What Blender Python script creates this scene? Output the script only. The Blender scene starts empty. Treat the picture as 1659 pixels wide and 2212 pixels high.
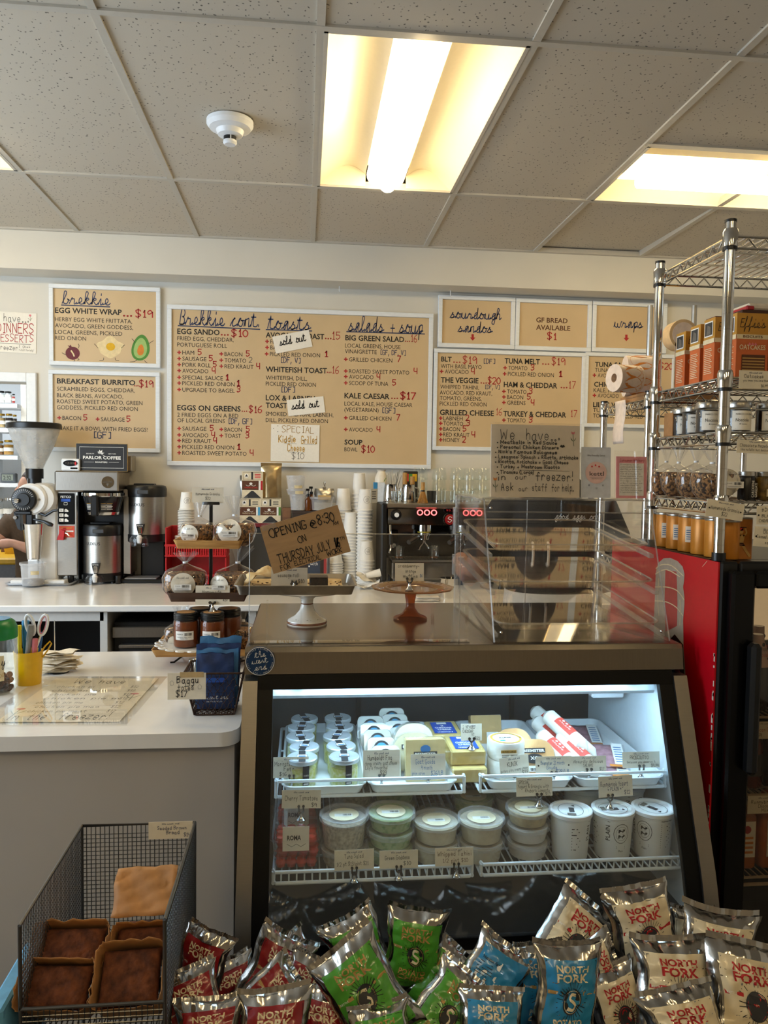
import bpy, bmesh, math, random
from mathutils import Vector, Matrix
random.seed(7)
PI = math.pi
C = bpy.context.scene.collection
SC = bpy.context.scene
# ------------------------------------------------------------------ camera
F = 1684.2
CAM = Vector((0, 0, 1.60))
_p, _y, _r = -0.05107766, 0.10239444, 0.01430575
FW = Vector((math.sin(_y)*math.cos(_p), math.cos(_y)*math.cos(_p), math.sin(_p)))
_r0 = Vector((math.cos(_y), -math.sin(_y), 0)); _u0 = _r0.cross(FW)
RT = _r0*math.cos(_r) + _u0*math.sin(_r); UP = -_r0*math.sin(_r) + _u0*math.cos(_r)
cd = bpy.data.cameras.new('camera'); cam = bpy.data.objects.new('camera', cd); C.objects.link(cam)
cd.sensor_fit = 'HORIZONTAL'; cd.sensor_width = 36; cd.lens = F*36/1659; cd.clip_start = .05
cam.matrix_world = Matrix(((RT.x, UP.x, -FW.x, CAM.x), (RT.y, UP.y, -FW.y, CAM.y), (RT.z, UP.z, -FW.z, CAM.z), (0, 0, 0, 1)))
SC.camera = cam
# ------------------------------------------------------------------ world, daylight, exposure
w = bpy.data.worlds.new('daylight_sky'); SC.world = w; w.use_nodes = True
w.node_tree.nodes['Background'].inputs[0].default_value = (.55, .70, .95, 1)
w.node_tree.nodes['Background'].inputs[1].default_value = 1.0
def area(name, loc, aim, sx, sy, power, col):
    l = bpy.data.lights.new(name, 'AREA'); l.shape = 'RECTANGLE'; l.size = sx; l.size_y = sy; l.energy = power; l.color = col
    o = bpy.data.objects.new(name, l); C.objects.link(o); o.location = loc
    o.rotation_euler = (Vector(aim)-Vector(loc)).to_track_quat('-Z', 'Y').to_euler(); return o
WIN_POWER, LAMP, LED = 85, 26.0, 30.0
area('side_window_daylight', (-2.93, 1.9, 1.75), (0, 2.6, 1.2), 2.3, 1.6, WIN_POWER, (.72, .86, 1.0))
area('kitchen_lamp', (-2.6, 5.6, 2.6), (-2.6, 5.6, 0), 1.2, .6, 38, (.85, .93, 1.0))
vs = SC.view_settings
vs.view_transform = 'Standard'; vs.look = 'None'; vs.gamma = 1; vs.use_curve_mapping = False
vs.exposure = 0.0
SC.cycles.transparent_max_bounces = 40
SC.cycles.max_bounces = 10
# ------------------------------------------------------------------ pixel helpers (1659x2212 frame -> a point on a real plane)
def ray(x, y): return FW + RT*((x-829.5)/F) + UP*((1106-y)/F)
def onY(x, y, Y): d = ray(x, y); return CAM + d*(Y/d.y)
def onZ(x, y, z): d = ray(x, y); return CAM + d*((z-CAM.z)/d.z)
def onX(x, y, X): d = ray(x, y); return CAM + d*(X/d.x)
def mpp(P): return (Vector(P)-CAM).dot(FW)/F
# ------------------------------------------------------------------ materials
MATS = {}
def lin(c):
    if isinstance(c, str):
        c = [int(c[i:i+2], 16)/255 for i in (0, 2, 4)]
        c = [v/12.92 if v <= .04045 else ((v+.055)/1.055)**2.4 for v in c]
    return (c[0], c[1], c[2], 1)
def mat(name, col, rough=.5, metal=0, var=.06, scale=60, bump=0, bscale=None, emit=0, ecol=None, coat=0, stretch=None, col2=None, spec=.5, trans=0, sss=0, ramp=(.35, .65)):
    if name in MATS: return MATS[name]
    m = bpy.data.materials.new(name); m.use_nodes = True; nt = m.node_tree; b = nt.nodes['Principled BSDF']
    tc = nt.nodes.new('ShaderNodeTexCoord'); mp = nt.nodes.new('ShaderNodeMapping'); nt.links.new(tc.outputs['Object'], mp.inputs[0])
    if stretch: mp.inputs['Scale'].default_value = stretch
    n = nt.nodes.new('ShaderNodeTexNoise'); n.inputs['Scale'].default_value = scale; n.inputs['Detail'].default_value = 4; nt.links.new(mp.outputs[0], n.inputs['Vector'])
    c = lin(col); r = nt.nodes.new('ShaderNodeValToRGB')
    c2 = lin(col2) if col2 else tuple(min(1, v*(1-2*var)) for v in c[:3])+(1,)
    r.color_ramp.elements[0].color = c2; r.color_ramp.elements[1].color = c
    r.color_ramp.elements[0].position, r.color_ramp.elements[1].position = ramp
    nt.links.new(n.outputs[0], r.inputs[0]); nt.links.new(r.outputs[0], b.inputs['Base Color'])
    b.inputs['Roughness'].default_value = rough; b.inputs['Metallic'].default_value = metal; b.inputs['Specular IOR Level'].default_value = spec
    b.inputs['Coat Weight'].default_value = coat; b.inputs['Coat Roughness'].default_value = .08; b.inputs['Transmission Weight'].default_value = trans
    if sss: b.inputs['Subsurface Weight'].default_value = sss; b.inputs['Subsurface Scale'].default_value = .01
    if emit:
        b.inputs['Emission Color'].default_value = lin(ecol or col); b.inputs['Emission Strength'].default_value = emit
    if bump:
        bn = nt.nodes.new('ShaderNodeBump'); bn.inputs['Strength'].default_value = bump; bn.inputs['Distance'].default_value = .004
        n2 = nt.nodes.new('ShaderNodeTexNoise'); n2.inputs['Scale'].default_value = bscale or scale; n2.inputs['Detail'].default_value = 3
        nt.links.new(mp.outputs[0], n2.inputs['Vector']); nt.links.new(n2.outputs[0], bn.inputs['Height']); nt.links.new(bn.outputs[0], b.inputs['Normal'])
    MATS[name] = m; return m
def clear(name, tint=(1, 1, 1), rough=.02, ior=1.45, haze=0, hcol=(.9, .9, .9)):
    """thin clear plastic or glass: mirror-like film over see-through, weighted by Fresnel"""
    if name in MATS: return MATS[name]
    m = bpy.data.materials.new(name); m.use_nodes = True; nt = m.node_tree; nt.nodes.clear()
    o = nt.nodes.new('ShaderNodeOutputMaterial'); t = nt.nodes.new('ShaderNodeBsdfTransparent'); g = nt.nodes.new('ShaderNodeBsdfGlossy'); mx = nt.nodes.new('ShaderNodeMixShader')
    fr = nt.nodes.new('ShaderNodeFresnel'); ge = nt.nodes.new('ShaderNodeNewGeometry'); mr = nt.nodes.new('ShaderNodeMapRange')
    mr.inputs[3].default_value = ior; mr.inputs[4].default_value = 1/ior; nt.links.new(ge.outputs['Backfacing'], mr.inputs[0]); nt.links.new(mr.outputs[0], fr.inputs[0])
    t.inputs[0].default_value = (*tint, 1); g.inputs['Roughness'].default_value = rough; g.inputs[0].default_value = (1, 1, 1, 1)
    nt.links.new(fr.outputs[0], mx.inputs[0]); nt.links.new(t.outputs[0], mx.inputs[1]); nt.links.new(g.outputs[0], mx.inputs[2])
    last = mx
    if haze:
        d = nt.nodes.new('ShaderNodeBsdfDiffuse'); d.inputs[0].default_value = (*hcol, 1)
        n = nt.nodes.new('ShaderNodeTexNoise'); n.inputs['Scale'].default_value = 4; mu = nt.nodes.new('ShaderNodeMath'); mu.operation = 'MULTIPLY_ADD'; mu.inputs[1].default_value = .8*haze; mu.inputs[2].default_value = .6*haze
        nt.links.new(n.outputs[0], mu.inputs[0])
        m2 = nt.nodes.new('ShaderNodeMixShader'); nt.links.new(mu.outputs[0], m2.inputs[0]); nt.links.new(mx.outputs[0], m2.inputs[1]); nt.links.new(d.outputs[0], m2.inputs[2]); last = m2
    nt.links.new(last.outputs[0], o.inputs[0]); MATS[name] = m; return m
WALL = mat('wall_paint', 'd6d2c8', .6, var=.015, scale=4, bump=.05, bscale=300)
CEILT = mat('ceiling_tile_fibre', 'cfc9bf', .9, var=.03, scale=30)
WHITE = mat('white_lacquer', 'eceef0', .35, var=.02)
PAPER = mat('white_paper', 'efe9dc', .7, var=.02, scale=90)
CARD = mat('cream_card', 'e6dcc6', .7, var=.03)
BLACK = mat('black_plastic', '0c0c0d', .35, var=.1)
BLACKG = mat('black_gloss', '050506', .22, var=.1, spec=.3)
STEEL = mat('brushed_steel', 'b9b3aa', .30, 1, var=.08, scale=40, stretch=(1, 1, 30))
STEELH = mat('steel_brushed_sideways', 'b3aca2', .33, 1, var=.08, scale=30, stretch=(30, 1, 1))
CHROME = mat('chrome', 'd8d6d2', .09, 1, var=.04)
ACRY = clear('clear_acrylic', (.985, .985, .98), .02, 1.45)
EDGE = clear('acrylic_edge', (.8, .79, .76), .15, 1.45, haze=.12, hcol=(.95, .93, .9))
GLASS = clear('clear_glass', (.97, .985, .98), .01, 1.5)
FILM = clear('clear_film', (.97, .97, .97), .12, 1.5, haze=.06)
INKB = mat('black_ink', '14110f', .6, var=.1)
INKR = mat('red_ink', 'b3161c', .6, var=.1)
INKN = mat('navy_ink', '17305e', .6, var=.1)
INKG = mat('grey_ink', '6d665c', .7, var=.1)
TUBW = clear('frosted_tub', (.9, .9, .9), .25, 1.45, haze=.22)
# ------------------------------------------------------------------ geometry: every shape is (verts, faces)
def G(*gs):
    V, Fc = [], []
    for v, f in gs:
        k = len(V); V += v; Fc += [tuple(i+k for i in q) for q in f]
    return V, Fc
def box(x0, x1, y0, y1, z0, z1, b=0):
    if b <= 0:
        v = [(x, y, z) for x in (x0, x1) for y in (y0, y1) for z in (z0, z1)]
        return v, [(0, 1, 3, 2), (4, 6, 7, 5), (0, 4, 5, 1), (2, 3, 7, 6), (0, 2, 6, 4), (1, 5, 7, 3)]
    b = min(b, (x1-x0)*.49, (y1-y0)*.49, (z1-z0)*.49)
    xs, ys, zs = (x0, x0+b, x1-b, x1), (y0, y0+b, y1-b, y1), (z0, z0+b, z1-b, z1)
    v = []; idx = {}
    for sx in (0, 1):
        for sy in (0, 1):
            for sz in (0, 1):
                for a in range(3):
                    i = [(0, 1), (3, 2)][sx][a != 0]; j = [(0, 1), (3, 2)][sy][a != 1]; k = [(0, 1), (3, 2)][sz][a != 2]
                    idx[sx, sy, sz, a] = len(v); v.append((xs[i], ys[j], zs[k]))
    f = []
    q = lambda s, a: idx[s[0], s[1], s[2], a]
    for a in range(3):
        o = [i for i in range(3) if i != a]
        for s in (0, 1):
            c = []
            for p in ((0, 0), (1, 0), (1, 1), (0, 1)):
                t = [0]*3; t[a] = s; t[o[0]], t[o[1]] = p; c.append(q(t, a))
            f.append(tuple(c))
    for a in range(3):
        o = [i for i in range(3) if i != a]
        for p in ((0, 0), (0, 1), (1, 0), (1, 1)):
            t0 = [0]*3; t1 = [0]*3; t1[a] = 1
            t0[o[0]], t0[o[1]] = p; t1[o[0]], t1[o[1]] = p
            f.append((q(t0, o[0]), q(t0, o[1]), q(t1, o[1]), q(t1, o[0])))
    for sx in (0, 1):
        for sy in (0, 1):
            for sz in (0, 1): f.append(tuple(idx[sx, sy, sz, a] for a in range(3)))
    return v, f
def lathe(prof, n=28, cx=0, cy=0, sx=1, sy=1, cap=True):
    v, f = [], []
    for r, z in prof:
        for i in range(n):
            a = 2*PI*i/n; v.append((cx+r*sx*math.cos(a), cy+r*sy*math.sin(a), z))
    for k in range(len(prof)-1):
        for i in range(n):
            j = (i+1) % n; f.append((k*n+i, k*n+j, (k+1)*n+j, (k+1)*n+i))
    if cap:
        f.append(tuple(range(n))[::-1]); f.append(tuple((len(prof)-1)*n+i for i in range(n)))
    return v, f
def cyl(r, z0, z1, n=24, cx=0, cy=0, b=0):
    return lathe([(r-b, z0), (r, z0+b), (r, z1-b), (r-b, z1)] if b else [(r, z0), (r, z1)], n, cx, cy)
def tube(pts, r, n=8, closed=False, cap=True):
    pts = [Vector(p) for p in pts]; m = len(pts); v, f = [], []; nrm = None
    for i, p in enumerate(pts):
        a = pts[(i-1) % m] if (closed or i > 0) else p; b = pts[(i+1) % m] if (closed or i < m-1) else p
        t = (b-a).normalized() if (b-a).length > 1e-9 else Vector((0, 0, 1))
        if nrm is None: nrm = t.orthogonal().normalized()
        else:
            nrm = nrm - t*nrm.dot(t); nrm = nrm.normalized() if nrm.length > 1e-6 else t.orthogonal().normalized()
        bn = t.cross(nrm); rr = r[i] if isinstance(r, (list, tuple)) else r
        for k in range(n):
            an = 2*PI*(k+.5)/n; q = p + (nrm*math.cos(an) + bn*math.sin(an))*rr; v.append(tuple(q))
    for i in range(m if closed else m-1):
        for k in range(n):
            l = (k+1) % n; i2 = (i+1) % m; f.append((i*n+k, i*n+l, i2*n+l, i2*n+k))
    if cap and not closed: f.append(tuple(range(n))[::-1]); f.append(tuple((m-1)*n+k for k in range(n)))
    return v, f
def prism(poly, d0, d1, axis='y'):
    """extrude a 2-D outline: axis y -> outline in xz, axis x -> outline in yz, axis z -> outline in xy"""
    P = {'y': lambda a, b, d: (a, d, b), 'x': lambda a, b, d: (d, a, b), 'z': lambda a, b, d: (a, b, d)}[axis]
    n = len(poly); v = [P(a, b, d0) for a, b in poly] + [P(a, b, d1) for a, b in poly]
    f = [tuple(range(n)), tuple(range(2*n-1, n-1, -1))] + [(i, i+n, (i+1) % n+n, (i+1) % n) for i in range(n)]
    return v, f
def rrect(x0, x1, y0, y1, r, n=4):
    out = []
    for cx, cy, a0 in ((x1-r, y1-r, 0), (x0+r, y1-r, 90), (x0+r, y0+r, 180), (x1-r, y0+r, 270)):
        for i in range(n+1):
            a = math.radians(a0+90*i/n); out.append((cx+r*math.cos(a), cy+r*math.sin(a)))
    return out
def loft(rings, cap=True):
    n = len(rings[0]); v = [tuple(p) for r in rings for p in r]; f = []
    for k in range(len(rings)-1):
        for i in range(n): j = (i+1) % n; f.append((k*n+i, k*n+j, (k+1)*n+j, (k+1)*n+i))
    if cap: f.append(tuple(range(n))[::-1]); f.append(tuple((len(rings)-1)*n+i for i in range(n)))
    return v, f
def pan(hx, hy, depth, t, flare, r, rim=0):
    """open tray: rounded rectangle, sloping walls, thin shell, rolled rim; bottom at z=0"""
    R = lambda d, z: [(a, b, z) for a, b in rrect(-hx-d, hx+d, -hy-d, hy+d, max(.001, r+d))]
    rg = [R(-flare, 0), R(0, depth), R(rim, depth), R(rim, depth-t), R(rim*.9, depth-t)] if rim else [R(-flare, 0), R(0, depth)]
    v, f = loft([R(-flare-t, t), R(-t, depth)] , cap=False)
    n = len(R(0, 0)); f.append(tuple(range(n)))
    v2, f2 = loft([R(-flare, 0), R(0, depth)] if not rim else [R(-flare, 0), R(0, depth-t*1.2), R(rim, depth-t*1.2), R(rim, depth)], cap=False)
    f2.append(tuple(range(n))[::-1])
    k = len(v); top_in = [n+i for i in range(n)]; m2 = len(v2)-n
    V = v+v2; Fc = f+[tuple(i+k for i in q) for q in f2]+[(top_in[i], top_in[(i+1) % n], k+m2+(i+1) % n, k+m2+i) for i in range(n)]
    return V, Fc
def tf(g, M): return [tuple(M @ Vector(p)) for p in g[0]], g[1]
def mv(g, x=0, y=0, z=0, s=1, rx=0, ry=0, rz=0):
    M = Matrix.Translation((x, y, z)) @ Matrix.Rotation(rz, 4, 'Z') @ Matrix.Rotation(ry, 4, 'Y') @ Matrix.Rotation(rx, 4, 'X') @ Matrix.Scale(s, 4)
    return tf(g, M)
def xax(g, x=0, y=0, z=0): return mv(g, x, y, z, ry=PI/2)
def yax(g, x=0, y=0, z=0): return mv(g, x, y, z, rx=PI/2)     # local z -> -y (towards the viewer)
def frame_of(o, R, U):
    R = Vector(R).normalized(); U = Vector(U); U = (U-R*U.dot(R)).normalized(); N = R.cross(U)
    return Matrix(((R.x, U.x, N.x, o[0]), (R.y, U.y, N.y, o[1]), (R.z, U.z, N.z, o[2]), (0, 0, 0, 1)))
# ------------------------------------------------------------------ objects
def link(name, g, m, parent=None, smooth=35):
    me = bpy.data.meshes.new(name); me.from_pydata(g[0], [], g[1]); me.validate(); me.update()
    ms = m if isinstance(m, (list, tuple)) else [m]
    for q in ms: me.materials.append(q)
    bm = bmesh.new(); bm.from_mesh(me); bmesh.ops.recalc_face_normals(bm, faces=bm.faces); bm.to_mesh(me); bm.free()
    if smooth:
        for p in me.polygons: p.use_smooth = True
        me.set_sharp_from_angle(angle=math.radians(smooth))
    o = bpy.data.objects.new(name, me); C.objects.link(o)
    if parent: o.parent = parent
    return o
def sheet(name, g, m, parent=None, smooth=0):
    me = bpy.data.meshes.new(name); me.from_pydata(g[0], [], g[1]); me.update()
    for q in (m if isinstance(m, (list, tuple)) else [m]): me.materials.append(q)
    if smooth:
        for p in me.polygons: p.use_smooth = True
    o = bpy.data.objects.new(name, me); C.objects.link(o)
    if parent: o.parent = parent
    return o
def tag(o, label, cat, group=None, kind=None):
    o['label'] = label; o['category'] = cat
    if group: o['group'] = group
    if kind: o['kind'] = kind
    return o
def thing(name, label, cat, loc=(0, 0, 0), rz=0, group=None, rot=None):
    o = bpy.data.objects.new(name, None); C.objects.link(o); o.empty_display_size = .02; o.location = loc; o.rotation_euler = rot or (0, 0, rz)
    return tag(o, label, cat, group)
def struct(name, g, m, parent=None, smooth=0, label=None):
    o = link(name, g, m, parent, smooth)
    if not parent: o['kind'] = 'structure'
    if label: o['label'] = label
    return o
def copy_tree(o, parent=None):
    c = o.copy(); C.objects.link(c); c.parent = parent
    for ch in list(o.children): copy_tree(ch, c)
    return c
def dup(o, loc, label, rz=0, group=None, rot=None, scale=None):
    c = copy_tree(o); c.location = loc; c.rotation_euler = rot or (0, 0, rz); c['label'] = label
    if scale: c.scale = scale if isinstance(scale, tuple) else (scale,)*3
    if group: c['group'] = group
    return c
# ------------------------------------------------------------------ lettering
_txt = {}
def glyphs(s, bold=0):
    """built-in typeface laid out as flat triangles: (verts2d, faces, width, capheight)"""
    k = (s, bold)
    if k not in _txt:
        cu = bpy.data.curves.new('t', 'FONT'); cu.body = s; cu.size = 1; cu.offset = bold; cu.resolution_u = 2; cu.fill_mode = 'FRONT'
        o = bpy.data.objects.new('t', cu); C.objects.link(o); dg = bpy.context.evaluated_depsgraph_get(); dg.update()
        me = o.evaluated_get(dg).to_mesh(); v = [(p.co.x, p.co.y) for p in me.vertices]; f = [tuple(p.vertices) for p in me.polygons]
        o.evaluated_get(dg).to_mesh_clear(); bpy.data.objects.remove(o); bpy.data.curves.remove(cu)
        x0 = min([p[0] for p in v] or [0]); x1 = max([p[0] for p in v] or [1])
        _txt[k] = ([(a-x0, b) for a, b in v], f, x1-x0)
    return _txt[k]
CAPH = .682
HAND = dict(zip('abcdefghijklmnopqrstuvwxyz', (
 "48 28 17 15 24 34 46 48 45 54|0", "1b 14|16 28 38 47 45 34 24 15", "47 38 28 17 15 24 34 45", "48 28 17 15 24 34 46|4b 44", "16 46 47 38 28 17 15 24 34 45",
 "4a 3b 2a 24|08 48", "48 28 17 15 24 34 46|48 42 31 11", "1b 14|16 28 38 47 44", "18 14|1a 1b", "38 32 21 11|3a 3b", "1b 14|48 16|26 44", "1b 15 24", "08 04|06 18 28 37 34|36 48 58 67 64",
 "18 14|16 28 38 47 44", "28 17 15 24 34 45 47 38 28", "18 11|16 28 38 47 45 34 24 15", "48 28 17 15 24 34 46|48 41", "18 14|16 28 38 47", "47 38 28 17 26 36 45 34 24 15",
 "2b 25 34 44|08 48", "18 15 24 34 46|48 44", "08 24 48", "08 14 37 54 68", "18 44|48 14", "08 25|48 11", "08 48|48 04|04 44")))
HAND.update(dict(zip('ABCDEFGHIJKLMNOPQRSTUVWXYZ', (
 "04 2b 44|17 37", "0b 04|0b 3b 4a 39 08|08 38 46 35 04", "4a 3b 1b 0a 05 14 34 45", "0b 04|0b 2b 49 46 24 04", "0b 04|0b 4b|08 38|04 44", "0b 04|0b 4b|08 38", "4a 3b 1b 0a 05 14 34 45 47|47 27",
 "0b 04|4b 44|08 48", "1b 3b|2b 24|14 34", "3b 35 24 14 05", "0b 04|4b 07|17 44", "0b 04|04 44", "04 0b|0b 36|36 6b|6b 64", "04 0b|0b 44|44 4b", "2b 09 06 24 44 56 59 4b 2b", "0b 04|0b 3b 4a 38 07",
 "2b 09 06 24 34 56 59 4b 2b|35 53", "0b 04|0b 3b 4a 38 07|17 44", "4a 3b 1b 0a 18 37 46 35 14 05", "0b 5b|2b 24", "0b 06 14 34 46 4b", "0b 24 4b", "0b 14|14 39|39 54|54 6b", "0b 44|4b 04", "0b 27|4b 27|27 24", "0b 4b|4b 04|04 44"))))
HAND.update({'0': "2b 09 06 24 46 49 2b", '1': "19 2b|2b 24|14 34", '2': "0a 1b 3b 4a 48 04|04 44", '3': "0a 1b 3b 4a 38 18|38 46 35 14 05", '4': "0b 07 47|4b 44", '5': "4b 0b|0b 08|08 38 46 35 14 05", '6': "4b 19 06 14 34 46 37 07",
 '7': "0b 4b|4b 14", '8': "28 09 1b 3b 49 28 06 14 34 46 28", '9': "49 2b 09 17 49|49 44", '$': "4a 3b 1b 0a 18 37 46 35 14 05|2c 23", '+': "06 46|28 24", '.': "14 24 25 15 14", ',': "15 02", ':': "15 16|19 1a", '!': "1b 17|14 15", '-': "07 37",
 '[': "3b 1b|1b 14|14 34", ']': "1b 3b|3b 34|34 14", '(': "2c 08 23", ')': "0c 28 03", '&': "44 0a 2b 3a 07 15 24 47", '/': "04 3b", "'": "1b 1a", '@': "37 28 16 25 36 38 46 58 3a 17 15 33 53", '~': "07 18 26 37", '*': "15 28 35|07 37"})
CURS = {'a': "04 36 58 38 26 24 34 47 58 54 64 75", 'b': "04 28 3b 2c 1b 15 24 44 56 47 66", 'c': "04 27 48 38 26 24 44 65", 'd': "04 36 58 38 26 24 44 57 5c 54 64 75", 'e': "04 35 46 47 38 27 25 34 54 65",
 'g': "04 36 58 38 26 24 44 57 58 52 40 21 33 65", 'h': "04 28 3b 2c 1b 14 17 38 47 44 54 65", 'i': "04 28 24 34 45|2a 2b", 'k': "04 28 3b 2c 1b 14 16 38 47 26 44 54 65", 'l': "04 28 3b 2c 1b 15 24 45",
 'n': "04 18 14 17 38 48 44 54 65", 'o': "04 27 38 28 16 15 24 44 56 47 37 67", 'p': "04 28 20 26 38 58 56 44 24 45 65", 'r': "04 28 27 47 44 54 65", 's': "04 38 27 46 45 34 14 34 65", 't': "04 2b 25 34 54 65|09 49",
 'u': "04 18 15 24 44 58 54 64 75", 'w': "04 18 15 24 44 47 45 54 74 88 98", 'B': "14 2c 4c 5a 48 38 48 56 44 14 44 65", '+': "26 66|48 44", '.': "14 15", 'y': "04 18 15 24 44 58 52 40 21 33 65", 'f': "04 28 3c 2c 20 34 65", 'm': "04 18 14 17 28 34 37 48 54 64 75"}
def smooth2(p, k=3):
    if len(p) < 3: return p
    out = []
    for i in range(len(p)-1):
        a, b, c, d = p[max(i-1, 0)], p[i], p[i+1], p[min(i+2, len(p)-1)]
        for t in range(k):
            t /= k; out.append(tuple(.5*(2*b[j]+(c[j]-a[j])*t+(2*a[j]-5*b[j]+4*c[j]-d[j])*t*t+(3*b[j]-a[j]-3*c[j]+d[j])*t**3) for j in (0, 1)))
    return out+[p[-1]]
def ribbon(p, wd):
    v, f = [], []
    if len(p) == 1: p = [p[0], (p[0][0]+.01, p[0][1])]
    for i, q in enumerate(p):
        a, b = p[max(i-1, 0)], p[min(i+1, len(p)-1)]; dx, dy = b[0]-a[0], b[1]-a[1]; l = math.hypot(dx, dy) or 1
        if i == 0: q = (q[0]-dx/l*wd*.4, q[1]-dy/l*wd*.4)
        if i == len(p)-1: q = (q[0]+dx/l*wd*.4, q[1]+dy/l*wd*.4)
        nx, ny = -dy/l*wd/2, dx/l*wd/2; v += [(q[0]+nx, q[1]+ny), (q[0]-nx, q[1]-ny)]
    for i in range(len(p)-1): f.append((2*i, 2*i+1, 2*i+3, 2*i+2))
    return v, f
_hand = {}
def handtext(s, wt=.11, slant=0, curs=False, jit=.0):
    """pen-stroke lettering, cap height 1, baseline 0: (verts2d, faces, width)"""
    k = (s, wt, slant, curs, jit)
    if k in _hand: return _hand[k]
    rnd = random.Random(s); V, Fc = [], []; x = 0
    for ch in s:
        if ch == ' ': x += 4.2 if not curs else 5; continue
        g = (CURS if curs else HAND).get(ch) or HAND.get(ch) or HAND.get(ch.lower())
        if not g: x += 4; continue
        mx = 0; jx, jy, js = rnd.uniform(-jit, jit), rnd.uniform(-jit, jit)*2, 1+rnd.uniform(-jit, jit)*.25
        for st in g.split('|'):
            if len(st) < 2: continue
            p = [(int(q[0], 16), int(q[1], 16)-4) for q in st.split()]; mx = max([mx]+[q[0] for q in p])
            p = [((x+q[0]*js+jx), q[1]*js+jy) for q in p]
            r = ribbon([(a+slant*b, b) for a, b in smooth2(p)], wt*7)
            kk = len(V); V += r[0]; Fc += [tuple(i+kk for i in q) for q in r[1]]
        x += mx-(.0 if curs else -1.6)
    V = [(a/7, b/7) for a, b in V]; x0 = min([a for a, b in V] or [0]); x1 = max([a for a, b in V] or [1])
    _hand[k] = ([(a-x0, b) for a, b in V], Fc, x1-x0); return _hand[k]
class Ink:
    """collects lettering by colour on one plane and links each colour as one part"""
    def __init__(s, M): s.M = M; s.d = {}; s.e = 0
    def add(s, col, v2, f, x, y, sx, sy, rot=0, lift=.0006):
        V, Fc = s.d.setdefault(col, ([], [])); k = len(V); c, sn = math.cos(rot), math.sin(rot)
        for a, b in v2:
            a, b = a*sx, b*sy; V.append(tuple(s.M @ Vector((x+a*c-b*sn, y+a*sn+b*c, lift))))
        Fc += [tuple(i+k for i in q) for q in f]
    def text(s, t, x, y, h, w=None, col='k', bold=0, rot=0, lift=.0006):
        v, f, wd = glyphs(t, bold); sy = h/CAPH; sx = w/wd if w else sy; s.add(col, v, f, x, y, sx, sy, rot, lift)
    def hand(s, t, x, y, h, w=None, col='k', wt=.11, slant=0, curs=False, rot=0, jit=.25, lift=.0006):
        v, f, wd = handtext(t, wt, slant, curs, 0 if curs else jit); s.add(col, v, f, x, y, w/wd if w else h, h, rot, lift)
    def poly(s, p, col='k', lift=.0006): s.add(col, p, [tuple(range(len(p)))], 0, 0, 1, 1, 0, lift)
    def line(s, p, wd, col='k', sm=False, lift=.0006):
        v, f = ribbon(smooth2(p) if sm else p, wd); s.add(col, v, f, 0, 0, 1, 1, 0, lift)
    def rect(s, x0, x1, y0, y1, col='k', lift=.0005): s.poly([(x0, y0), (x1, y0), (x1, y1), (x0, y1)], col, lift)
    def disc(s, x, y, rx, ry=None, col='k', n=20, lift=.0005): s.poly([(x+rx*math.cos(2*PI*i/n), y+(ry or rx)*math.sin(2*PI*i/n)) for i in range(n)], col, lift)
    def bars(s, x, y, w, h, col='k', n=11, lift=.0006):
        rnd = random.Random(int(x*1e5)+n); 
        for i in range(n): a = x+w*i/n; s.rect(a, a+w/n*rnd.uniform(.3, .75), y, y+h, col, lift)
    def done(s, parent, names=None):
        for c, g in s.d.items():
            m, nm = INKS[c]; o = sheet(nm, g, m, parent)
            if len(g[1]) > 1: o['kind'] = 'stuff'
INKS = {'k': (INKB, 'black_lettering'), 'r': (INKR, 'red_lettering'), 'n': (INKN, 'navy_lettering'), 'g': (INKG, 'grey_lettering'), 'w': (mat('white_ink', 'f2efe8', .6), 'white_lettering'),
 'o': (mat('ochre_ink', 'c99a3c', .7), 'ochre_lettering'), 'br': (mat('brown_ink', '5a3116', .7), 'brown_lettering'), 'pk': (mat('pink_ink', 'e07a84', .7), 'pink_print'), 'gn': (mat('green_ink', '4f8a35', .7), 'green_print'),
 'lg': (mat('pale_green_ink', '9fc070', .7), 'pale_green_print'), 'pl': (mat('plum_ink', '6d2b33', .7), 'plum_print'), 'ye': (mat('yolk_ink', 'e0ae16', .7), 'yellow_print'), 'eg': (mat('egg_white_ink', 'e8d3a2', .7), 'egg_white_print'),
 'or': (mat('orange_ink', 'd9822b', .7), 'orange_print'), 'bl': (mat('blue_ink', '2452b0', .6), 'blue_print'), 'st': (mat('stem_ink', '55664a', .7), 'stem_print'), 'cr': (mat('cream_ink', 'e3d3ae', .6), 'cream_print'), 'rr': (mat('bright_red_ink', 'd0242a', .6), 'bright_red_print'),
 'tn': (mat('tan_ink', 'b08a4a', .6), 'tan_print'), 'bu': (mat('sky_ink', '3f9cc8', .6), 'sky_blue_print'), 'dg': (mat('charcoal_ink', '2a2a2c', .6), 'charcoal_print'), 'sb': (mat('cold_blue_ink', '2f6fa8', .6), 'cold_blue_print')}
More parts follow.
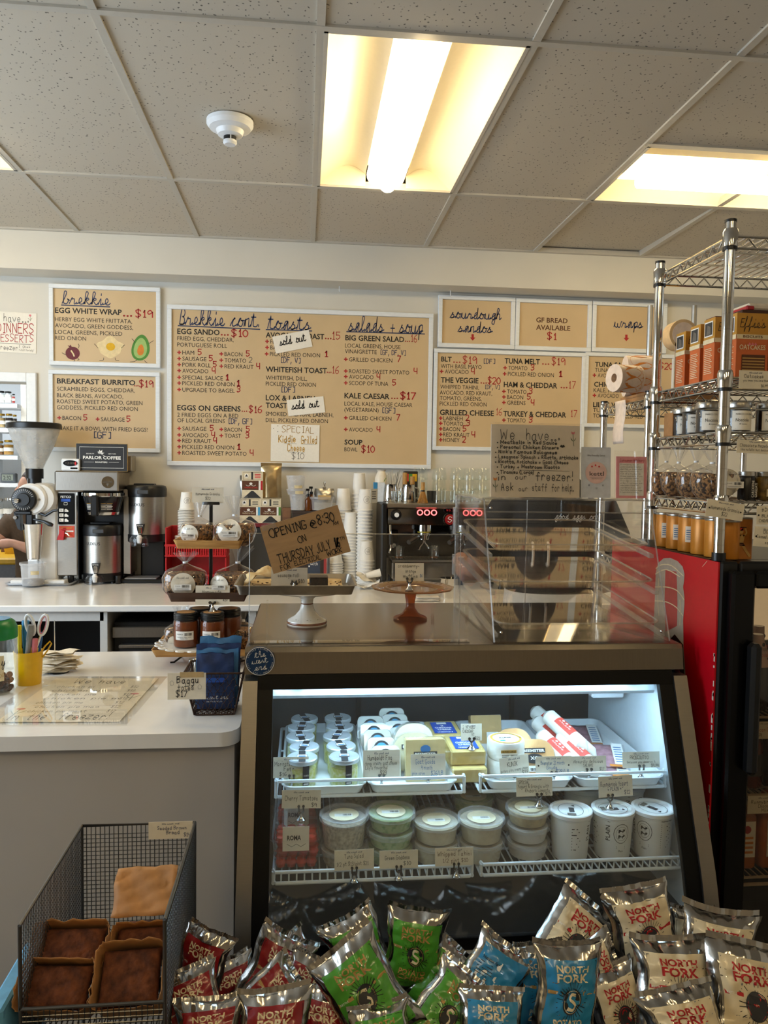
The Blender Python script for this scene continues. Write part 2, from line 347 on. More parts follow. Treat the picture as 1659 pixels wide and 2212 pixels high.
# ================================================================== the room
YW = 4.46; ZC = 2.828; W2 = .6096; X0 = -1.1849; YR = [-2.644, -1.424, -.205, 1.014, 2.233, 3.452, 4.278]; ZS = 2.629
XL, XR, YF = -3.0, 3.3, -2.8
struct('floor', box(XL, XR, YF, 7.2, -.05, 0), mat('grey_floor_tile', '6f6a63', .5, var=.1, scale=3))
OPX = onY(60, 900, YW).x; OPT = onY(60, 826, YW).z; OPL = -2.55; OPB = .93
struct('wall_back', G(box(OPX, XR, YW, YW+.12, 0, 3.0), box(XL, OPL, YW, YW+.12, 0, 3.0), box(OPL, OPX, YW, YW+.12, OPT, 3.0), box(OPL, OPX, YW, YW+.12, 0, OPB-.04)), WALL)
WY0, WY1, WZ0, WZ1 = .6, 3.2, .85, 2.65
struct('wall_left', G(box(XL-.1, XL, YF, WY0, 0, 3), box(XL-.1, XL, WY1, 7.2, 0, 3), box(XL-.1, XL, WY0, WY1, 0, WZ0), box(XL-.1, XL, WY0, WY1, WZ1, 3)), WALL)
struct('wall_right', box(XR, XR+.1, YF, YW+.12, 0, 3.0), WALL); struct('wall_front', box(XL, XR, YF-.1, YF, 0, 3), mat('front_wall_paint', 'b5aa9a', .7, var=.03, scale=3))
wf = struct('window_1', G(box(XL-.08, XL-.02, WY0, WY1, WZ0, WZ0+.05), box(XL-.08, XL-.02, WY0, WY1, WZ1-.05, WZ1), box(XL-.08, XL-.02, WY0, WY0+.05, WZ0+.05, WZ1-.05), box(XL-.08, XL-.02, WY1-.05, WY1, WZ0+.05, WZ1-.05)), WHITE)
sheet('window_pane', box(XL-.055, XL-.05, WY0+.05, WY1-.05, WZ0+.05, WZ1-.05), GLASS, wf)
# dropped soffit above the back counter
struct('trim_1', box(XL, XR, 4.278, YW, ZS, ZC+.05), WALL, label='white boxed soffit running above the menu boards')
# casing round the pass-through to the kitchen
cz = onY(80, 806, YW).z; cx = onY(81, 900, YW).x
struct('trim_2', G(box(OPX, cx, YW-.02, YW, .935, cz, .003), box(OPL, OPX, YW-.02, YW, OPT, cz, .003), box(OPL-.06, OPL, YW-.02, YW, .935, cz, .003)), WHITE, label='white casing round the kitchen pass-through')
# ceiling: deck above, a T-bar grid and each lay-in tile
ce = struct('ceiling', box(XL, XR, YF, YW, ZC+.16, ZC+.2), mat('plenum_grey', '4a4640', .9))
GRID = mat('grid_paint', 'c4beb2', .5, var=.02)
def fissured():
    m = mat('fissured_tile', 'c9c0b0', .95, var=.02, scale=30); nt = m.node_tree; b = nt.nodes['Principled BSDF']
    tc = nt.nodes.new('ShaderNodeTexCoord'); v = nt.nodes.new('ShaderNodeTexVoronoi'); v.inputs['Scale'].default_value = 62
    mp = nt.nodes.new('ShaderNodeMapping'); mp.inputs['Scale'].default_value = (1, 1.0, .001)
    n = nt.nodes.new('ShaderNodeTexNoise'); n.inputs['Scale'].default_value = 25
    nt.links.new(tc.outputs['Object'], mp.inputs[0]); 
    ad = nt.nodes.new('ShaderNodeMixRGB'); ad.inputs[0].default_value = .025; nt.links.new(mp.outputs[0], ad.inputs[1]); nt.links.new(n.outputs['Color'], ad.inputs[2])
    nt.links.new(ad.outputs[0], v.inputs['Vector'])
    r = nt.nodes.new('ShaderNodeValToRGB'); r.color_ramp.elements[0].position = .13; r.color_ramp.elements[1].position = .2
    r.color_ramp.elements[0].color = lin('6d665c'); r.color_ramp.elements[1].color = lin('c9c0b0')
    nt.links.new(v.outputs['Distance'], r.inputs[0]); nt.links.new(r.outputs[0], b.inputs['Base Color']); return m
FISS = fissured()
cols = [X0+W2*c for c in range(-3, 8)]
LIGHTS = [(cols[5], cols[6], YR[4], YR[5], 'y'), (cols[7], cols[9], (YR[4]+YR[5])/2, YR[5], 'x'), (cols[1], cols[3], (YR[4]+YR[5])/2, YR[5], 'x'),
          (cols[5], cols[6], YR[1], YR[2], 'y'), (cols[3], cols[4], YR[1], YR[2], 'y'), (cols[7], cols[8], YR[1], YR[2], 'y')]  # rear row is out of view; its outer two are added as front fill
HALF = [(x, y) for a in LIGHTS if a[4] == 'x' for x in [a[0]] for y in [a[2]]]
bars = [box(x-.012, x+.012, YF, 4.278, ZC-.003, ZC+.03) for x in cols]
xs = [XL]+cols+[XR]
for y in YR[:-1]:
    bars.append(box(XL, XR, y-.012, y+.012, ZC-.004, ZC+.028))
bars += [box(a[0], a[1], a[2]-.012, a[2]+.012, ZC-.004, ZC+.028) for a in LIGHTS if a[4] == 'x']
bars.append(box(XL, XR, 4.254, 4.278, ZC-.004, ZC+.02))
link('ceiling_grid', G(*bars), GRID, ce, 0)
tm = {}
def tile(x0, x1, y0, y1, lift=0, rx=0):
    k = (round(x1-x0, 3), round(y1-y0, 3))
    if k not in tm:
        hx, hy = k[0]/2-.006, k[1]/2-.006; o = link('ceiling_tile', box(-hx, hx, -hy, hy, 0, .016), FISS, ce, 0); tm[k] = o.data
    else: o = bpy.data.objects.new('ceiling_tile', tm[k]); C.objects.link(o); o.parent = ce
    o.location = ((x0+x1)/2, (y0+y1)/2, ZC+.004+lift); o.rotation_euler = (rx, 0, 0)
for i in range(len(xs)-1):
    for j in range(len(YR)-1):
        a, b, y0, y1 = xs[i], xs[i+1], YR[j], YR[j+1]; hit = None
        for L in LIGHTS:
            if L[0]-.01 < (a+b)/2 < L[1]+.01 and y0-.01 < (L[2]+L[3])/2 < y1+.01: hit = L
        if hit is None: tile(a, b, y0, y1, rx=(.028 if (i == 8 and j == 5) else 0), lift=(.013 if (i == 8 and j == 5) else 0))
        elif hit[4] == 'x': tile(a, b, y0, hit[2])
# troffers: steel housing, curved reflectors, round perforated lens that gives the light
REFL = mat('reflector_enamel', 'f4ead0', .35, var=.01)
LENS = mat('glowing_lens', 'fff0c8', .4, var=.01, emit=LAMP*.25, ecol=(1, .76, .42))
CORE = mat('glowing_tube', 'fff6de', .4, var=.01, emit=LAMP, ecol=(1, .80, .47))
TN = ['lit ceiling troffer running towards the menu wall, above the display case', 'lit ceiling troffer lying crosswise above the wire rack', 'lit ceiling troffer whose corner shows at the left edge of the ceiling', 'lit ceiling troffer straight behind the photographer', 'unseen ceiling troffer added as front fill, behind the camera on the left', 'unseen ceiling troffer added as front fill, behind the camera on the right']
for L, nm in zip(LIGHTS, TN):
    x0, x1, y0, y1, d = L; lx, ly = x1-x0, y1-y0
    t = thing('ceiling_light', nm, 'ceiling light', ((x0+x1)/2, (y0+y1)/2, ZC), PI/2 if d == 'x' else 0, 'ceiling lights')
    hw, hl = .305-.010, .61-.010
    link('trim_frame', G(box(-hw, hw, -hl, -hl+.012, -.004, .01), box(-hw, hw, hl-.012, hl, -.004, .01), box(-hw, -hw+.012, -hl, hl, -.004, .01), box(hw-.012, hw, -hl, hl, -.004, .01)), GRID, t, 0)
    for s in (-1, 1):
        n = 14; arc = [(s*(hw-.012-(hw-.10)*k/n), .005+.085*math.sin(PI*.80*k/n)) for k in range(n+1)]
        v = [(a, y, z) for a, z in arc for y in (-hl+.012, hl-.012)]; sheet('reflector', (v, [(2*k, 2*k+1, 2*k+3, 2*k+2) for k in range(n)]), REFL, t, 1)
        for e in (-1, 1):
            poly = [(a, z) for a, z in arc]+[(arc[-1][0], -.002+.0), (arc[0][0], -.002)]
            poly = [(a, z) for a, z in arc]+[(arc[-1][0], .004), (arc[0][0], .004)]
            link('end_plate', prism(poly, e*(hl-.012)-.002, e*(hl-.012)+.002), REFL, t, 0)
    link('housing', box(-hw, hw, -hl, hl, .1, .11), REFL, t, 0)
    n = 16; prof = [(.083*math.cos(PI+PI*k/n), .055-.062*math.sin(PI*k/n)) for k in range(n+1)]
    v = [(a, y, z) for a, z in prof for y in (-hl+.012, hl-.012)]; sheet('lens', (v, [(2*k, 2*k+1, 2*k+3, 2*k+2) for k in range(n)]), LENS, t, 1)
    ln = link('lamp_tube', mv(cyl(.034, -hl+.09, hl-.09, 16), 0, 0, -.012, rx=PI/2), CORE, t)
    ln.location.z = -.0
# smoke detector
sp = onZ(497, 262, ZC)
t = thing('smoke_detector', 'round white smoke detector on a ceiling tile', 'smoke detector', (sp.x, sp.y, ZC))
u = mpp(sp)
link('base', lathe([(0.01*u, 0), (50*u, 0), (50*u, -8*u), (44*u, -16*u), (24*u, -22*u), (.01*u, -22*u)], 36), WHITE, t)
link('sensor_housing', lathe([(30*u, -20*u), (26*u, -30*u), (17*u, -33*u), (.01, -33*u)], 32), WHITE, t)
link('vent', cyl(13.5*u, -42*u, -32*u, 20), BLACK, t)
link('cap', lathe([(.01*u, -41*u), (14*u, -41*u), (15*u, -46*u), (12*u, -50*u), (.01*u, -50*u)], 24), WHITE, t)
for k in range(4): link('fin', box(12*u, 14.5*u, -1.2*u, 1.2*u, -42*u, -32*u), WHITE, t).rotation_euler.z = k*PI/2+.2
# small white hooks under the soffit that carried signs
for px, py, lb in ((973, 628, 'thin white hook under the soffit above the sourdough board'), (733, 618, 'thin white hook under the soffit above the salads column')):
    p = onY(px, py, 4.40); tag(link('ceiling_hook', tube([(p.x, 4.40, ZS), (p.x, 4.40, ZS-.025), (p.x+.004, 4.395, ZS-.03)], .0025), WHITE), lb, 'hook', 'hooks under the soffit')
# ================================================================== framed menu boards on the back wall
BT = mat('tan_menu_print', 'ccb28a', .45, var=.02, scale=8)
FRM = mat('white_frame_wood', 'e6ebf0', .4, var=.04, scale=30, stretch=(1, 1, 8))
YB = 4.432
def board(name, label, x0, x1, y0, y1, fw, group='framed menu boards'):
    """px corners: x0,x1 outer sides, y0 = top at left, y1 = bottom at left"""
    a = onY(x0, y0, YB); b = onY(x0, y1, YB); c = onY(x1, (y0+y1)/2+ (x1-x0)*.02, YB); w = c.x-(a.x+b.x)/2; X = (a.x+b.x)/2; z0, z1 = b.z, a.z
    u = mpp(a)*fw
    t = thing(name, label, 'menu board', (X, YB, z0), 0, group)
    h = z1-z0
    link('frame_rail', box(0, w, -.0, .026, h-u, h, .002), FRM, t, 0); link('frame_rail', box(0, w, 0, .026, 0, u, .002), FRM, t, 0)
    link('frame_stile', box(0, u, 0.0004, .0256, u, h-u, .002), FRM, t, 0); link('frame_stile', box(w-u, w, 0.0004, .0256, u, h-u, .002), FRM, t, 0)
    link('menu_print', box(u-.002, w-u+.002, .012, .018, u-.002, h-u+.002), BT, t, 0)
    M = frame_of((-X, 0, -z0), (1, 0, 0), (0, 0, 1)); M = Matrix.Translation((0, .012, 0)) @ Matrix(((1, 0, 0, -X), (0, 0, -1, 0), (0, 1, 0, -z0), (0, 0, 0, 1)))
    return t, Ink(M)
YT = YB+.012
def pt(x, y): p = onY(x, y, YT); return p.x, p.z
def T(I, s, x0, x1, y, h, col='k', bold=0, hand=False, wt=.13, curs=False, slant=0):
    a = onY(x0, y, YT); m = mpp(a); w = (x1-x0)*m*1.0
    if hand: I.hand(s, a.x, a.z, h*m, w, col, wt, slant, curs, jit=.12)
    else: I.text(s, a.x, a.z, h*m, w, col, bold)
B = lambda I, s, x0, x1, y, h=11: T(I, s, x0, x1, y, h, 'k', .022)
N = lambda I, s, x0, x1, y, h=8.6: T(I, s, x0, x1, y, h)
def R(I, s, x0, x1, y, h=15, wt=.14): T(I, s, x0, x1, y, h, 'r', hand=True, wt=wt)
def D(I, ch, x, y, h=12): T(I, ch, x-4, x+(4.5 if ch != '1' else 4), y, h, 'r', hand=True, wt=.17)
def PL(I, x, y, r=4):
    a = onY(x, y, YT); m = mpp(a); r *= m; k = r*.3
    I.poly([(a.x-k, a.z-r), (a.x+k, a.z-r), (a.x+k, a.z+r), (a.x-k, a.z+r)], 'r'); I.poly([(a.x-r, a.z-k), (a.x+r, a.z-k), (a.x+r, a.z+k), (a.x-r, a.z+k)], 'r', .0007)
def item(I, s, x0, x1, y, pr=None, px=None, plus=True, plx=None):
    if plus: PL(I, plx or x0-7, y-4.5)
    N(I, s, x0, x1, y)
    if pr: D(I, pr, px, y+1)
def NV(I, s, x0, x1, y, h=11): T(I, s, x0, x1, y, h, 'n', hand=True, wt=.14)
def CUR(I, s, x0, x1, y, h, col='n', wt=.1): T(I, s, x0, x1, y, h, col, hand=True, wt=wt, curs=True, slant=.12)
def UL(I, x0, y0, x1, y1, wd=2.2, col='n'): I.line([pt(x0, y0), pt(x1, y1)], wd*.00263, col)
# --- brekkie
t, I = board('menu_board', 'small framed board headed brekkie, with onion, egg and avocado drawings', 105.5, 346, 612, 788, 9)
CUR(I, 'brekkie', 133, 236, 655, 23); UL(I, 133, 659, 237, 663)
B(I, 'EGG WHITE WRAP', 119, 259, 675.5); R(I, '...', 266, 285, 683, 13); R(I, '$19', 292, 330, 685, 15)
for s, x1, y in (('HERBY EGG WHITE FRITTATA,', 281, 693.5), ('AVOCADO, GREEN GODDESS,', 283, 707), ('LOCAL GREENS, PICKLED', 260, 721), ('RED ONION', 184, 734)): N(I, s, 119, x1, y)
m_ = mpp(onY(200, 760, YT))
def limb(I, pts, wd=1.0, col='k'): I.line([pt(*p) for p in pts], wd*m_, col, True)
x, z = pt(157, 763); I.disc(x, z, 15*m_, 14*m_, 'pl'); I.poly([pt(150, 750), pt(146, 746), pt(151, 747), pt(152, 744), pt(155, 749)], 'pl'); limb(I, [(154, 758), (158, 764), (160, 769)], 3, 'eg')
for q in ([(142, 766), (137, 764), (134, 762)], [(169, 752), (171, 747), (169, 743)], [(160, 777), (162, 780), (158, 781)], [(168, 774), (171, 777), (167, 778)]): limb(I, q)
x, z = pt(238, 750)
I.poly([(x+(27+3*math.sin(5*a))*m_*math.cos(a), z+(21+3*math.cos(4*a))*m_*math.sin(a)) for a in [2*PI*k/36 for k in range(36)]], 'eg'); I.disc(x+1*m_, z+1*m_, 9.5*m_, 8.5*m_, 'ye', lift=.0009)
for q in ([(212, 752), (207, 746), (204, 743)], [(262, 752), (266, 748), (269, 745)], [(224, 773), (223, 778), (215, 779)], [(249, 773), (250, 778), (257, 779)]): limb(I, q)
def pear(cx, cy, rx, ry): 
    x, z = pt(cx, cy); return [(x+rx*m_*math.cos(a)*(1-.18*math.sin(a))+.14*rx*m_*math.sin(a), z+ry*m_*math.sin(a)) for a in [2*PI*k/30 for k in range(30)]]
I.poly(pear(304, 751, 19, 28), 'gn'); I.poly(pear(303.5, 752, 14, 22), 'lg', .0008); I.poly(pear(304, 756, 7, 12), 'or', .001)
for q in ([(291, 740), (288, 735), (285, 732)], [(322, 742), (328, 738), (331, 736)], [(296, 778), (290, 781), (281, 782)], [(312, 779), (316, 783), (318, 784)]): limb(I, q)
I.done(t)
# --- burrito
t, I = board('menu_board', 'framed breakfast burrito board below the brekkie board', 105, 345, 798, 974, 9)
B(I, 'BREAKFAST BURRITO', 123, 288, 828, 10.5); R(I, '...', 289, 299, 834, 9); R(I, '$19', 300, 331, 836, 14)
for s, x1, y in (('SCRAMBLED EGGS, CHEDDAR,', 287, 844), ('BLACK BEANS, AVOCADO,', 262, 858), ('ROASTED SWEET POTATO, GREEN', 303, 871), ('GODDESS, PICKLED RED ONION', 293, 884)): N(I, s, 123, x1, y)
item(I, 'BACON', 135, 174, 907, '5', 184); item(I, 'SAUSAGE', 218, 268, 910, '5', 277); N(I, 'MAKE IT A BOWL WITH FRIED EGGS!', 127, 314, 929); NV(I, '[GF]', 203, 239, 946, 13)
I.done(t)
# --- the big board
t, I = board('menu_board', 'largest framed menu board, with toasts, salads and soup columns', 361, 934, 657, 1005, 9.5)
CUR(I, 'Brekkie cont.', 387, 558, 700, 28); UL(I, 385, 703.5, 561, 711.5)
B(I, 'EGG SANDO', 383, 473, 721); R(I, '...', 477, 494, 724, 10); R(I, '$10', 499, 536, 727)
N(I, 'FRIED EGG, CHEDDAR,', 383, 503, 735); N(I, 'PORTUGUESE ROLL', 383, 489, 748.5)
for s, x1, y, p, q in (('HAM', 419, 765.7, '5', 431), ('SAUSAGE', 445, 779, '5', 455), ('PORK ROLL', 454, 792, '5', 463.5), ('AVOCADO', 449, 805, '4', 461), ('SPECIAL SAUCE', 480, 819.5, '1', 491), ('PICKLED RED ONION', 505, 832, '1', 515), ('UPGRADE TO BAGEL', 505.5, 846, '3', 515),
                       ('SAUSAGE', 445, 930, '5', 457), ('AVOCADO', 449, 944, '4', 460), ('RED KRAUT', 455, 956, '4', 464), ('PICKLED RED ONION', 504, 969.5, '1', 516), ('ROASTED SWEET POTATO', 531, 982.5, '4', 543)): item(I, s, 394, x1, y, p, q)
for s, x1, y, p, q in (('BACON', 523, 769, '5', 535), ('RED KRAUT', 547, 795.5, '4', 557), ('BACON', 522, 932, '5', 535), ('TOAST', 520, 945.5, '3', 534)): item(I, s, 485, x1, y, p, q)
item(I, 'TOMATO', 485, 531, 782.5); T(I, '2', 537, 545, 783, 11, 'g', hand=True)
B(I, 'EGGS ON GREENS', 383, 518, 886); R(I, '...', 522, 534, 889, 9); R(I, '$16', 537, 566, 891, 14)
N(I, '2 FRIED EGGS ON A BED', 383, 513, 900); N(I, 'OF LOCAL GREENS', 383, 484, 912); NV(I, '[DF, GF]', 494, 544, 915)
CUR(I, 'toasts', 577, 672, 709, 27); UL(I, 575, 712, 673, 715)
B(I, 'AVOCADO TOAST', 574, 700, 729); R(I, '...', 702, 716, 732, 10); R(I, '15', 718, 735, 733, 16, .1)
item(I, 'FETA', 584, 608, 742); item(I, 'BACON', 584, 622, 755); item(I, 'PICKLED RED ONION', 583, 691, 769, '1', 705); NV(I, '[DF, V]', 607, 649, 783)
B(I, 'WHITEFISH TOAST', 574, 706, 803); R(I, '...', 706, 716, 805, 9); R(I, '16', 718, 732, 806, 15, .1)
N(I, 'WHITEFISH, DILL,', 574, 663, 820); N(I, 'PICKLED RED ONION', 574, 682, 833); NV(I, '[DF]', 608, 637, 847)
B(I, 'LOX & LABNEH', 574, 680, 864.5); B(I, 'TOAST', 574, 620, 881); N(I, 'SMOKED SALMON, LABNEH,', 574, 720, 898); N(I, 'DILL, PICKLED RED ONION', 574, 708, 911.5)
CUR(I, 'salads + soup', 751, 916, 714, 28); UL(I, 749, 716.5, 917, 721.5)
B(I, 'BIG GREEN SALAD', 746, 874, 735); R(I, '...', 875, 886, 738, 9); R(I, '16', 888, 901, 738, 15, .1)
N(I, 'LOCAL GREENS, HOUSE', 745, 866, 750.5); N(I, 'VINAIGRETTE', 745, 814, 763); NV(I, '[GF, DF, V]', 822, 877, 766, 10)
for s, x1, y, p, q in (('GRILLED CHICKEN', 848, 780.6, '7', 862), ('ROASTED SWEET POTATO', 885, 806, '4', 897), ('AVOCADO', 807, 818, '4', 817), ('SCOOP OF TUNA', 839, 831.6, '5', 851), ('GRILLED CHICKEN', 846, 907, '7', 860), ('AVOCADO', 805, 932, '4', 817)): item(I, s, 754, x1, y, p, q)
B(I, 'KALE CAESAR', 744, 842, 860); R(I, '...', 845, 860, 861, 9); R(I, '$17', 864, 899, 862, 14, .16)
N(I, 'LOCAL KALE, HOUSE CAESAR', 744, 892, 876); N(I, '(VEGETARIAN)', 744, 818, 889); NV(I, '[GF]', 826, 854, 892)
B(I, 'SOUP', 744, 783, 960, 10); N(I, 'BOWL', 744, 772, 975); R(I, '$10', 780, 810, 977, 14)
I.done(t)
# --- right-hand boards
t, I = board('menu_board', 'small framed board reading sourdough sandos with a red arrow', 947, 1113, 636, 749, 9)
CUR(I, 'sourdough', 971, 1086, 686, 20, wt=.12); CUR(I, 'sandos', 988, 1066, 716, 20, wt=.12)
def arrow(I, x, y): I.poly([pt(x-2.5, y-7), pt(x-2.5, y), pt(x-6, y), pt(x, y+7), pt(x+6, y), pt(x+2.5, y), pt(x+2.5, y-7)], 'r')
arrow(I, 1021, 729); I.done(t)
t, I = board('menu_board', 'small framed board reading GF bread available', 1114, 1278.5, 643, 755, 9)
T(I, 'GF BREAD', 1158, 1228, 696, 10, 'br', .018); T(I, 'AVAILABLE', 1158, 1234, 712, 10, 'br', .018); R(I, '$1', 1181, 1203, 733, 14); I.done(t)
t, I = board('menu_board', 'small framed board reading wraps, behind the wire rack', 1280, 1441, 649, 759, 9)
CUR(I, 'wraps', 1325, 1392, 706, 19, wt=.12); arrow(I, 1353, 730); I.done(t)
t, I = board('menu_board', 'framed sandwich board listing BLT, the veggie and tuna melt', 936, 1264, 752, 972, 8.5)
B(I, 'BLT', 953, 976, 780.6, 10); R(I, '...', 979, 995, 783, 9); R(I, '$19', 999, 1031, 785, 15, .11); NV(I, '[DF]', 1045, 1070, 785, 9.5); N(I, 'WITH BASIL MAYO', 952, 1042, 795); item(I, 'AVOCADO', 961, 1013, 806.7, '4', 1021)
B(I, 'THE VEGGIE', 952, 1035, 826); R(I, '...', 1038, 1052, 828, 9); R(I, '$20', 1053, 1082, 829, 14)
N(I, 'WHIPPED TAHINI,', 951, 1036, 839.7); NV(I, '[DF, V]', 1048, 1080, 840, 8.5); N(I, 'AVOCADO, RED KRAUT,', 950, 1065, 852); N(I, 'TOMATO, GREENS,', 950, 1042, 864); N(I, 'PICKLED RED ONION', 950, 1053, 876)
B(I, 'GRILLED CHEESE', 950, 1069, 896); R(I, '16', 1072, 1084, 896, 14, .1)
for s, x1, y, p, q in (('LABNEH', 1000, 907.7, '2', 1009), ('TOMATO', 1001, 919, '3', 1011), ('BACON', 994, 931, '5', 1003), ('RED KRAUT', 1015, 943, '4', 1022), ('HONEY', 993, 954.5, '2', 1002)): item(I, s, 957.5, x1, y, p, q, plx=952)
B(I, 'TUNA MELT', 1090, 1168, 785); R(I, '...', 1171, 1187, 787, 9); R(I, '$19', 1191, 1222, 788, 15, .11)
item(I, 'TOMATO', 1098, 1140, 799, '3', 1150); item(I, 'PICKLED RED ONION', 1097, 1199, 812, '1', 1211)
B(I, 'HAM & CHEDDAR', 1088, 1207, 836); R(I, '...', 1211, 1226, 838, 9); R(I, '17', 1229, 1244, 838.5, 15, .1)
for s, x1, y, p, q in (('TOMATO', 1138, 850, '3', 1146), ('BACON', 1131, 862, '5', 1142), ('GREENS', 1136, 874, '4', 1150), ('TOMATO', 1136, 912, '3', 1146)): item(I, s, 1095.5, x1, y, p, q)
B(I, 'TURKEY & CHEDDAR', 1087, 1227, 899); R(I, '17', 1233, 1247, 900, 14, .1); I.done(t)
t, I = board('menu_board', 'framed tuna salad wrap board partly hidden by the wire rack', 1263, 1459, 760, 922, 8)
B(I, 'TUNA SALAD', 1285, 1372, 792, 10); R(I, '$20', 1424, 1455, 797, 13); N(I, 'TUNA, GREENS,', 1285, 1362, 803.6); item(I, 'AVOCADO', 1291, 1338, 815, '4', 1348)
B(I, 'CHICKEN CAESAR', 1283, 1405, 835, 10); N(I, 'KALE, PARMESAN', 1282, 1372, 847); item(I, 'AVOCADO', 1291, 1338, 858.6, '4', 1348); B(I, "LILY'S WRAP", 1281, 1365, 879, 10); N(I, 'TURKEY, HAM, CHEDDAR,', 1281, 1425, 890); N(I, 'TOMATO, PICKLED RED ONION', 1281, 1432, 902); I.done(t)
# ================================================================== loose papers
def paper(name, label, cat, corners, Y, m=PAPER, th=.001, group=None, uy=None):
    """thin sheet given by four px corners (tl, tr, br, bl) on plane Y; returns thing, ink in metres with origin at bl"""
    tl, tr, br, bl = [onY(*c, Y) for c in corners]; w = ((tr-tl).length+(br-bl).length)/2; h = ((tl-bl).length+(tr-br).length)/2
    R_ = ((tr-tl)+(br-bl)).normalized(); M = frame_of(bl, R_, (tl-bl)+(tr-br))
    t = thing(name, label, cat, bl, group=group); t.rotation_euler = M.to_euler()
    link('sheet', box(0, w, 0, h, -th, 0), m, t, 0)
    return t, Ink(Matrix.Identity(4)), w, h
t, I, w, h = paper('sold_out_note', 'tilted sold out note stuck over the avocado toast line', 'note', [(589, 728), (667, 712), (676, 749), (596, 764)], YT-.004)
I.hand('sold', .14*w, .42*h, .40*h, .36*w, wt=.16, curs=True, slant=.2); I.hand('out', .58*w, .42*h, .40*h, .3*w, wt=.16, curs=True, slant=.2); I.done(t)
t, I, w, h = paper('sold_out_note', 'sold out note stuck over the lox and labneh toast line', 'note', [(618, 864.5), (698, 856), (702, 891), (623, 899)], YT-.004)
I.hand('sold', .1*w, .4*h, .42*h, .38*w, wt=.16, curs=True, slant=.2); I.hand('out', .57*w, .4*h, .42*h, .3*w, wt=.16, curs=True, slant=.2); I.done(t)
t, I, w, h = paper('special_note', 'cream note with the kiddie grilled cheese special', 'note', [(585, 915), (690, 918.5), (689, 998), (584.5, 996)], YT-.004)
I.hand('SPECIAL', .22*w, .78*h, .17*h, .66*w, 'tn', .09); I.hand('Kiddie', .15*w, .52*h, .17*h, .36*w, 'o', .16); I.hand('Grilled', .62*w, .5*h, .19*h, .33*w, 'o', .16); I.hand('Cheese', .34*w, .28*h, .18*h, .36*w, 'o', .16); I.hand('$10', .43*w, .07*h, .17*h, .26*w, 'g', .08)
for a, b, c in ((.27, .49, .53), (.62, .49, .93), (.36, .31, .70)): I.line([(a*w, b*h-.002 if b > .4 else .255*h), (c*w, b*h-.002 if b > .4 else .255*h)], .0012, 'g')
for a, b in ((.05, .88), (.14, .95), (.14, .8)): I.disc(a*w, b*h, .0022, col='k')
I.done(t)
t, I, w, h = paper('dinners_sign', 'white hand-lettered dinners and desserts sign left of the brekkie board', 'sign', [(-62, 668), (78, 677), (78, 763), (-62, 757)], YW-.003)
I.hand('We', .12*w, .76*h, .2*h, .2*w, 'k', .07); I.hand('have...', .49*w, .76*h, .18*h, .39*w, 'k', .07); I.hand('DINNERS', .38*w, .48*h, .23*h, .58*w, 'r', .09); I.hand('& DESSERTS', .25*w, .27*h, .18*h, .71*w, 'r', .09); I.line([(.1*w, .22*h), (.92*w, .22*h)], .002, 'k')
I.hand('in the freezer!', .12*w, .06*h, .13*h, .62*w, 'k', .08); I.hand('(Ask', .79*w, .13*h, .06*h, .12*w, 'k', .1); I.hand('staff for help)', .76*w, .05*h, .05*h, .2*w, 'k', .1)
I.disc(.9*w, .94*h, .006, col='pk'); I.line([(.9*w, .92*h), (.905*w, .8*h)], .0015, 'st'); I.line([(.87*w, .87*h), (.903*w, .82*h), (.93*w, .88*h)], .0015, 'st', True); I.done(t)
# ================================================================== builder working in photo-pixel units at the thing's own distance
class K:
    def __init__(s, name, label, cat, cx, by, z=None, Y=None, X=None, rz=0, group=None, dy=0):
        P = onZ(cx, by, z) if z is not None else (onY(cx, by, Y) if Y is not None else onX(cx, by, X)); P = Vector(P); P.y += dy
        s.P = P; s.u = mpp(P); s.t = thing(name, label, cat, P, rz, group)
    def p(s, name, g, m, parent=None, smooth=35, label=None):
        o = link(name, ([(a*s.u, b*s.u, c*s.u) for a, b, c in g[0]], g[1]), m, parent or s.t, smooth)
        if label: o['label'] = label
        return o
    def ink(s, o, R=(1, 0, 0), U=(0, 0, 1)):
        M = frame_of(Vector(o)*s.u, R, U) @ Matrix.Scale(s.u, 4); I = Ink(M); I.lm = 1/s.u; return I
    def cink(s, r, cx=0, cy=0, z=0, r2=None, h=1, a0=-PI/2):
        """lettering wrapped on an upright cylinder (or cone): x runs round it, y up; px units"""
        I = Ink(None); I.lm = 1; u = s.u
        class Cy:
            def __matmul__(_, v):
                rr = r + ((r2-r)*v.y/h if r2 else 0) + .0005/u; a = a0 + v.x/rr
                return Vector(((cx+rr*math.cos(a))*u, (cy+rr*math.sin(a))*u, (z+v.y)*u))
        I.M = Cy(); return I
    def patch(s, name, m, r, x0, x1, z0, z1, cx=0, cy=0, r2=None, h=None, parent=None, a0=-PI/2, n=10, zb=0):
        """label wrapped on a cylinder, x0..x1 measured round the surface"""
        rr = lambda z: r+((r2-r)*(z-zb)/h if r2 else 0)+.0003/s.u
        v = []
        for i in range(n+1):
            x = x0+(x1-x0)*i/n
            for z in (z0, z1): a = a0+x/rr(z); v.append(((cx+rr(z)*math.cos(a))*s.u, (cy+rr(z)*math.sin(a))*s.u, z*s.u))
        return sheet(name, (v, [(2*i, 2*i+2, 2*i+3, 2*i+1) for i in range(n)]), m, parent or s.t, 1)
Ink.lm = 1
_add = Ink.add
def _add2(s, col, v2, f, x, y, sx, sy, rot=0, lift=.0006): _add(s, col, v2, f, x, y, sx, sy, rot, lift*s.lm)
Ink.add = _add2
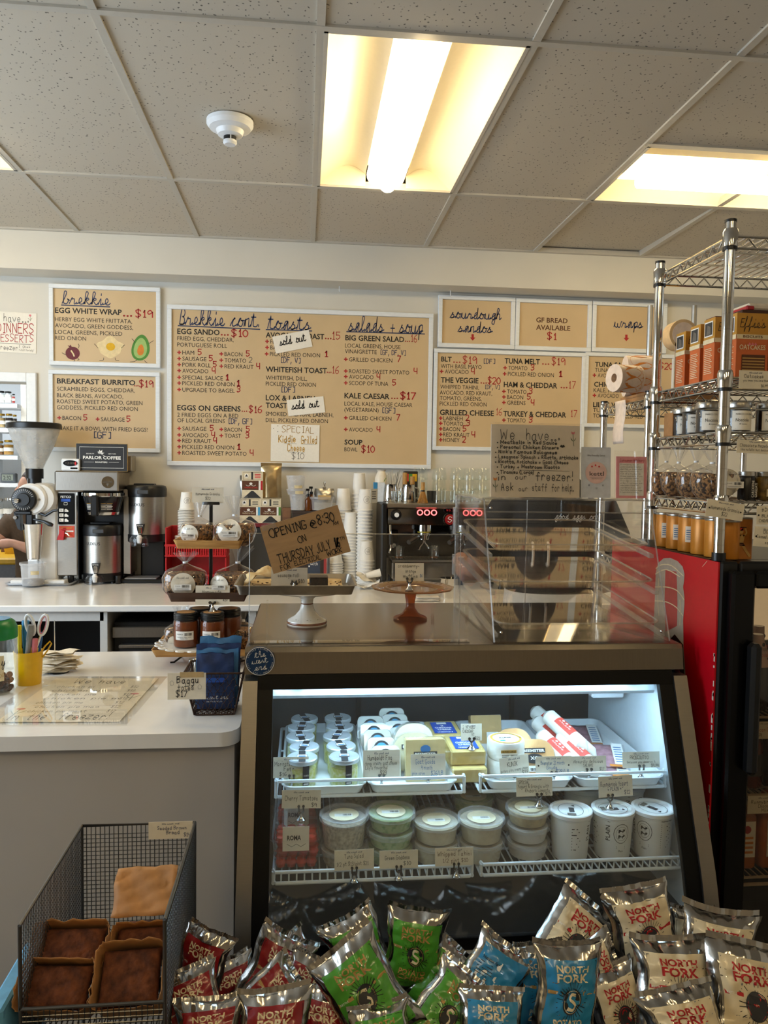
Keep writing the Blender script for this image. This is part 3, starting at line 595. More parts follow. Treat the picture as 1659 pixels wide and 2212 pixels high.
def crumple(nx, ny, fn):
    v = [fn(2*i/nx-1, 2*j/ny-1) for j in range(ny+1) for i in range(nx+1)]
    return v, [(j*(nx+1)+i, j*(nx+1)+i+1, (j+1)*(nx+1)+i+1, (j+1)*(nx+1)+i) for j in range(ny) for i in range(nx)]
def wob(x, y, z=0, s=1): 
    return (math.sin(3.1*x*s+1.7*y*s+z)+math.sin(5.3*y*s-2.9*x*s+2*z)*.6+math.sin(7.7*x*s+4.1*y*s+3*z)*.4)/2
# ================================================================== kitchen seen through the pass-through
KW = mat('kitchen_wall_white', 'eef2f6', .6, var=.01)
struct('wall_kitchen', G(box(XL, 0.4, 7.0, 7.1, 0, 3.0), box(.3, .4, YW+.12, 7.0, 0, 3.0)), KW)
struct('ceiling_kitchen', box(XL, .4, YW+.12, 7.1, 2.9, 3.0), KW)
YK = 6.2; uk = mpp(onY(20, 900, YK))
kx1 = onY(37, 900, YK).x
sh = thing('kitchen_shelf', 'white wall shelves of jars inside the kitchen', 'shelf', (kx1-.75, YK+.3, 0))
KWD = mat('kitchen_shelf_white', 'f2f5f8', .5, var=.01)
link('side_panel', box(.75, .79, -.22, .02, 0, onY(20, 800, YK).z), mat('cream_panel', 'e9e0cf', .6), sh, 0)
for py in (872, 925, 984, 1044, 1122):
    z = onY(20, py, YK).z; link('shelf_board', box(0, .75, -.3, 0, z-.03, z-.001), KWD, sh, 0)
    link('bracket', prism([(-.26, z-.03), (-.01, z-.03), (-.01, z-.16)], .52, .535, 'x'), KWD, sh, 0)
GOLD = mat('gold_lid', 'c9a24a', .3, 1); AMBERC = mat('spice_brown', '8a5a24', .7, var=.2); OATC = mat('oats', 'c9a870', .8, var=.2); DARKC = mat('dark_spice', '3a2a20', .8, var=.2); FLOURC = mat('flour', 'e4e2dc', .8)
def kjar(px, py, wpx, hpx, cont, lid, label, fill=.7):
    P = onY(px, py, YK+.12); u = mpp(P); r, h = wpx*u/2, hpx*u
    t = thing('storage_jar', label, 'jar', P, 0, 'jars on the kitchen shelves')
    link('glass', lathe([(r*.9, 0), (r, h*.06), (r, h*.72), (r*.8, h*.82), (r*.8, h*.86)], 20), GLASS, t); link('contents', cyl(r*.93, h*.03, h*fill, 20), cont, t)
    link('lid', cyl(r*.86, h*.86, h, 20, b=h*.02), lid, t)
    sheet('paper_label', lathe([(r*1.01, h*.25), (r*1.01, h*.5)], 20, cap=False), PAPER, t)
kjar(2, 871, 17, 26, FLOURC, BLACK, 'small white-filled jar at the left end of the top kitchen shelf'); kjar(18, 871, 15, 25, FLOURC, BLACK, 'small white-filled jar second on the top kitchen shelf'); kjar(29.5, 871, 6, 20, mat('chili', 'a8322a', .7), BLACK, 'thin jar with red contents on the top kitchen shelf')
kjar(4, 924, 15, 30, OATC, GOLD, 'gold-lidded oat jar on the second kitchen shelf'); kjar(20, 924, 15, 30, DARKC, GOLD, 'gold-lidded dark spice jar on the second kitchen shelf'); kjar(32, 924, 9, 28, DARKC, GOLD, 'slim gold-lidded dark jar ending the second kitchen shelf')
kjar(2, 983, 12, 30, AMBERC, GOLD, 'gold-lidded brown jar on the third kitchen shelf'); kjar(19, 983, 20, 32, mat('mustard', 'c98f2a', .7, var=.2), GOLD, 'broad gold-lidded mustard-coloured jar on the third kitchen shelf')
kjar(2, 1121, 12, 44, FLOURC, CHROME, 'tall flour jar on the lowest kitchen shelf', .5); kjar(20, 1121, 24, 46, DARKC, CHROME, 'large half-empty jar of dark beans on the lowest kitchen shelf', .4)
P = onY(18, 1043, YK+.05); u = mpp(P); t = thing('kitchen_timer', 'grey digital timer on a kitchen shelf showing 2:32', 'timer', P)
link('case', box(-16*u, 15*u, 0, 14*u, 0, 21*u, 2*u), mat('grey_case', '55585a', .5), t); link('screen', box(-13*u, 10*u, -.6*u, .5*u, 5*u, 18*u), mat('lcd', '8c9284', .4), t)
I = Ink(frame_of((0, -.75*u, 0), (1, 0, 0), (0, 0, 1))); I.text('2:32', -10*u, 7*u, 8*u, 16*u, 'k'); I.done(t)
# prep table with a yellow top, tub and a paper bag
YP = 5.5; P = onY(20, 1205, YP); zt = P.z
PT = thing('prep_table', 'kitchen prep table with a yellow top', 'table', (onY(58, 1200, YP).x-1.1, YP, 0))
YEL = mat('yellow_board', 'd6a316', .5, var=.06); GREY = mat('grey_laminate', '6b6a6c', .6)
link('table_top', box(0, 1.1, -.02, .6, zt-.045, zt, .01), YEL, PT, 0); link('apron', box(.03, 1.07, .0, .02, zt-.3, zt-.045), GREY, PT, 0)
for x, y in ((.05, .04), (1.0, .04), (.05, .52), (1.0, .52)): link('leg', box(x, x+.05, y, y+.05, 0, zt-.045), GREY, PT, 0)
P = onZ(27, 1199, zt); u = mpp(P); tub = thing('food_tub', 'yellow tray of dough on the kitchen prep table', 'tray', (P.x, P.y+.12, zt))
link('tray', mv(pan(28*u, 16*u, 17*u, 1.2*u, 3*u, 6*u, 2*u)), YEL, tub); link('dough', mv(lathe([(.01, 0), (1, 0), (1, .3), (.7, .8), (.01, 1)], 20), 0, 0, 3*u), mat('dough', 'd9cbb0', .8, var=.1), tub).scale = (24*u, 13*u, 17*u)
P = onZ(25, 1120, zt); u = mpp(onY(25, 1120, 5.9)); pb = thing('paper_bag', 'brown paper bag standing on the kitchen prep table', 'bag', (onY(18, 1150, 5.9).x, 5.9, zt))
link('bag', G(loft([rr for rr in [[(a*u, b*u, z*u) for a, b in rrect(-13, 13, -8, 8, 2)] for z in (0, 50)]]+[[(a*u+2*u*math.sin(a), b*u*.5, 58*u+2*u*math.sin(b+a)) for a, b in rrect(-13, 13, -8, 8, 2)]])), mat('kraft_dark', '6b452a', .8, var=.12, bump=.3, bscale=60), pb)
# ================================================================== back counter
ZK = .99; YKF = 3.55
QUARTZ = mat('white_quartz', 'eceae6', .18, var=.02, scale=12, coat=.2)
xl_, xr_ = -2.9, 2.2
t = thing('back_counter', 'long white quartz counter under the menu boards', 'counter', (0, YKF, 0))
link('worktop', box(xl_, xr_, 0, YW-YKF, ZK-.03, ZK, .004), QUARTZ, t, 0)
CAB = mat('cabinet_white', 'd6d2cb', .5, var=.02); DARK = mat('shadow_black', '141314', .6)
xs_ = [onY(px, 1360, YKF+.03).x for px in (224, 545, 760)]
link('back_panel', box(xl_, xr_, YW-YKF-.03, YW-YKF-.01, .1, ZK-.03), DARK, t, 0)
for x in [xl_+.02, -1.75]+xs_+[1.5, xr_-.04]: link('divider', box(x-.016, x+.016, .03, YW-YKF-.03, 0, ZK-.03), CAB, t, 0)
link('top_rail', box(xl_, xs_[0], .03, .05, ZK-.075, ZK-.031), CAB, t, 0)
link('shelf_board', box(xl_+.04, xs_[0]-.016, .05, YW-YKF-.03, .42, .44), CAB, t, 0)
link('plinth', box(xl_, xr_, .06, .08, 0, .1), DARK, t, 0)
KRAFT = mat('kraft_paper', 'a5784a', .8, var=.08, bump=.2, bscale=40)
for i, (px, py) in enumerate(((150, 1385), (156, 1390), (148, 1394))):
    P = onY(px, py, YKF+.12); k = thing('folded_paper_bag', ['top', 'middle', 'lowest'][i]+' flat brown paper bag on the shelf under the back counter', 'bag', (P.x, P.y, .44+.02*(2-i)+.012), .05*(i-1), 'flat bags under the back counter')
    link('paper', crumple(10, 4, lambda a, b: (a*.22, b*.12+.06, .006*wob(a*2, b*2, i))), KRAFT, k).modifiers.new('s', 'SOLIDIFY').thickness = .004
for n in range(2):
    k = thing('carton', ['long flat brown carton in the lower bay under the back counter', 'brown carton stacked behind under the back counter'][n], 'carton', (-1.35+.1*n, YKF+.12+.3*n, .0)); link('box_body', box(-.25, .25, 0, .26, .1, .40, .004), KRAFT, k, 0); link('tape', box(-.03, .03, -.0008, .2, .1, .4008), mat('tan_tape', 'b9975f', .3), k, 0)
fr = thing('undercounter_fridge', 'dark undercounter fridge below the back counter', 'fridge', ((xs_[0]+xs_[1])/2, YKF+.06, 0))
hw = (xs_[1]-xs_[0])/2-.03
link('cabinet', box(-hw, hw, .03, .6, .05, .90, .004), BLACK, fr, 0); link('top_trim', box(-hw, hw, .0, .03, .83, .88, .003), STEELH, fr, 0); link('door', box(-hw+.03, hw, .005, .03, .1, .80, .004), mat('charcoal_door', '2b2b2d', .35, var=.05), fr, 0); link('handle', box(-hw+.03, hw, -.012, .005, .785, .80, .003), STEELH, fr, 0)
for x in (-hw+.03, hw-.03): link('foot', cyl(.015, 0, .05, 12, x, .3), BLACK, fr)
# ---- grinder
WENA = mat('white_enamel', 'e4e3e0', .3, var=.02, coat=.3); SILV = mat('silver_paint', 'a9a9aa', .35, .6, var=.03)
k = K('coffee_grinder', 'white coffee grinder with a clear cone hopper of beans', 'coffee grinder', 92, 1262, ZK)
k.p('tray_base', G(box(-58, -26, -26, -2, 0, 12, 2), box(10, 54, -26, -2, 0, 12, 2), box(-58, 54, -2, 60, 0, 6, 2)), WENA)
k.p('column', box(-8, 32, 0, 60, 6, 175, 5), WENA)
k.p('body', G(yax(lathe([(20, -46), (31, -42), (33, -30), (33, 20), (30, 27), (20, 30)], 32), 0, 10, 186)), WENA)
k.p('face_plate', yax(lathe([(4, 26), (33, 26), (34, 30), (30, 34), (4, 34)], 32), -26+10, 8, 184), WENA)
d = k.p('grind_dial', yax(lathe([(.5, 26), (25, 26), (25.5, 33), (23, 36), (14, 37), (13, 40), (.5, 40)], 32), -26, 0, 184), BLACK)
I = k.ink((-26, -36.6, 184))
for i in range(26): a = .35+i*.2; I.line([(18*math.cos(a), 18*math.sin(a)), (22*math.cos(a), 22*math.sin(a))], .5, 'w')
I.done(d)
k.p('dial_knob', yax(lathe([(.5, 38), (5, 38), (5, 46), (3, 48), (.5, 48)], 16), -37, 0, 182), CHROME)
for x in (-57, 1): k.p('screw', yax(cyl(2.5, 33, 36, 10), x+2, 8, 184), CHROME)
k.p('neck', G(cyl(18, 228, 249, 24, -18, 10), cyl(14, 214, 229, 24, -18, 10)), BLACK)
k.p('hopper', lathe([(17, 248), (22, 260), (36, 290), (47, 318), (53, 336), (53, 336.4), (51.6, 336), (45.6, 318), (34.6, 290), (20.6, 260), (16, 249)], 36, -18, 10, cap=False), clear('hopper_plastic', (.93, .93, .92), .15, 1.45, haze=.3, hcol=(.75, .73, .7)))
k.p('hopper_rim', lathe([(52, 334), (55, 335), (55, 345), (53, 347), (.5, 347), (.5, 343), (50, 342), (50, 335)], 36, -18, 10), BLACK)
k.p('spout', G(box(-46, -12, -32, 2, 152, 160, 2), box(-26, -10, -26, -6, 128, 154, 3), prism([(-48, 158), (-36, 158), (-34, 118), (-40, 122), (-46, 140)], -30, -12)), BLACK)
k.p('lever', tube([(-6, -14, 156), (14, -20, 150), (30, -24, 160), (40, -24, 162)], 3), BLACK); k.p('lever', tube([(-10, -22, 142), (14, -30, 138), (26, -32, 132), (32, -32, 130)], [2.5, 3, 5, 3.5]), BLACK)
k.p('clamp', yax(cyl(4, 26, 32, 12), -44, -2, 146), CHROME)
k.p('tray', mv(pan(66, 34, 8, 1.5, 3, 10, 4), 0, 6, -2.2), SILV)
k2 = K('steel_tumbler', 'tapered steel cup hanging under the grinder spout', 'cup', 80, 1262, ZK)
k2.p('cup', lathe([(.5, 57), (14, 57), (21, 131), (21.5, 132), (20, 132), (13, 59), (.5, 59)], 28, 0, -18), CHROME); k2.p('hook', box(-8, 8, -4, 1, 118, 131, 1), BLACK)
k2 = K('deli_container', 'frosted plastic tub with coffee grounds under the grinder', 'tub', 74, 1266, ZK)
k2.p('tub', lathe([(.5, 3.5), (22, 3.5), (25, 46), (27.5, 48), (27.5, 52), (26, 52), (24, 46), (21, 5), (.5, 5)], 28, 0, -6), TUBW); k2.p('grounds', cyl(20.5, 5, 15, 24, 0, -6), mat('coffee_grounds', '3a2718', .9, var=.2)); k2.patch('tape_label', mat('masking_tape', 'd8c9a0', .7), 25, 3, 20, 28, 36, 0, -6)
# ---- brewer
k = K('coffee_brewer', 'stainless coffee brewer with a black brew basket', 'coffee brewer', 200, 1262, ZK)
k.p('cabinet', G(box(-74, -31, 0, 95, 18, 201, 2), box(-31, 62, 60, 95, 18, 201, 1), box(58, 74, 30, 95, 18, 205, 1)), STEEL, smooth=0)
k.p('cavity', G(box(-31, 58, 50, 60, 18, 200), box(-31, -29.5, 3, 55, 18, 200)), BLACK, smooth=0)
k.p('head', box(-74, 58, -14, 95, 200, 244, 3), STEELH, smooth=0); k.p('tank', box(-46, 72, 50, 95, 244, 280, 2), STEEL, smooth=0)
b = k.p('badge', yax(cyl(12.5, 14, 15.5, 28), 36, 0, 221), CHROME); I = k.ink((36, -16, 221)); I.text('EXTRACTOR', -10, -1.5, 3, 20, 'g'); I.poly([(-3, -3), (3, -3), (0, -9)], 'g'); I.done(b)
cp_ = k.p('control_panel', box(-71, -36, -1.5, 1, 129, 196, 1.2), BLACKG); I = k.ink((0, -1.7, 0))
I.text('FETCO', -65, 186, 4.5, 22, 'w', .03); I.rect(-64, -45, 178, 184, 'bl'); 
for i, z in enumerate((156, 145.5, 135)): I.rect(-68, -59, z, z+7, 'w'); I.text(['S', 'M', 'L'][i], -65.5, z+1.8, 3.4, 3, 'k', lift=.0009); I.poly([(-57, z), (-49, z), (-49, z+3), (-54, z+7), (-57, z+5)], 'w')
I.line([(-58, 171), (-52, 171), (-51, 172), (-51, 176), (-58, 176), (-58, 171)], .7, 'w'); I.done(cp_)
wl = k.p('warning_label', box(-69, -37, -.6, .2, 101, 126), mat('orange_label', 'd8492a', .5)); I = k.ink((0, -.8, 0)); I.rect(-55, -39, 113, 116, 'w'); I.text('WARNING', -64, 120, 3, 22, 'ye'); I.poly([(-67, 102), (-60, 122), (-54, 122), (-58, 102)], 'rr'); I.done(wl)
k.p('fill_handle', G(prism([(-72, 96), (-58, 96), (-56, 116), (-64, 118)], -8, -1)), mat('red_plastic', 'c01c1e', .35), smooth=0)
k.p('spout_tap', tube([(-57, -4, 112), (-50, -8, 110), (-46, -8, 104)], 1.8), CHROME)
bb = k.p('brew_basket', lathe([(.5, 149), (30, 149), (33, 152), (42, 190), (43, 198), (.5, 198)], 32, 21, 8), mat('smoked_basket', '17181b', .2, var=.05)); k.p('basket_rim', lathe([(43, 190), (45, 192), (45, 198), (43, 198)], 32, 21, 8, cap=False), CHROME)
k.p('basket_band', lathe([(33.3, 151), (34.8, 157)], 32, 21, 8, cap=False), CHROME)
k.p('basket_handle', box(8, 23, -46, -30, 150, 194, 3), BLACK); I = k.cink(36.5, 21, 8, 160, 41.5, 22)
for i in range(5): I.rect(5, 29-2*(i % 2), 3+i*3, 4.2+i*3, 'tn' if i == 4 else 'w'); I.rect(-29, -14, 3+i*3, 4.2+i*3, 'tn' if i == 4 else 'w')
I.done(bb)
for x, y in ((-47, 6), (52, 6), (-47, 85), (60, 85)): k.p('foot', lathe([(5, 0), (6, 2), (7, 18), (.5, 18)], 14, x, y), BLACK)
# ---- thermal dispensers
def luxus(label, cx, by, r, z0, z1, zt, stand, dy=0):
    k = K('coffee_dispenser', label, 'coffee dispenser', cx, by, ZK, group='thermal coffee dispensers', dy=dy)
    k.p('body', cyl(r, z0, z1, 40), STEEL); k.p('base_ring', lathe([(.5, z0-17), (r-2, z0-17), (r+1, z0-14), (r+1, z0+1), (.5, z0+1)], 40), BLACK)
    k.p('lid', G(lathe([(.5, z1-1), (r+1, z1-1), (r+1.5, z1+16), (r-1, z1+22), (r-8, z1+24), (.5, z1+24)], 40), box(-r*.55, r*.45, -14, 14, z1+23, z1+27, 1)), BLACK)
    k.p('gauge', box(-10, 13, -r-2.6, -r+5, z1+6, z1+14, 1), mat('gauge_grey', '4b4d50', .3))
    I = k.cink(r, 0, 0, z1-20); I.text('LUXUS', -r*.62, 0, 6.2, r*.74, 'k', .01); I.done(k.t)
    sp = k.p('tap', G(prism([(-10, z0+24), (6, z0+24), (4, z0+12), (0, z0+2), (-5, z0+2), (-8, z0+12)], -r-10, -r+2), ), BLACK, smooth=0); k.p('tap_lever', box(-6, 2, -r-12, -r-9, z0+4, z0+18, 1), CHROME); I = k.ink((0, -r-10.4, 0)); I.text('FETCO', -8, z0+19.6, 2.6, 12, 'w'); I.done(sp)
    k.p('tap_guard', lathe([(9, z0-24), (19, z0-22), (19, z0-6), (15, z0-1), (14, z0-1), (17, z0-7), (17, z0-20), (9, z0-22)], 24, -4, -r-8), ACRY); k.p('tap_nozzle', lathe([(4, z0-16), (6, z0-4), (3, z0+2), (.5, z0+2)], 14, -4, -r-8), WHITE)
    if stand:
        k.p('stand_leg', box(-r+1, -r+16, -12, 14, 8, z0-16, 2), BLACK); k.p('stand_leg', box(-12, r-3, 4, 34, 8, z0-16, 3), BLACK)
        k.p('stand_base', G(box(-r-8, r+2, -r-6, 34, 0, 8, 2)), BLACK); k.p('drip_plate', box(-r+6, r-12, -r-2, -2, 8, 11, 1), SILV)
    else:
        for x, y in ((-28, -20), (26, -20), (0, 28)): k.p('foot', cyl(5, 0, z0-16, 12, x, y), BLACK)
luxus('steel dispenser standing under the brew basket of the brewer', 222, 1257, 41, 22, 103, 127, False, -.0)
luxus('taller steel dispenser raised on its own black stand, right of the brewer', 318, 1252, 42, 101, 182, 207, True, -.03)
# ---- timer and coffee sign on the brewer
zb = ZK+244*mpp(onZ(200, 1262, ZK)); bp = onZ(200, 1262, ZK); yb = bp.y-14*mpp(bp)
k = K('digital_timer', 'small white digital timer on top of the brewer', 'timer', 152, 1017, Y=yb+.01); k.t.location.z = zb
k.p('case', box(-19, 19, 0, 8, 0, 26, 2), WHITE); k.p('display', yax(cyl(1, 0, 1, 24), 0, 0, 0), BLACKG); o = k.t.children[-1]; o.scale = (15, 1, 6.5); o.location = (0, -.0002, 16.5*k.u); k.p('button', box(0, 15, -.7, .5, 4, 7.5, .5), BLACKG)
I = k.ink((0, -1.3, 0)); I.text('12:00', -9, 14, 5, 17, 'g'); I.disc(11, 16, 2, 4, 'rr'); I.done(k.t)
k = K('coffee_sign', 'black coffee roasters sign with gold edge standing on the brewer', 'sign', 220, 1018, Y=yb+.03); k.t.location.z = zb
k.p('sign_board', box(-54, 54, 0, 4, 0, 60, .6), mat('gold_edge', 'b99b62', .5)); k.p('sign_face', box(-53, 53, -.6, .2, 1, 59), mat('sign_black', '1c1b1c', .5)); I = k.ink((0, -.9, 0))
I.line([(-46, 7), (46, 7), (46, 52), (-46, 52), (-46, 7)], .9, 'w'); I.text('PARLOR COFFEE', -39, 26, 6.5, 79, 'w', .03); I.text('ROASTERS', -13, 18, 3, 25, 'w', .02); I.line([(-37, 19.5), (-16, 19.5)], .5, 'w'); I.line([(15, 19.5), (36, 19.5)], .5, 'w'); I.text('BROOKLYN', -32, 36.5, 2.2, 16, 'w'); I.text('NEW YORK', 14, 36.5, 2.2, 16, 'w')
for a, l in ((1.2, 9), (1.9, 9), (.2, 8), (2.9, 7), (2.5, 8)): I.poly([(-2, 38), (-2+l*.5*math.cos(a-.4), 38+l*.5*math.sin(a-.4)), (-2+l*math.cos(a), 38+l*math.sin(a)), (-2+l*.5*math.cos(a+.4), 38+l*.5*math.sin(a+.4))], 'w')
I.line([(-2, 38), (4, 34), (8, 32)], .7, 'w'); I.done(k.t)
# ---- red bins, lids and cups
REDP = mat('red_bin_plastic', 'b81f24', .35, var=.04); CUPW = mat('cup_paper', 'ece8e0', .6, var=.015)
def redbin(label, by, zlift):
    k = K('storage_bin', label, 'bin', 426, 1264, ZK, group='red stacking bins'); z = zlift
    k.p('bin_body', G(box(-64, -61, -20, 50, z, z+62, 1), box(61, 64, -20, 50, z, z+62, 1), box(-64, 64, 47, 50, z, z+62, 1), box(-61, 61, -20, 47, z, z+3)), REDP, smooth=0)
    k.p('front_lip', G(box(-64, 64, -30, -26, z+22, z+27, 1), box(-64, 64, -28, -25, z, z+4, 1), *[box(-60+i*5, -57.6+i*5, -28, -26, z+4, z+22) for i in range(25)]), REDP, smooth=0)
redbin('lower red plastic stacking bin behind the granola stand', 1264, 0); redbin('upper red plastic stacking bin holding lids and cups', 1264, 64)
ub = mpp(onZ(426, 1264, ZK)); pb_ = onZ(426, 1264, ZK)
def rings(r, n, dz, z0=0, taper=0): return G(*[lathe([(r*.86, z0+i*dz), (r, z0+i*dz+.3*dz), (r, z0+i*dz+.62*dz), (r*.86, z0+i*dz+.9*dz)], 24) for i in range(n)])
for (px, dz, r, n, lb) in ((401, 3.4, 18, 16, 'tall column of white cup lids in the red bin'), (386, 4, 10, 7, 'short column of small white lids at the left of the red bin'), (432, 3.4, 14, 9, 'column of white lids behind the granola bag in the red bin')):
    k = K('lid_stack', lb, 'cup lids', px, 1264, ZK, group='lids in the red bin', dy=.02+.03*(px == 432))
    for i in range(n): k.p('lid', mv(lathe([(r*.80, 0), (r, 1), (r, 2.2), (r*.84, dz*.9)], 22), 0, 0, 67+(12 if n < 10 else 40)+i*dz), CUPW)
def cup(k, r0, r1, h, z, logo=True, nm='cup'):
    o = k.p(nm, lathe([(.5, z+h), (r1-.8, z+h), (r1, z+h-.6), (r0, z+3), (r0+1.4, z+2.2), (r0+1.4, z), (r0-.6, z), (r0-1, z+3), (.5, z+h-4)], 28), CUPW)
    if logo:
        I = k.cink(r0, 0, 0, z, r1, h); q = h*.52; R0 = r0*.46
        I.line([(R0*math.cos(a)+3, q+R0*math.sin(a)) for a in [2*PI*i/20 for i in range(21)]], .45, 'g'); I.hand('the', R0*.35-3+1.5, q+2, 2.6, R0*.7, 'g', .12); I.hand('west', -R0*.55+3, q-1, 2.6, R0*1.1, 'g', .12); I.hand('end', 3-R0*.35, q-4, 2.6, R0*.7, 'g', .12); I.done(o)
k = K('paper_cup', 'upside-down paper cup on top of the lid column in the red bin', 'paper cup', 402, 1264, ZK, dy=.02); cup(k, 15, 11.5, 38, 67+40+55)
# ---- tea boxes, pouches
k = K('black_crate', 'dark crate behind the cardboard sign carrying the tea boxes', 'crate', 566, 1262, ZK, dy=.10)
k.p('crate_body', box(-54, 46, 0, 66, 0, 118, 2), mat('charcoal_box', '26282c', .5)); k.p('crate_front', box(-46, 38, -2, 0, 8, 106, 1), mat('charcoal_front', '31353b', .35)); k.p('crate_tray', box(-56, 48, -3, 68, 118, 126, 1), mat('crimson_tray', '6f1420', .5))
zc_ = k.P.z+126*k.u
def teabox(label, px, w, h, zl, stripe, yoff=0):
    q = K('tea_box', label, 'tea box', px, 1262, ZK, group='boxes of tea', dy=.10+yoff); z = 126+zl
    q.p('box_body', box(-w/2, w/2, 4, 40, z, z+h, .4), mat('tea_box_cream', 'e0d3b4', .6)); I = q.ink((0, 3.9, z))
    I.rect(-w/2+.5, w/2-.5, h*.32, h*.66, 'br'); I.rect(w/2-9, w/2-5, h*.32, h*.66, 'w', .0008); I.rect(w/2-5, w/2-.5, h*.32, h*.66, stripe, .0009)
    I.line([(-w/2+3, h*.7), (-w/2+3, h*.97), (w/2-3, h*.97), (w/2-3, h*.7), (-w/2+3, h*.7)], .5, 'br'); I.rect(-2.4, 1.4, h*.7, h*.98, 'dg'); I.disc(-w/2+10, h*.84, 4.4, col='w', lift=.0007); I.poly([(-w/2+7, h*.81), (-w/2+13, h*.81), (-w/2+10, h*.9)], 'k', .001)
    for i in range(3): I.rect(5, w/2-5, h*(.76+.06*i), h*(.79+.06*i), 'rr' if stripe == 'r' else 'g')
    I.disc(-w*.07, h*.55, 3.2, 2.6, 'w', lift=.001); I.line([(-w*.3, h*.5), (-w*.2, h*.46), (-w*.07, h*.5), (w*.06, h*.46), (w*.16, h*.5)], .7, 'w', True, .001); I.text('HARNEY & SONS', -w*.36, h*.38, 3, w*.6, 'rr' if stripe == 'r' else 'cr', lift=.001)
    I.poly([(-w*.42, 1), (w*.42, 1), (w*.05, h*.28), (-w*.05, h*.28)], 'dg'); I.done(q.t)
teabox('cream and brown tea box, left one of the lower pair', 536, 44, 53, 0, 'bu'); teabox('cream and brown tea box, right one of the lower pair, green stripe', 581.5, 44, 53, 0, 'gn'); teabox('cream and brown tea box with a red stripe stacked on top', 541, 45, 58, 53.5, 'r')
def pouch(label, px, w, h, z, m, yoff, tilt=0, by=1262):
    q = K('foil_pouch', label, 'pouch', px, by, ZK, dy=.10+yoff); 
    def f(sgn): return lambda a, b: (a*w/2*(1-.05*(1-b*b)), sgn*(7*(1-abs(a)**3)*max(0, 1-max(0, b)**2*1.0-.2*(b > .8))*(1 if b < .75 else .15)+.5*wob(a*2, b*2, sgn)), z+(b+1)*h/2)
    g = G(crumple(12, 14, f(1)), crumple(12, 14, f(-1))); q.p('pouch', g, m, smooth=60); q.p('seal', box(-w/2, w/2, -1, 1, z+h*.93, z+h, .3), m); return q
GOLDF = mat('champagne_foil', 'cbb48a', .28, 1, var=.05, bump=.4, bscale=14); SILF = mat('silver_foil', 'a8a59e', .3, 1, var=.05, bump=.4, bscale=14)
pouch('shiny champagne foil pouch standing on the right tea box', 582, 45, 74, 126+53.5, GOLDF, .045); pouch('grey foil pouch standing behind the stacked tea box', 534, 46, 96, 126, SILF, .13)
# ---- clear tubs, pump bottles, foil bag by the tea
k = K('brown_carton', 'plain brown carton left of the clear tubs', 'carton', 617, 1262, ZK, dy=.09); k.p('carton_body', box(-9, 9, 0, 30, 0, 160, .6), mat('carton_brown', '6e4a30', .7)); k.p('carton_flap', box(-9, 9, -.6, 0, 140, 160), mat('carton_brown_light', '7d5638', .7))
for cx, z, r0, r1, h, lb in ((642, 156, 15, 18, 33, 'clear deli tub with a taped label, lowest of the stack'), (639, 189, 19, 21, 12, 'squat frosted deli tub in the middle of the stack'), (637, 201, 17, 20.5, 29, 'empty clear deli tub at the top of the stack')):
    q = K('deli_tub', lb, 'tub', cx, 1262, ZK, group='stack of clear deli tubs', dy=.08); q.p('tub', lathe([(.5, z), (r0, z), (r1, z+h-4), (r1+1, z+h-3), (r1+1, z+h), (r1-1, z+h), (r0-1, z+1), (.5, z+1)], 28), TUBW)
    if h < 32: q.patch('tape_label', mat('masking_tape', 'd8c9a0', .7), r1, -3, 15, z+2, z+8)
k = K('supply_box', 'low dark box under the clear tubs behind the cardboard sign', 'box', 660, 1262, ZK, dy=.05); k.p('box_body', box(-30, 64, 0, 50, 0, 156, 1), mat('dark_box', '30231d', .6)); k.p('lid', box(-31, 65, -1, 51, 150, 156, 1), mat('dark_lid', '3b2c24', .5))
for cx, lb, h in ((664, 'amber pump bottle left of the foil bag', 30), (671, 'amber pump bottle just behind the first one', 33)):
    q = K('pump_bottle', lb, 'bottle', cx, 1262, ZK, group='amber pump bottles', dy=.06+.03*(cx == 671)); q.p('bottle', lathe([(.5, 156), (6, 156), (6.5, 158), (6.5, 156+h*.75), (3, 156+h*.9), (3, 156+h), (.5, 156+h)], 18), mat('amber_glass', '8a4a12', .1, trans=.6)); q.p('pump', G(cyl(3.5, 156+h, 156+h+6, 12), cyl(1.2, 156+h+6, 156+h+13, 8), box(-5, 3, -1.6, 1.6, 156+h+12, 156+h+17, .6)), BLACK)
q = K('plastic_tub', 'wide frosted tub under the clipped foil bag', 'tub', 693, 1262, ZK, dy=.085); q.p('tub', lathe([(.5, 156), (22, 156), (25, 178), (27, 180), (27, 184), (.5, 184)], 28), TUBW)
q = K('foil_bag', 'silver foil bag folded over and held by a clip', 'bag', 700, 1262, ZK, dy=.12)
def fb(s): return lambda a, b: (a*23*(1-.1*b)+.8*wob(a, b), s*(8*(1-a*a)*(1-max(0, b))+1)+1.2*wob(a*2, b*2, s), 170+(b+1)*15)
q.p('bag', G(crumple(12, 10, fb(1)), crumple(12, 10, fb(-1))), SILF, smooth=60); q.p('tape_label', box(-14, 14, -10.5, -9.5, 176, 186), mat('tan_label', 'c7a66a', .6)); q.p('clip', G(box(-4, 4, -3, 3, 198, 204, 1), tube([(0, 0, 204), (2, 0, 212), (0, 0, 216), (-2, 0, 212), (0, 0, 204)], .7, 6)), CHROME)
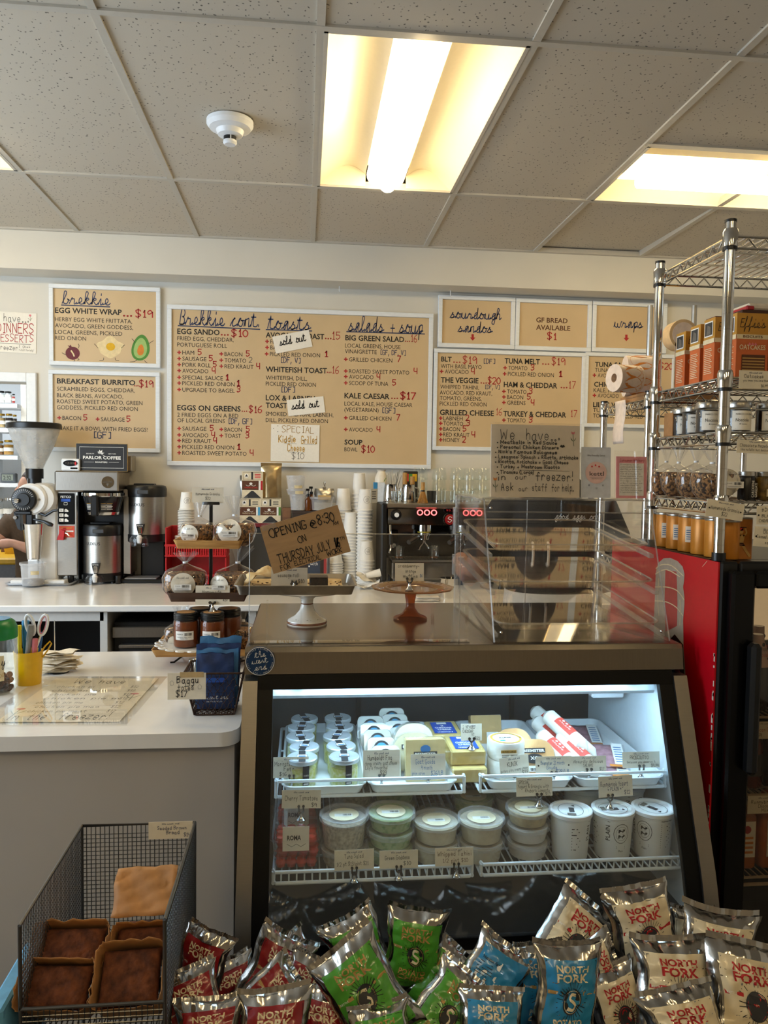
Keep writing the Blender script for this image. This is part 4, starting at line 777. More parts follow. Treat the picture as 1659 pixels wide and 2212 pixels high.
# ---- stacks of paper cups
def cupstack(label, px, by, z0, n, dz, top, r0=16.5, r1=12.5, h=46, dy=0, logo=True):
    k = K('paper_cup_stack', label, 'paper cups', px, by, ZK, group='stacks of paper cups', dy=dy)
    for i in range(n): k.p('cup', mv(lathe([(r0-1, 0), (r0+1.6, .2), (r0+1.6, 2.2), (r0-.2, 2.8), (r0-.8, dz)], 24), 0, 0, z0+i*dz), CUPW)
    cup(k, r0, r1, h, z0+n*dz, logo, 'top_cup')
cupstack('tall stack of logo paper cups nearest the espresso machine', 788, 1264, 0, 22, 7.2, None, dy=.05); cupstack('tall cup stack standing behind the logo stack', 778, 1262, 0, 24, 7.7, None, dy=.16, r0=15, r1=12, logo=False)
cupstack('cup stack right behind the cardboard sign', 758, 1262, 0, 16, 6.6, None, dy=.07, logo=False); cupstack('cup stack left of the others, partly behind the cardboard sign', 742, 1262, 0, 24, 6.4, None, dy=.13, logo=False)
cupstack('short front stack of logo paper cups', 789, 1265, 0, 8, 7, None, r0=16.5, r1=12.5, h=44, dy=-.05); cupstack('stack of ribbed paper bowls low behind the cardboard sign', 722, 1262, 0, 9, 5, None, r0=18, r1=15, h=18, dy=.02, logo=False)
for i, (px, w, c, lb) in enumerate(((678, 26, '22324a', 'dark blue booklet standing behind the sheet pan'), (702, 6, 'a02a2c', 'thin red booklet standing behind the sheet pan'), (709, 5, '4a4a4c', 'thin grey booklet standing behind the sheet pan'))):
    q = K('booklet', lb, 'book', px, 1264, ZK, group='booklets behind the sheet pan', dy=.0); q.p('cover', box(-w/2, w/2, -4, 0, 0, 62, .4), mat('cover_'+c, c, .6)); q.p('pages', box(-w/2+.5, w/2-.5, -3.4, -.6, 1, 62.6), PAPER)
    if i == 0: I = q.ink((0, -4.2, 0)); I.hand('with', -8, 44, 6, 16, 'w', .14); I.rect(-12, -9, 40, 43, 'w'); I.done(q.t)
k = K('paper_napkins', 'crumpled white napkins beside the front cup stack', 'napkins', 792, 1272, ZK)
for i, (x, z, a) in enumerate(((-12, 6, .2), (6, 10, -.3), (0, 24, .35))):
    o = k.p('napkin', crumple(8, 6, lambda p, q: (p*24+3*wob(p, q, i), q*10+2*wob(q, p, i), 4*wob(p*1.4, q*1.4, i))), PAPER, smooth=60); o.location = (x*k.u, 0, z*k.u); o.rotation_euler = (.3*i, a, a)
o = k.p('rolled_napkin', mv(lathe([(6, -16), (7.5, 0), (9, 16), (7.5, 16), (6, 0), (5, -16)], 18, cap=False), 14, 0, 32, ry=1.35), PAPER)
# ================================================================== espresso machine
zt_e = 182; k = K('espresso_machine', 'stainless two-group espresso machine with glowing red ring buttons', 'espresso machine', 960, 1262, ZK, dy=-.13)
k.p('top_deck', box(-140, 128, -20, 100, 172, 182, 2), STEELH, smooth=0); k.p('upper_panel', box(-138, 126, -16, 60, 136, 172, 2), mat('polished_steel', '9a938a', .14, 1, var=.05), smooth=0)
k.p('splash_back', box(-138, 126, 40, 50, 60, 136), mat('polished_dark', '57534e', .15, 1, var=.08), smooth=0); k.p('side_panel', box(-150, -138, -22, 100, 16, 182, 3), BLACK, smooth=0); k.p('side_panel', box(126, 138, -22, 100, 16, 182, 3), BLACK, smooth=0)
k.p('drip_box', box(-128, 120, -34, 60, 22, 60, 3), mat('polished_steel_b', '8b8783', .18, 1, var=.06), smooth=0)
k.p('drip_tray', G(box(-128, 120, -36, -33, 60, 64), box(-128, 120, 36, 39, 60, 64), *[box(-128+i*6.2, -125.4+i*6.2, -33, 36, 61, 63.6) for i in range(40)]), STEEL, smooth=0)
for x, y in ((-120, -20), (110, -20), (-120, 70), (110, 70)): k.p('foot', lathe([(7, 0), (5, 6), (5, 22), (.5, 22)], 14, x, y), BLACK)
RING = mat('red_ring_led', 'ff5b5b', .4, emit=4, ecol=(1, .12, .12))
for x in (-68, -53, -38, 31, 46, 60): k.p('ring_button', yax(lathe([(4.4, 16), (6.4, 16), (6.4, 18), (4.4, 18), (4.4, 16)], 24, cap=False), x, 0, 163), RING); k.p('button_core', yax(cyl(4.2, 16, 16.8, 20), x, 0, 163), BLACK)
kn = k.p('steam_knob', yax(lathe([(12, 15), (11, 20), (9, 28), (5, 29), (.5, 29)], 28), -119, 0, 158), BLACK); k.p('knob_cap', yax(cyl(5, 28, 30, 20), -119, 0, 158), WHITE); k.p('steam_knob', yax(lathe([(12, 15), (11, 20), (9, 28), (5, 29), (.5, 29)], 28), 116, 0, 158), BLACK); k.p('knob_cap', yax(cyl(5, 28, 30, 20), 116, 0, 158), WHITE)
b = k.p('brand_badge', yax(lathe([(13, 16), (13, 18), (11, 19), (.5, 19)], 32), -4, 0, 149), mat('badge_red', '9a1518', .3)); k.p('badge_ring', yax(lathe([(11.4, 16), (13.6, 16), (13.6, 19.6), (11.4, 19.6)], 32, cap=False), -4, 0, 149), CHROME); I = k.ink((-4, -19.3, 149)); I.line([(4, 4), (0, 6), (-4, 2), (0, 0), (4, -2), (0, -6), (-4, -4)], 1.2, 'w', True); I.done(b)
ds = k.p('display', box(-17, 10, -17, -16, 164.5, 171.5, .5), BLACKG); I = k.ink((0, -17.3, 0)); I.text('93.7', -12, 166, 4, 18, 'rr'); I.done(ds)
for gx in (-55, 31):
    k.p('group_head', G(cyl(17, 122, 136, 28, gx, 6), cyl(14, 112, 123, 28, gx, 6)), CHROME); k.p('portafilter', G(cyl(13, 104, 113, 24, gx, 6), tube([(gx, 6, 106), (gx-2, 4, 96), (gx-9, 0, 88), (gx-12, -2, 82)], 3), tube([(gx, 6, 106), (gx+2, 4, 96), (gx+7, 0, 90), (gx+9, -2, 84)], 3)), CHROME)
    k.p('portafilter_handle', tube([(gx-14, -4, 110), (gx-26, -26, 108), (gx-40, -44, 102)], [4, 6, 5]), BLACK); k.p('gasket_ring', lathe([(14.5, 119), (14.5, 122)], 24, gx, 6, cap=False), mat('gasket_lime', 'b9a52c', .5))
k.p('steam_wand', tube([(-132, -24, 136), (-132, -30, 122), (-130, -30, 90), (-134, -34, 78)], 2.4), CHROME); k.p('wand_grip', tube([(-131, -30, 118), (-130, -30, 96)], 4), BLACK); k.p('gauge', box(-124, -108, 36, 41, 92, 122, 2), BLACKG); k.p('round_label', yax(cyl(6, -38, -37.4, 20), -118, 2, 88), WHITE)
k.p('sticker', box(70, 98, -17.2, -16, 138, 162, 1), WHITE); I = k.ink((0, -17.6, 0)); I.line([(73, 141), (95, 141), (95, 158), (73, 158), (73, 141)], .8, 'g'); I.rect(88, 94, 143, 147, 'k'); I.done(k.t)
EM = k; ez = k.P.z+182*k.u; eu = k.u; ey = k.P.y
def on_machine(name, label, cat, px, dyy, group=None):
    P = onY(px, 1080, ey+dyy); q = K(name, label, cat, px, 1080, Y=ey+dyy, group=group); q.t.location.z = ez+.0005; return q
TUMB = lathe([(.5, 26), (13.2, 26), (14, 25), (17, 1), (16.8, 0), (15.8, 0), (12.6, 24), (.5, 24)], 20)
for c, px in enumerate((908, 948, 986, 1014, 1042)):
    for l in range(3):
        q = on_machine('glass_tumbler', 'upside-down glass tumbler, %s of stack %s counting from the whisk' % (['lowest', 'middle one', 'topmost'][l], ['one', 'two', 'three', 'four', 'five'][c]), 'glass', px, .22-.02*(c % 2), 'stacked tumblers on the espresso machine')
        q.p('glass', mv(TUMB, 0, 0, l*22+4), GLASS); 
        if l == 0: q.p('rack_mat', cyl(16, 0, 4, 16), CHROME)
for px, c, od in ((932, 1, ''), (958, 0, 'nearest the grey one'), (978, 0, 'second'), (996, 0, 'third'), (1016, 0, 'furthest')):
    q = on_machine('small_glass', ['small clear glass on the espresso machine below the tumblers', 'small smoke-grey glass beside the bamboo whisk'][1] if c else 'small clear glass below the tumblers, %s from the bamboo whisk' % od, 'glass', px, .06, 'small glasses on the espresso machine')
    q.p('glass', lathe([(.5, 1), (9, 0), (10.5, 26), (9.6, 26), (8.4, 2), (.5, 3)], 20), GLASS if not c else clear('smoke_glass', (.55, .55, .55), .05))
for px, lb in ((843, 'steel milk pitcher stuffed with stirrers on the espresso machine'), (882, 'steel milk pitcher holding wooden tea whisks')):
    q = on_machine('milk_pitcher', lb, 'pitcher', px, .09, 'steel pitchers on the espresso machine'); q.p('pitcher', lathe([(.5, 0), (15, 0), (16, 4), (14.5, 26), (13, 38), (13.4, 39), (12.6, 39), (14, 26), (15, 3), (.5, 2)], 28), CHROME); q.p('handle', tube([(14, 0, 32), (22, 2, 30), (22, 2, 12), (15, 0, 8)], 1.6, closed=False), CHROME)
for i in range(9):
    q = on_machine('stirrer', 'thin metal stirrer in the left steel pitcher', 'stirrer', 838+i*1.5, .09+.003*(i % 3-1), 'stirrers in the pitcher'); q.p('stirrer', tube([(0, 0, 4), ((i-3)*2.6+4, (i % 3)*2, 58+4*(i % 4))], .8, 6), CHROME)
BAMB = mat('bamboo', 'b98a48', .6, var=.1, scale=80); BAMD = mat('bamboo_tines', 'b07a2c', .6, var=.15)
q = on_machine('bamboo_whisk', 'bamboo matcha whisk standing in front of the tumblers', 'whisk', 913, .02); q.p('handle', cyl(4.2, 26, 45, 16), BAMB); q.p('tines', G(*[tube([(3*math.cos(a), 3*math.sin(a), 27), (7*math.cos(a), 7*math.sin(a), 14), (11*math.cos(a), 11*math.sin(a), 0)], .75, 5) for a in [2*PI*i/26 for i in range(26)]]), BAMD)['kind'] = 'stuff'; q.p('binding', cyl(4.8, 25, 28, 16), BLACK)
for px, h in ((874, 64), (890, 56)):
    q = on_machine('wooden_whisk', ['taller', 'shorter'][px > 880]+' bamboo whisk handle standing in the right steel pitcher', 'whisk', px, .10, 'whisks in the pitcher'); q.p('handle', cyl(5.2, 40, h, 16), BAMB); q.p('tines', lathe([(7, 12), (5, 40)], 16, cap=False), BAMD)
q = on_machine('measuring_cup', 'small glass measuring cup in front of the pitchers', 'measuring cup', 857, .03); q.p('cup', lathe([(.5, 0), (10, 0), (12, 25), (11, 25), (9, 2), (.5, 2)], 24), GLASS); q.p('handle', tube([(-10, 0, 19), (-18, -2, 18), (-18, -2, 7), (-10, 0, 5)], 1.4), GLASS); I = q.cink(11, 0, 0, 3); [I.rect(-6, -1, 3+4*i, 3.7+4*i, 'k') for i in range(5)]; I.done(q.t)
q = on_machine('vase', 'white vase with painted leaves at the left end of the machine', 'vase', 823, .2); q.p('vase', lathe([(.5, 0), (10, 0), (14, 26), (14, 50), (9, 62), (8, 65), (11, 68), (9.6, 68), (7, 65), (.5, 60)], 28), mat('glazed_white', 'e6ddcc', .25, var=.03)); I = q.cink(14, 0, 0, 40); [I.poly([(4+i*3, 2+i*3), (7+i*3, 5+i*4), (6+i*3, 9+i*3)], 'gn') for i in range(4)]; I.done(q.t)
q = on_machine('blue_carton', 'small blue and white carton beside the steel pitcher', 'carton', 819, .12); q.p('carton', box(-11, 12, 0, 14, 0, 42, .5), mat('carton_pale', 'd9dde0', .6)); q.p('blue_side', box(-12, -4, -.6, 14, 22, 42, .4), mat('carton_blue', '2c7fb0', .5))
q = on_machine('leaflet', 'grey leaflet leaning at the left end of the machine', 'leaflet', 808, .0); q.p('leaflet', mv(box(-9, 9, 0, 1.2, 0, 30), rz=.5), mat('leaflet_grey', 'b9b8b2', .6)); I = q.ink((0, -.6, 0), (math.cos(.5), math.sin(.5), 0)); [I.rect(-6, 5, 8+5*i, 9.4+5*i, 'k') for i in range(4)]; I.done(q.t)
q = on_machine('colour_tin', 'small tin with a bright printed label behind the whisks', 'tin', 886, .18); q.p('tin', box(-14, 16, 0, 20, 0, 66, 1), mat('tin_dark', '2c2a26', .4)); I = q.ink((0, -.4, 0)); I.rect(-12, -4, 44, 60, 'rr'); I.rect(-4, 4, 44, 60, 'gn'); I.rect(4, 14, 44, 60, 'ye'); I.done(q.t)
zd = EM.P.z+64*eu
for px, lb in ((862, 'small measuring shot glass on the left of the drip tray'), (938, 'small measuring shot glass in the middle of the drip tray')):
    q = K('shot_glass', lb, 'glass', px, 1195, Y=ey-.03, group='shot glasses on the drip tray'); q.t.location.z = zd; q.p('glass', lathe([(.5, 0), (9.5, 0), (11.5, 26), (13, 28), (12, 28), (10.6, 25), (8.6, 2), (.5, 2)], 24), GLASS); q.p('coffee', cyl(8.6, 2.2, 5, 20), mat('espresso', '7a4a1c', .2)); I = q.cink(10, 0, 0, 4, 11.5, 24); [I.rect(-5, 4, 3*i, 3*i+.8, 'br') for i in range(6)]; I.done(q.t)
q = K('steel_canister', 'small steel canister on the counter in front of the espresso machine', 'canister', 970, 1290, ZK); q.p('canister', lathe([(.5, 0), (18, 0), (19.5, 3), (19.5, 40), (20.5, 42), (19, 42), (18.4, 4), (.5, 3)], 30), CHROME); q.p('spoon', tube([(6, 0, 30), (26, 6, 60)], 1.2, 6), CHROME)
for i in range(3):
    q = K('folded_towel', ['lowest', 'middle', 'topmost'][i]+' folded white towel below the amber cake stand', 'towel', 921, 1299, ZK, group='folded towels'); q.p('towel', crumple(14, 6, lambda a, b: (a*26+2*i, b*12+6, i*4.2+1.5+.8*wob(a*2, b, i))), mat('towel_cloth', 'cfc6b8', .9, bump=.3, bscale=200), smooth=60).modifiers.new('s', 'SOLIDIFY').thickness = 3.4*q.u
# ================================================================== order counter on the left
ZP = .95; YPF = 1.93; YPB = 2.82; XPR = onZ(513, 1590, ZP).x
t = thing('order_counter', 'white order counter with a rounded quartz top on the left', 'counter', (0, YPF, 0))
LAM = mat('grey_white_laminate', 'aea69b', .55, var=.015, scale=5)
pl = [(-2.3, .9), (-2.3, 0)]+[(XPR-.05+.05*math.cos(a), .05+.05*math.sin(a)) for a in [-PI/2+PI/2*i/8 for i in range(9)]]+[(XPR, .89)]
link('worktop', prism(pl, ZP-.036, ZP, 'z'), QUARTZ, t)
link('front_panel', box(-2.28, XPR-.012, .025, .05, 0, ZP-.0365), LAM, t, 0); link('end_panel', box(XPR-.032, XPR-.012, .05, .86, 0, ZP-.0365), LAM, t, 0); link('back_panel', box(-2.28, XPR-.032, .84, .86, 0, ZP-.0365), LAM, t, 0)
# ---- tip jar
COIN = mat('coin_copper', '7a4a2c', .35, .8, var=.3, scale=200)
k = K('tip_jar', 'clear jar of coins with a green screw lid at the left edge', 'jar', -12, 1494, ZP)
k.p('jar', lathe([(.5, 0), (40, 0), (46, 8), (47, 20), (47, 112), (44, 122), (42, 122), (45, 110), (45, 10), (.5, 3)], 36), GLASS); k.p('lid', lathe([(.5, 158), (34, 158), (42, 152), (47, 140), (47, 118), (44, 118), (44, 138), (.5, 142)], 36), mat('green_plastic', '12803c', .3)); k.p('lid_window', lathe([(.5, 159.4), (32, 159.4), (32, 158.4), (.5, 158.4)], 30), mat('blue_window', '3f86b4', .2))
rnd = random.Random(3); k.p('coins', G(*[mv(cyl(7, -.8, .8, 10), 34*math.sqrt(rnd.random())*math.cos(a), 34*math.sqrt(rnd.random())*math.sin(a), 5+30*rnd.random(), rx=rnd.uniform(-1, 1), ry=rnd.uniform(-1, 1)) for a in [rnd.uniform(0, 2*PI) for _ in range(170)]]), COIN)['kind'] = 'stuff'
nt_ = k.patch('paper_note', mat('note_cream', 'e8d8b4', .7), 45.5, 14, 36, 32, 86); I = k.cink(46, 0, 0, 32); I.hand('y', 30, 34, 16, 9, 'k', .12, .3, True); I.line([(25, 12), (28, 16), (31, 12), (28, 8), (25, 12)], .8, 'o', True); I.line([(32, 14), (35, 18), (36, 12), (33, 9), (32, 14)], .8, 'o', True); I.done(k.t)
# ---- yellow cup with pens
k = K('pen_cup', 'yellow metal cup holding pens and scissors', 'cup', 62, 1476, ZP); YM = mat('yellow_enamel', 'e2b203', .3, var=.03)
k.p('cup', lathe([(.5, 0), (25, 0), (25.6, 2), (29.5, 70), (30.6, 71), (29, 71.6), (28.4, 70), (24.4, 3), (.5, 3)], 32), YM); k.p('handle', tube([(27, -2, 68), (36, -3, 82), (46, -2, 92), (48, 0, 86), (40, 1, 72), (29, 0, 56)], 1.7), YM)
def pen(name, label, cat, pts, r, m, capm=None, group='pens in the yellow cup'):
    q = K(name, label, cat, 62, 1476, ZP, group=group); q.p('barrel', tube(pts, r, 10), m)
    a, b = Vector(pts[-2]), Vector(pts[-1]); q.p('cap', tube([b-(b-a)*.25, b+(b-a).normalized()*2], r*1.15 if not isinstance(r, list) else r[-1]*1.1, 10), capm or m)
pen('highlighter', 'yellow highlighter in the yellow cup', 'highlighter', [(-18, 0, 6), (-19, 2, 90), (-20, 3, 124)], 4.6, mat('hi_yellow', 'e8d21c', .4)); pen('marker', 'grey permanent marker with black lettering in the yellow cup', 'marker', [(-4, -14, 6), (10, -14, 128)], 5.4, mat('marker_grey', '8d8f92', .4)); pen('marker', 'grey pen at the back of the yellow cup', 'marker', [(-14, 8, 6), (-30, 10, 122)], 4, mat('pen_grey', '4b5560', .4)); pen('pen', 'blue pen at the right of the yellow cup', 'pen', [(14, 4, 6), (26, 6, 108)], 2.8, mat('pen_blue', '2a64a8', .4)); pen('eraser_stick', 'pink rubber stick at the right of the yellow cup', 'eraser', [(12, -12, 6), (18, -12, 98)], 5.2, mat('pink_rubber', 'd77a86', .7)); pen('spoon', 'flat blue plastic scoop in the yellow cup', 'scoop', [(-8, 14, 6), (-12, 14, 110), (-10, 14, 132)], [5, 6, 7], mat('scoop_blue', '2a7fb0', .4)); pen('pen', 'dark pen at the left of the yellow cup', 'pen', [(-12, -12, 6), (-26, -14, 112)], 3.2, mat('pen_dark', '31363d', .4))
q = K('scissors', 'scissors with white and pink handles in the yellow cup', 'scissors', 62, 1476, ZP); PK_ = mat('pink_grip', 'd98a94', .4)
for cx, rx, s in ((6, 11, -1), (33, 11, 1)): q.p('handle', tube([(cx+rx*math.cos(a)*.8+s*.3*14*math.sin(a), -6, 128+22*math.sin(a)) for a in [2*PI*i/20 for i in range(20)]], 3, closed=True), WHITE); q.p('grip', tube([(cx+rx*.7*math.cos(a)*.8+s*.3*14*math.sin(a), -6.6, 128+19*math.sin(a)) for a in [2*PI*i/20 for i in range(20)]], 1.8, closed=True), PK_ if s > 0 else mat('grey_grip', 'b9b9bb', .4))
q.p('blade', tube([(9, -6, 106), (2, -6, 60), (0, -6, 8)], 2.4, 6), CHROME); q.p('blade', tube([(28, -6, 106), (12, -6, 60), (4, -6, 8)], 2.4, 6), CHROME)
# ---- receipt spike
k = K('receipt_spike', 'metal spike with a stack of paper receipts', 'receipt spike', 126, 1452, ZP); k.p('spike', tube([(-7, 0, 0), (-7, 0, 112)], 1.1, 8), CHROME); k.p('base', cyl(22, 0, 2, 24), BLACK)
rnd = random.Random(11); RC = mat('receipt_paper', 'e9dcc2', .8, var=.05)
for i in range(11):
    w, d, a = rnd.uniform(32, 46), rnd.uniform(13, 20), rnd.uniform(-.45, .45); o = k.p('receipt', crumple(6, 3, lambda p, q: (p*w, q*d, 3.4*wob(p*1.3, q*1.3, i*1.7))), RC, smooth=60); o.location = (rnd.uniform(-5, 8)*k.u, rnd.uniform(-4, 4)*k.u, (5+i*4.1)*k.u); o.rotation_euler = (rnd.uniform(-.1, .1), rnd.uniform(-.12, .12), a)
# ---- freezer sign lying on the counter in a clear holder
c4 = [onZ(*p, ZP+.002) for p in ((-60, 1568), (274, 1567), (346, 1462), (96, 1464))]
o_ = c4[0]; Rv = c4[1]-c4[0]; Uv = ((c4[3]-c4[0])+(c4[2]-c4[1]))/2; M = frame_of(o_, Rv, Uv); W_, H_ = Rv.length, Uv.length
t = thing('counter_sign', 'clear sign holder lying flat with a we have in the freezer list', 'sign', o_); t.rotation_euler = M.to_euler()
link('paper', box(W_*.12, W_*.93, H_*.06, H_*.97, .0, .001), mat('warm_paper', 'f0e7d2', .7, var=.02), t, 0); link('holder', G(box(0, W_, 0, H_, .0018, .0038), box(0, W_, 0, .003, -.001, .0018), box(0, W_, H_-.003, H_, -.001, .0018)), ACRY, t, 0)
I = Ink(Matrix.Translation((0, 0, .0006))); I.hand('We', .3*W_, .84*H_, .045, .13*W_, 'k', .07); I.hand('have', .5*W_, .84*H_, .045, .2*W_, 'k', .07); I.hand('in', .17*W_, .1*H_, .05, .06*W_, 'k', .07); I.hand('the', .29*W_, .1*H_, .055, .12*W_, 'k', .07); I.hand('freezer!', .5*W_, .1*H_, .055, .33*W_, 'k', .07)
for i, (a, b) in enumerate(((.22, .5), (.22, .62), (.24, .58), (.24, .78), (.22, .55), (.25, .7), (.24, .64))): I.hand('chicken pie meatballs'[:10+i], a*W_, (.74-.085*i)*H_, .02, (b-a)*W_, 'g', .1); I.hand('$12', .78*W_, (.74-.085*i)*H_, .02, .06*W_, 'g', .1)
I.line([(.22*W_, .36*H_), (.85*W_, .36*H_)], .0015, 'tn'); I.line([(.22*W_, .66*H_), (.85*W_, .66*H_)], .0015, 'tn')
for x, y in ((.86, .55), (.17, .24)): I.disc(x*W_, y*H_+.025, .012, .008, 'pk'); I.line([(x*W_, y*H_+.02), (x*W_, y*H_-.04)], .002, 'st'); I.line([(x*W_-.02, y*H_+.01), (x*W_, y*H_-.02), (x*W_+.02, y*H_+.01)], .002, 'st', True)
I.done(t)
# ---- three-tier stand
SX, SYp = 455, 1424; st = K('tiered_stand', 'three-tier wooden stand on a black post', 'tiered stand', SX, SYp, ZP); WL = mat('pale_wood', 'a8773c', .5, var=.2, scale=12, stretch=(1, 8, 8), col2='c99a58'); WDK = mat('dark_wood', '4a2e20', .45, var=.2, scale=12, stretch=(1, 8, 8))
def traymesh(hx, hy, z, d): return mv(pan(hx, hy, d, 2.2, 9, 10, 0), 0, 0, z)
st.p('post', G(box(-3.4, 3.4, -3.4, 3.4, 6, 338, .6)), BLACK, smooth=0); st.p('bottom_tray', traymesh(112, 78, 22, 16), WL); st.p('middle_tray', traymesh(84, 62, 134, 20), WDK); st.p('top_tray', traymesh(72, 54, 244, 18), WL); st.p('card_holder', G(box(-18, 18, -4, -2, 336, 340, .5), box(-18, 18, 2, 4, 336, 340, .5), box(-18, 18, -4, 4, 334, 337, .5)), BLACK, smooth=0)
for x, y in ((-72, -30), (72, -30), (-72, 40), (72, 40)): st.p('foot', tube([(x*.6, y*.6, 22), (x, y, 2), (x-8, y, 1)], 2, 6), BLACK)
su = st.u; SP = st.P
def westcard(k, o, w, h, lines, R=(1, 0, 0), U=(0, 0, 1), holes=False, head='n'):
    """shop price card: printed head and hand-written lines [(text, x, y, h, w, colour)] in fractions"""
    Mx = frame_of(Vector(o)*k.u, R, U); g = tf(box(-w/2*k.u, w/2*k.u, 0, h*k.u, -.0006, 0), Mx)
    cd_ = link('price_card', g, CARD, k.t, 0); I = Ink(Mx @ Matrix.Scale(k.u, 4)); I.lm = 1/k.u
    I.hand('the west end', -w*.2, h*.85, h*.07, w*.4, head, .14, .2, True)
    for (s, x, y, hh, ww, c) in lines: I.hand(s, (x-.5)*w, y*h, hh*h, ww*w, c, .11)
    if holes: I.disc(-w*.42, h*.5, h*.05, col='k'); I.disc(w*.42, h*.5, h*.05, col='k')
    I.done(cd_); return cd_
def sub(name, label, cat, dx, dy, dz, group=None, rz=0):
    """a thing standing at an offset (px) from the stand's foot"""
    q = K(name, label, cat, SX, SYp, ZP, group=group, rz=rz); q.t.location = SP + Vector((dx, dy, dz))*su; return q
q = sub('price_card', 'homemade granola card standing in the holder on top of the tiered stand', 'price card', -7, 0, 338); westcard(q, (0, 0, 0), 66, 33, [('Homemade Granola', .12, .5, .16, .76, 'k'), ('$22', .42, .2, .17, .17, 'k')])
GRAN = mat('granola_clusters', 'a87a48', .85, var=.3, scale=150, bump=1, bscale=150, col2='2e1a0c', ramp=(.40, .60)); STK = mat('sticker_cream', 'e9dfcb', .6)
CELLO = clear('cellophane', (.98, .98, .98), .06, 1.7, haze=.012)
def granola(label, dx, dy, dz, w, h, nx=0, seed=0, sx=.0, sz=.42, sr=24, T_=.42, rz=0, neck=.35, maker=sub, grp='bags of granola', sq=False):
    q = maker('granola_bag', label, 'granola bag', dx, dy, dz, grp, rz); rd = random.Random(seed)
    n, m = 22, 16
    def R_(t):   # girth profile from the bottom (0) to the tied neck (1)
        return math.sin(PI*min(1, .10+.84*t))**.45*(1 if t < .78 else max(.07, 1-(t-.78)*4.4))
    def ring(t, f): return [((w/2*f*R_(t)*math.copysign(abs(math.cos(a))**.8, math.cos(a))*(1+.04*wob(a, t*4, seed)))+nx*max(0, t-.6)*.8, w*T_*f*R_(t)*math.copysign(abs(math.sin(a))**.8, math.sin(a))*(1+.05*wob(a*2, t*3, seed)), h*t) for a in [2*PI*i/n for i in range(n)]]
    gm = q.p('granola', loft([ring(.02, .9)]+[ring(.04+.66*j/9, .94) for j in range(10)]), GRAN, smooth=60)
    q.p('bag_film', loft([ring(.0, .8)]+[ring(j/m, 1.03) for j in range(m+1)]), CELLO, smooth=60)
    # gathered ruffle above the tie
    rr = []
    for j in range(5):
        t_ = j/4; rad = w*(.035+(.20)*t_); rr.append([(nx*(.32+.5*t_)+rad*(1+.35*math.sin(a*5+seed))*math.cos(a), rad*.6*(1+.35*math.sin(a*5+seed))*math.sin(a), h*(1+neck*t_)+2*math.sin(3*a)) for a in [2*PI*i/n for i in range(n)]])
    q.p('gathered_top', loft(rr, cap=False), FILM, smooth=60); q.p('tie', mv(lathe([(w*.06, -2), (w*.06, 2)], 12, cap=False), nx*.32, 0, h), WHITE)
    # round shop sticker on the front
    yf = -w*T_*1.05; tilt = .18
    v = [(sx, yf*.99, sz*h)]; nn = 24
    for i in range(nn):
        a = 2*PI*i/nn; x, z = sx+sr*math.cos(a), sz*h+sr*math.sin(a); tz = max(0, min(1, z/h)); ex = min(.97, abs(x/(w/2*R_(tz)))); yy = -w*T_*1.06*R_(tz)*(1-ex**2.2)**.45; v.append((x, yy-.8, z))
    s_ = sheet('sticker', ([(a*q.u, b*q.u, c*q.u) for a, b, c in v], [(0, 1+i, 1+(i+1) % nn) for i in range(nn)]), STK, q.t, 1)
    yl = min(p[1] for p in v)-1.2; I = q.ink((sx, yl, sz*h), (1, 0, 0), (0, 0, 1)); 
    if sr > 18: I.rect(-sr*.7, sr*.7, -sr*.42, sr*.05, 'w'); I.bars(-sr*.05, -sr*.2, sr*.6, sr*.2, 'k', lift=.001); I.text('Granola', -sr*.6, -sr*.12, sr*.08, sr*.4, 'g', lift=.001); I.hand('the west end', -sr*.5, sr*.55, sr*.16, sr, 'g', .14, .2, True); [I.rect(-sr*.5, sr*.5, -sr*(.3+.06*i), -sr*(.28+.06*i), 'g', .001) for i in range(2)]; I.done(s_)
    return q
granola('clear granola bag at the left of the top tier', -28, -4, 246, 72, 64, 16, 1, sx=-14, sz=.42, sr=20, neck=.45); granola('larger clear granola bag at the right of the top tier', 51, -10, 247, 90, 66, 0, 2, sx=-8, sz=.5, sr=25, neck=.62)
granola('clear granola bag at the left of the middle tier', -53, -14, 138, 92, 74, 4, 3, sx=2, sz=.42, sr=25, neck=.3); granola('clear granola bag at the right of the middle tier, leaning', 50, -14, 138, 88, 74, 26, 4, sx=-28, sz=.4, sr=20, neck=.45)
granola('clear granola bag half hidden at the left of the bottom tier', -66, -6, 26, 62, 60, 6, 5, sx=-6, sz=.3, sr=14, neck=.5); granola('clear granola bag at the right end of the bottom tier', 74, -10, 26, 66, 60, -12, 6, sx=-22, sz=.3, sr=13, neck=.35)
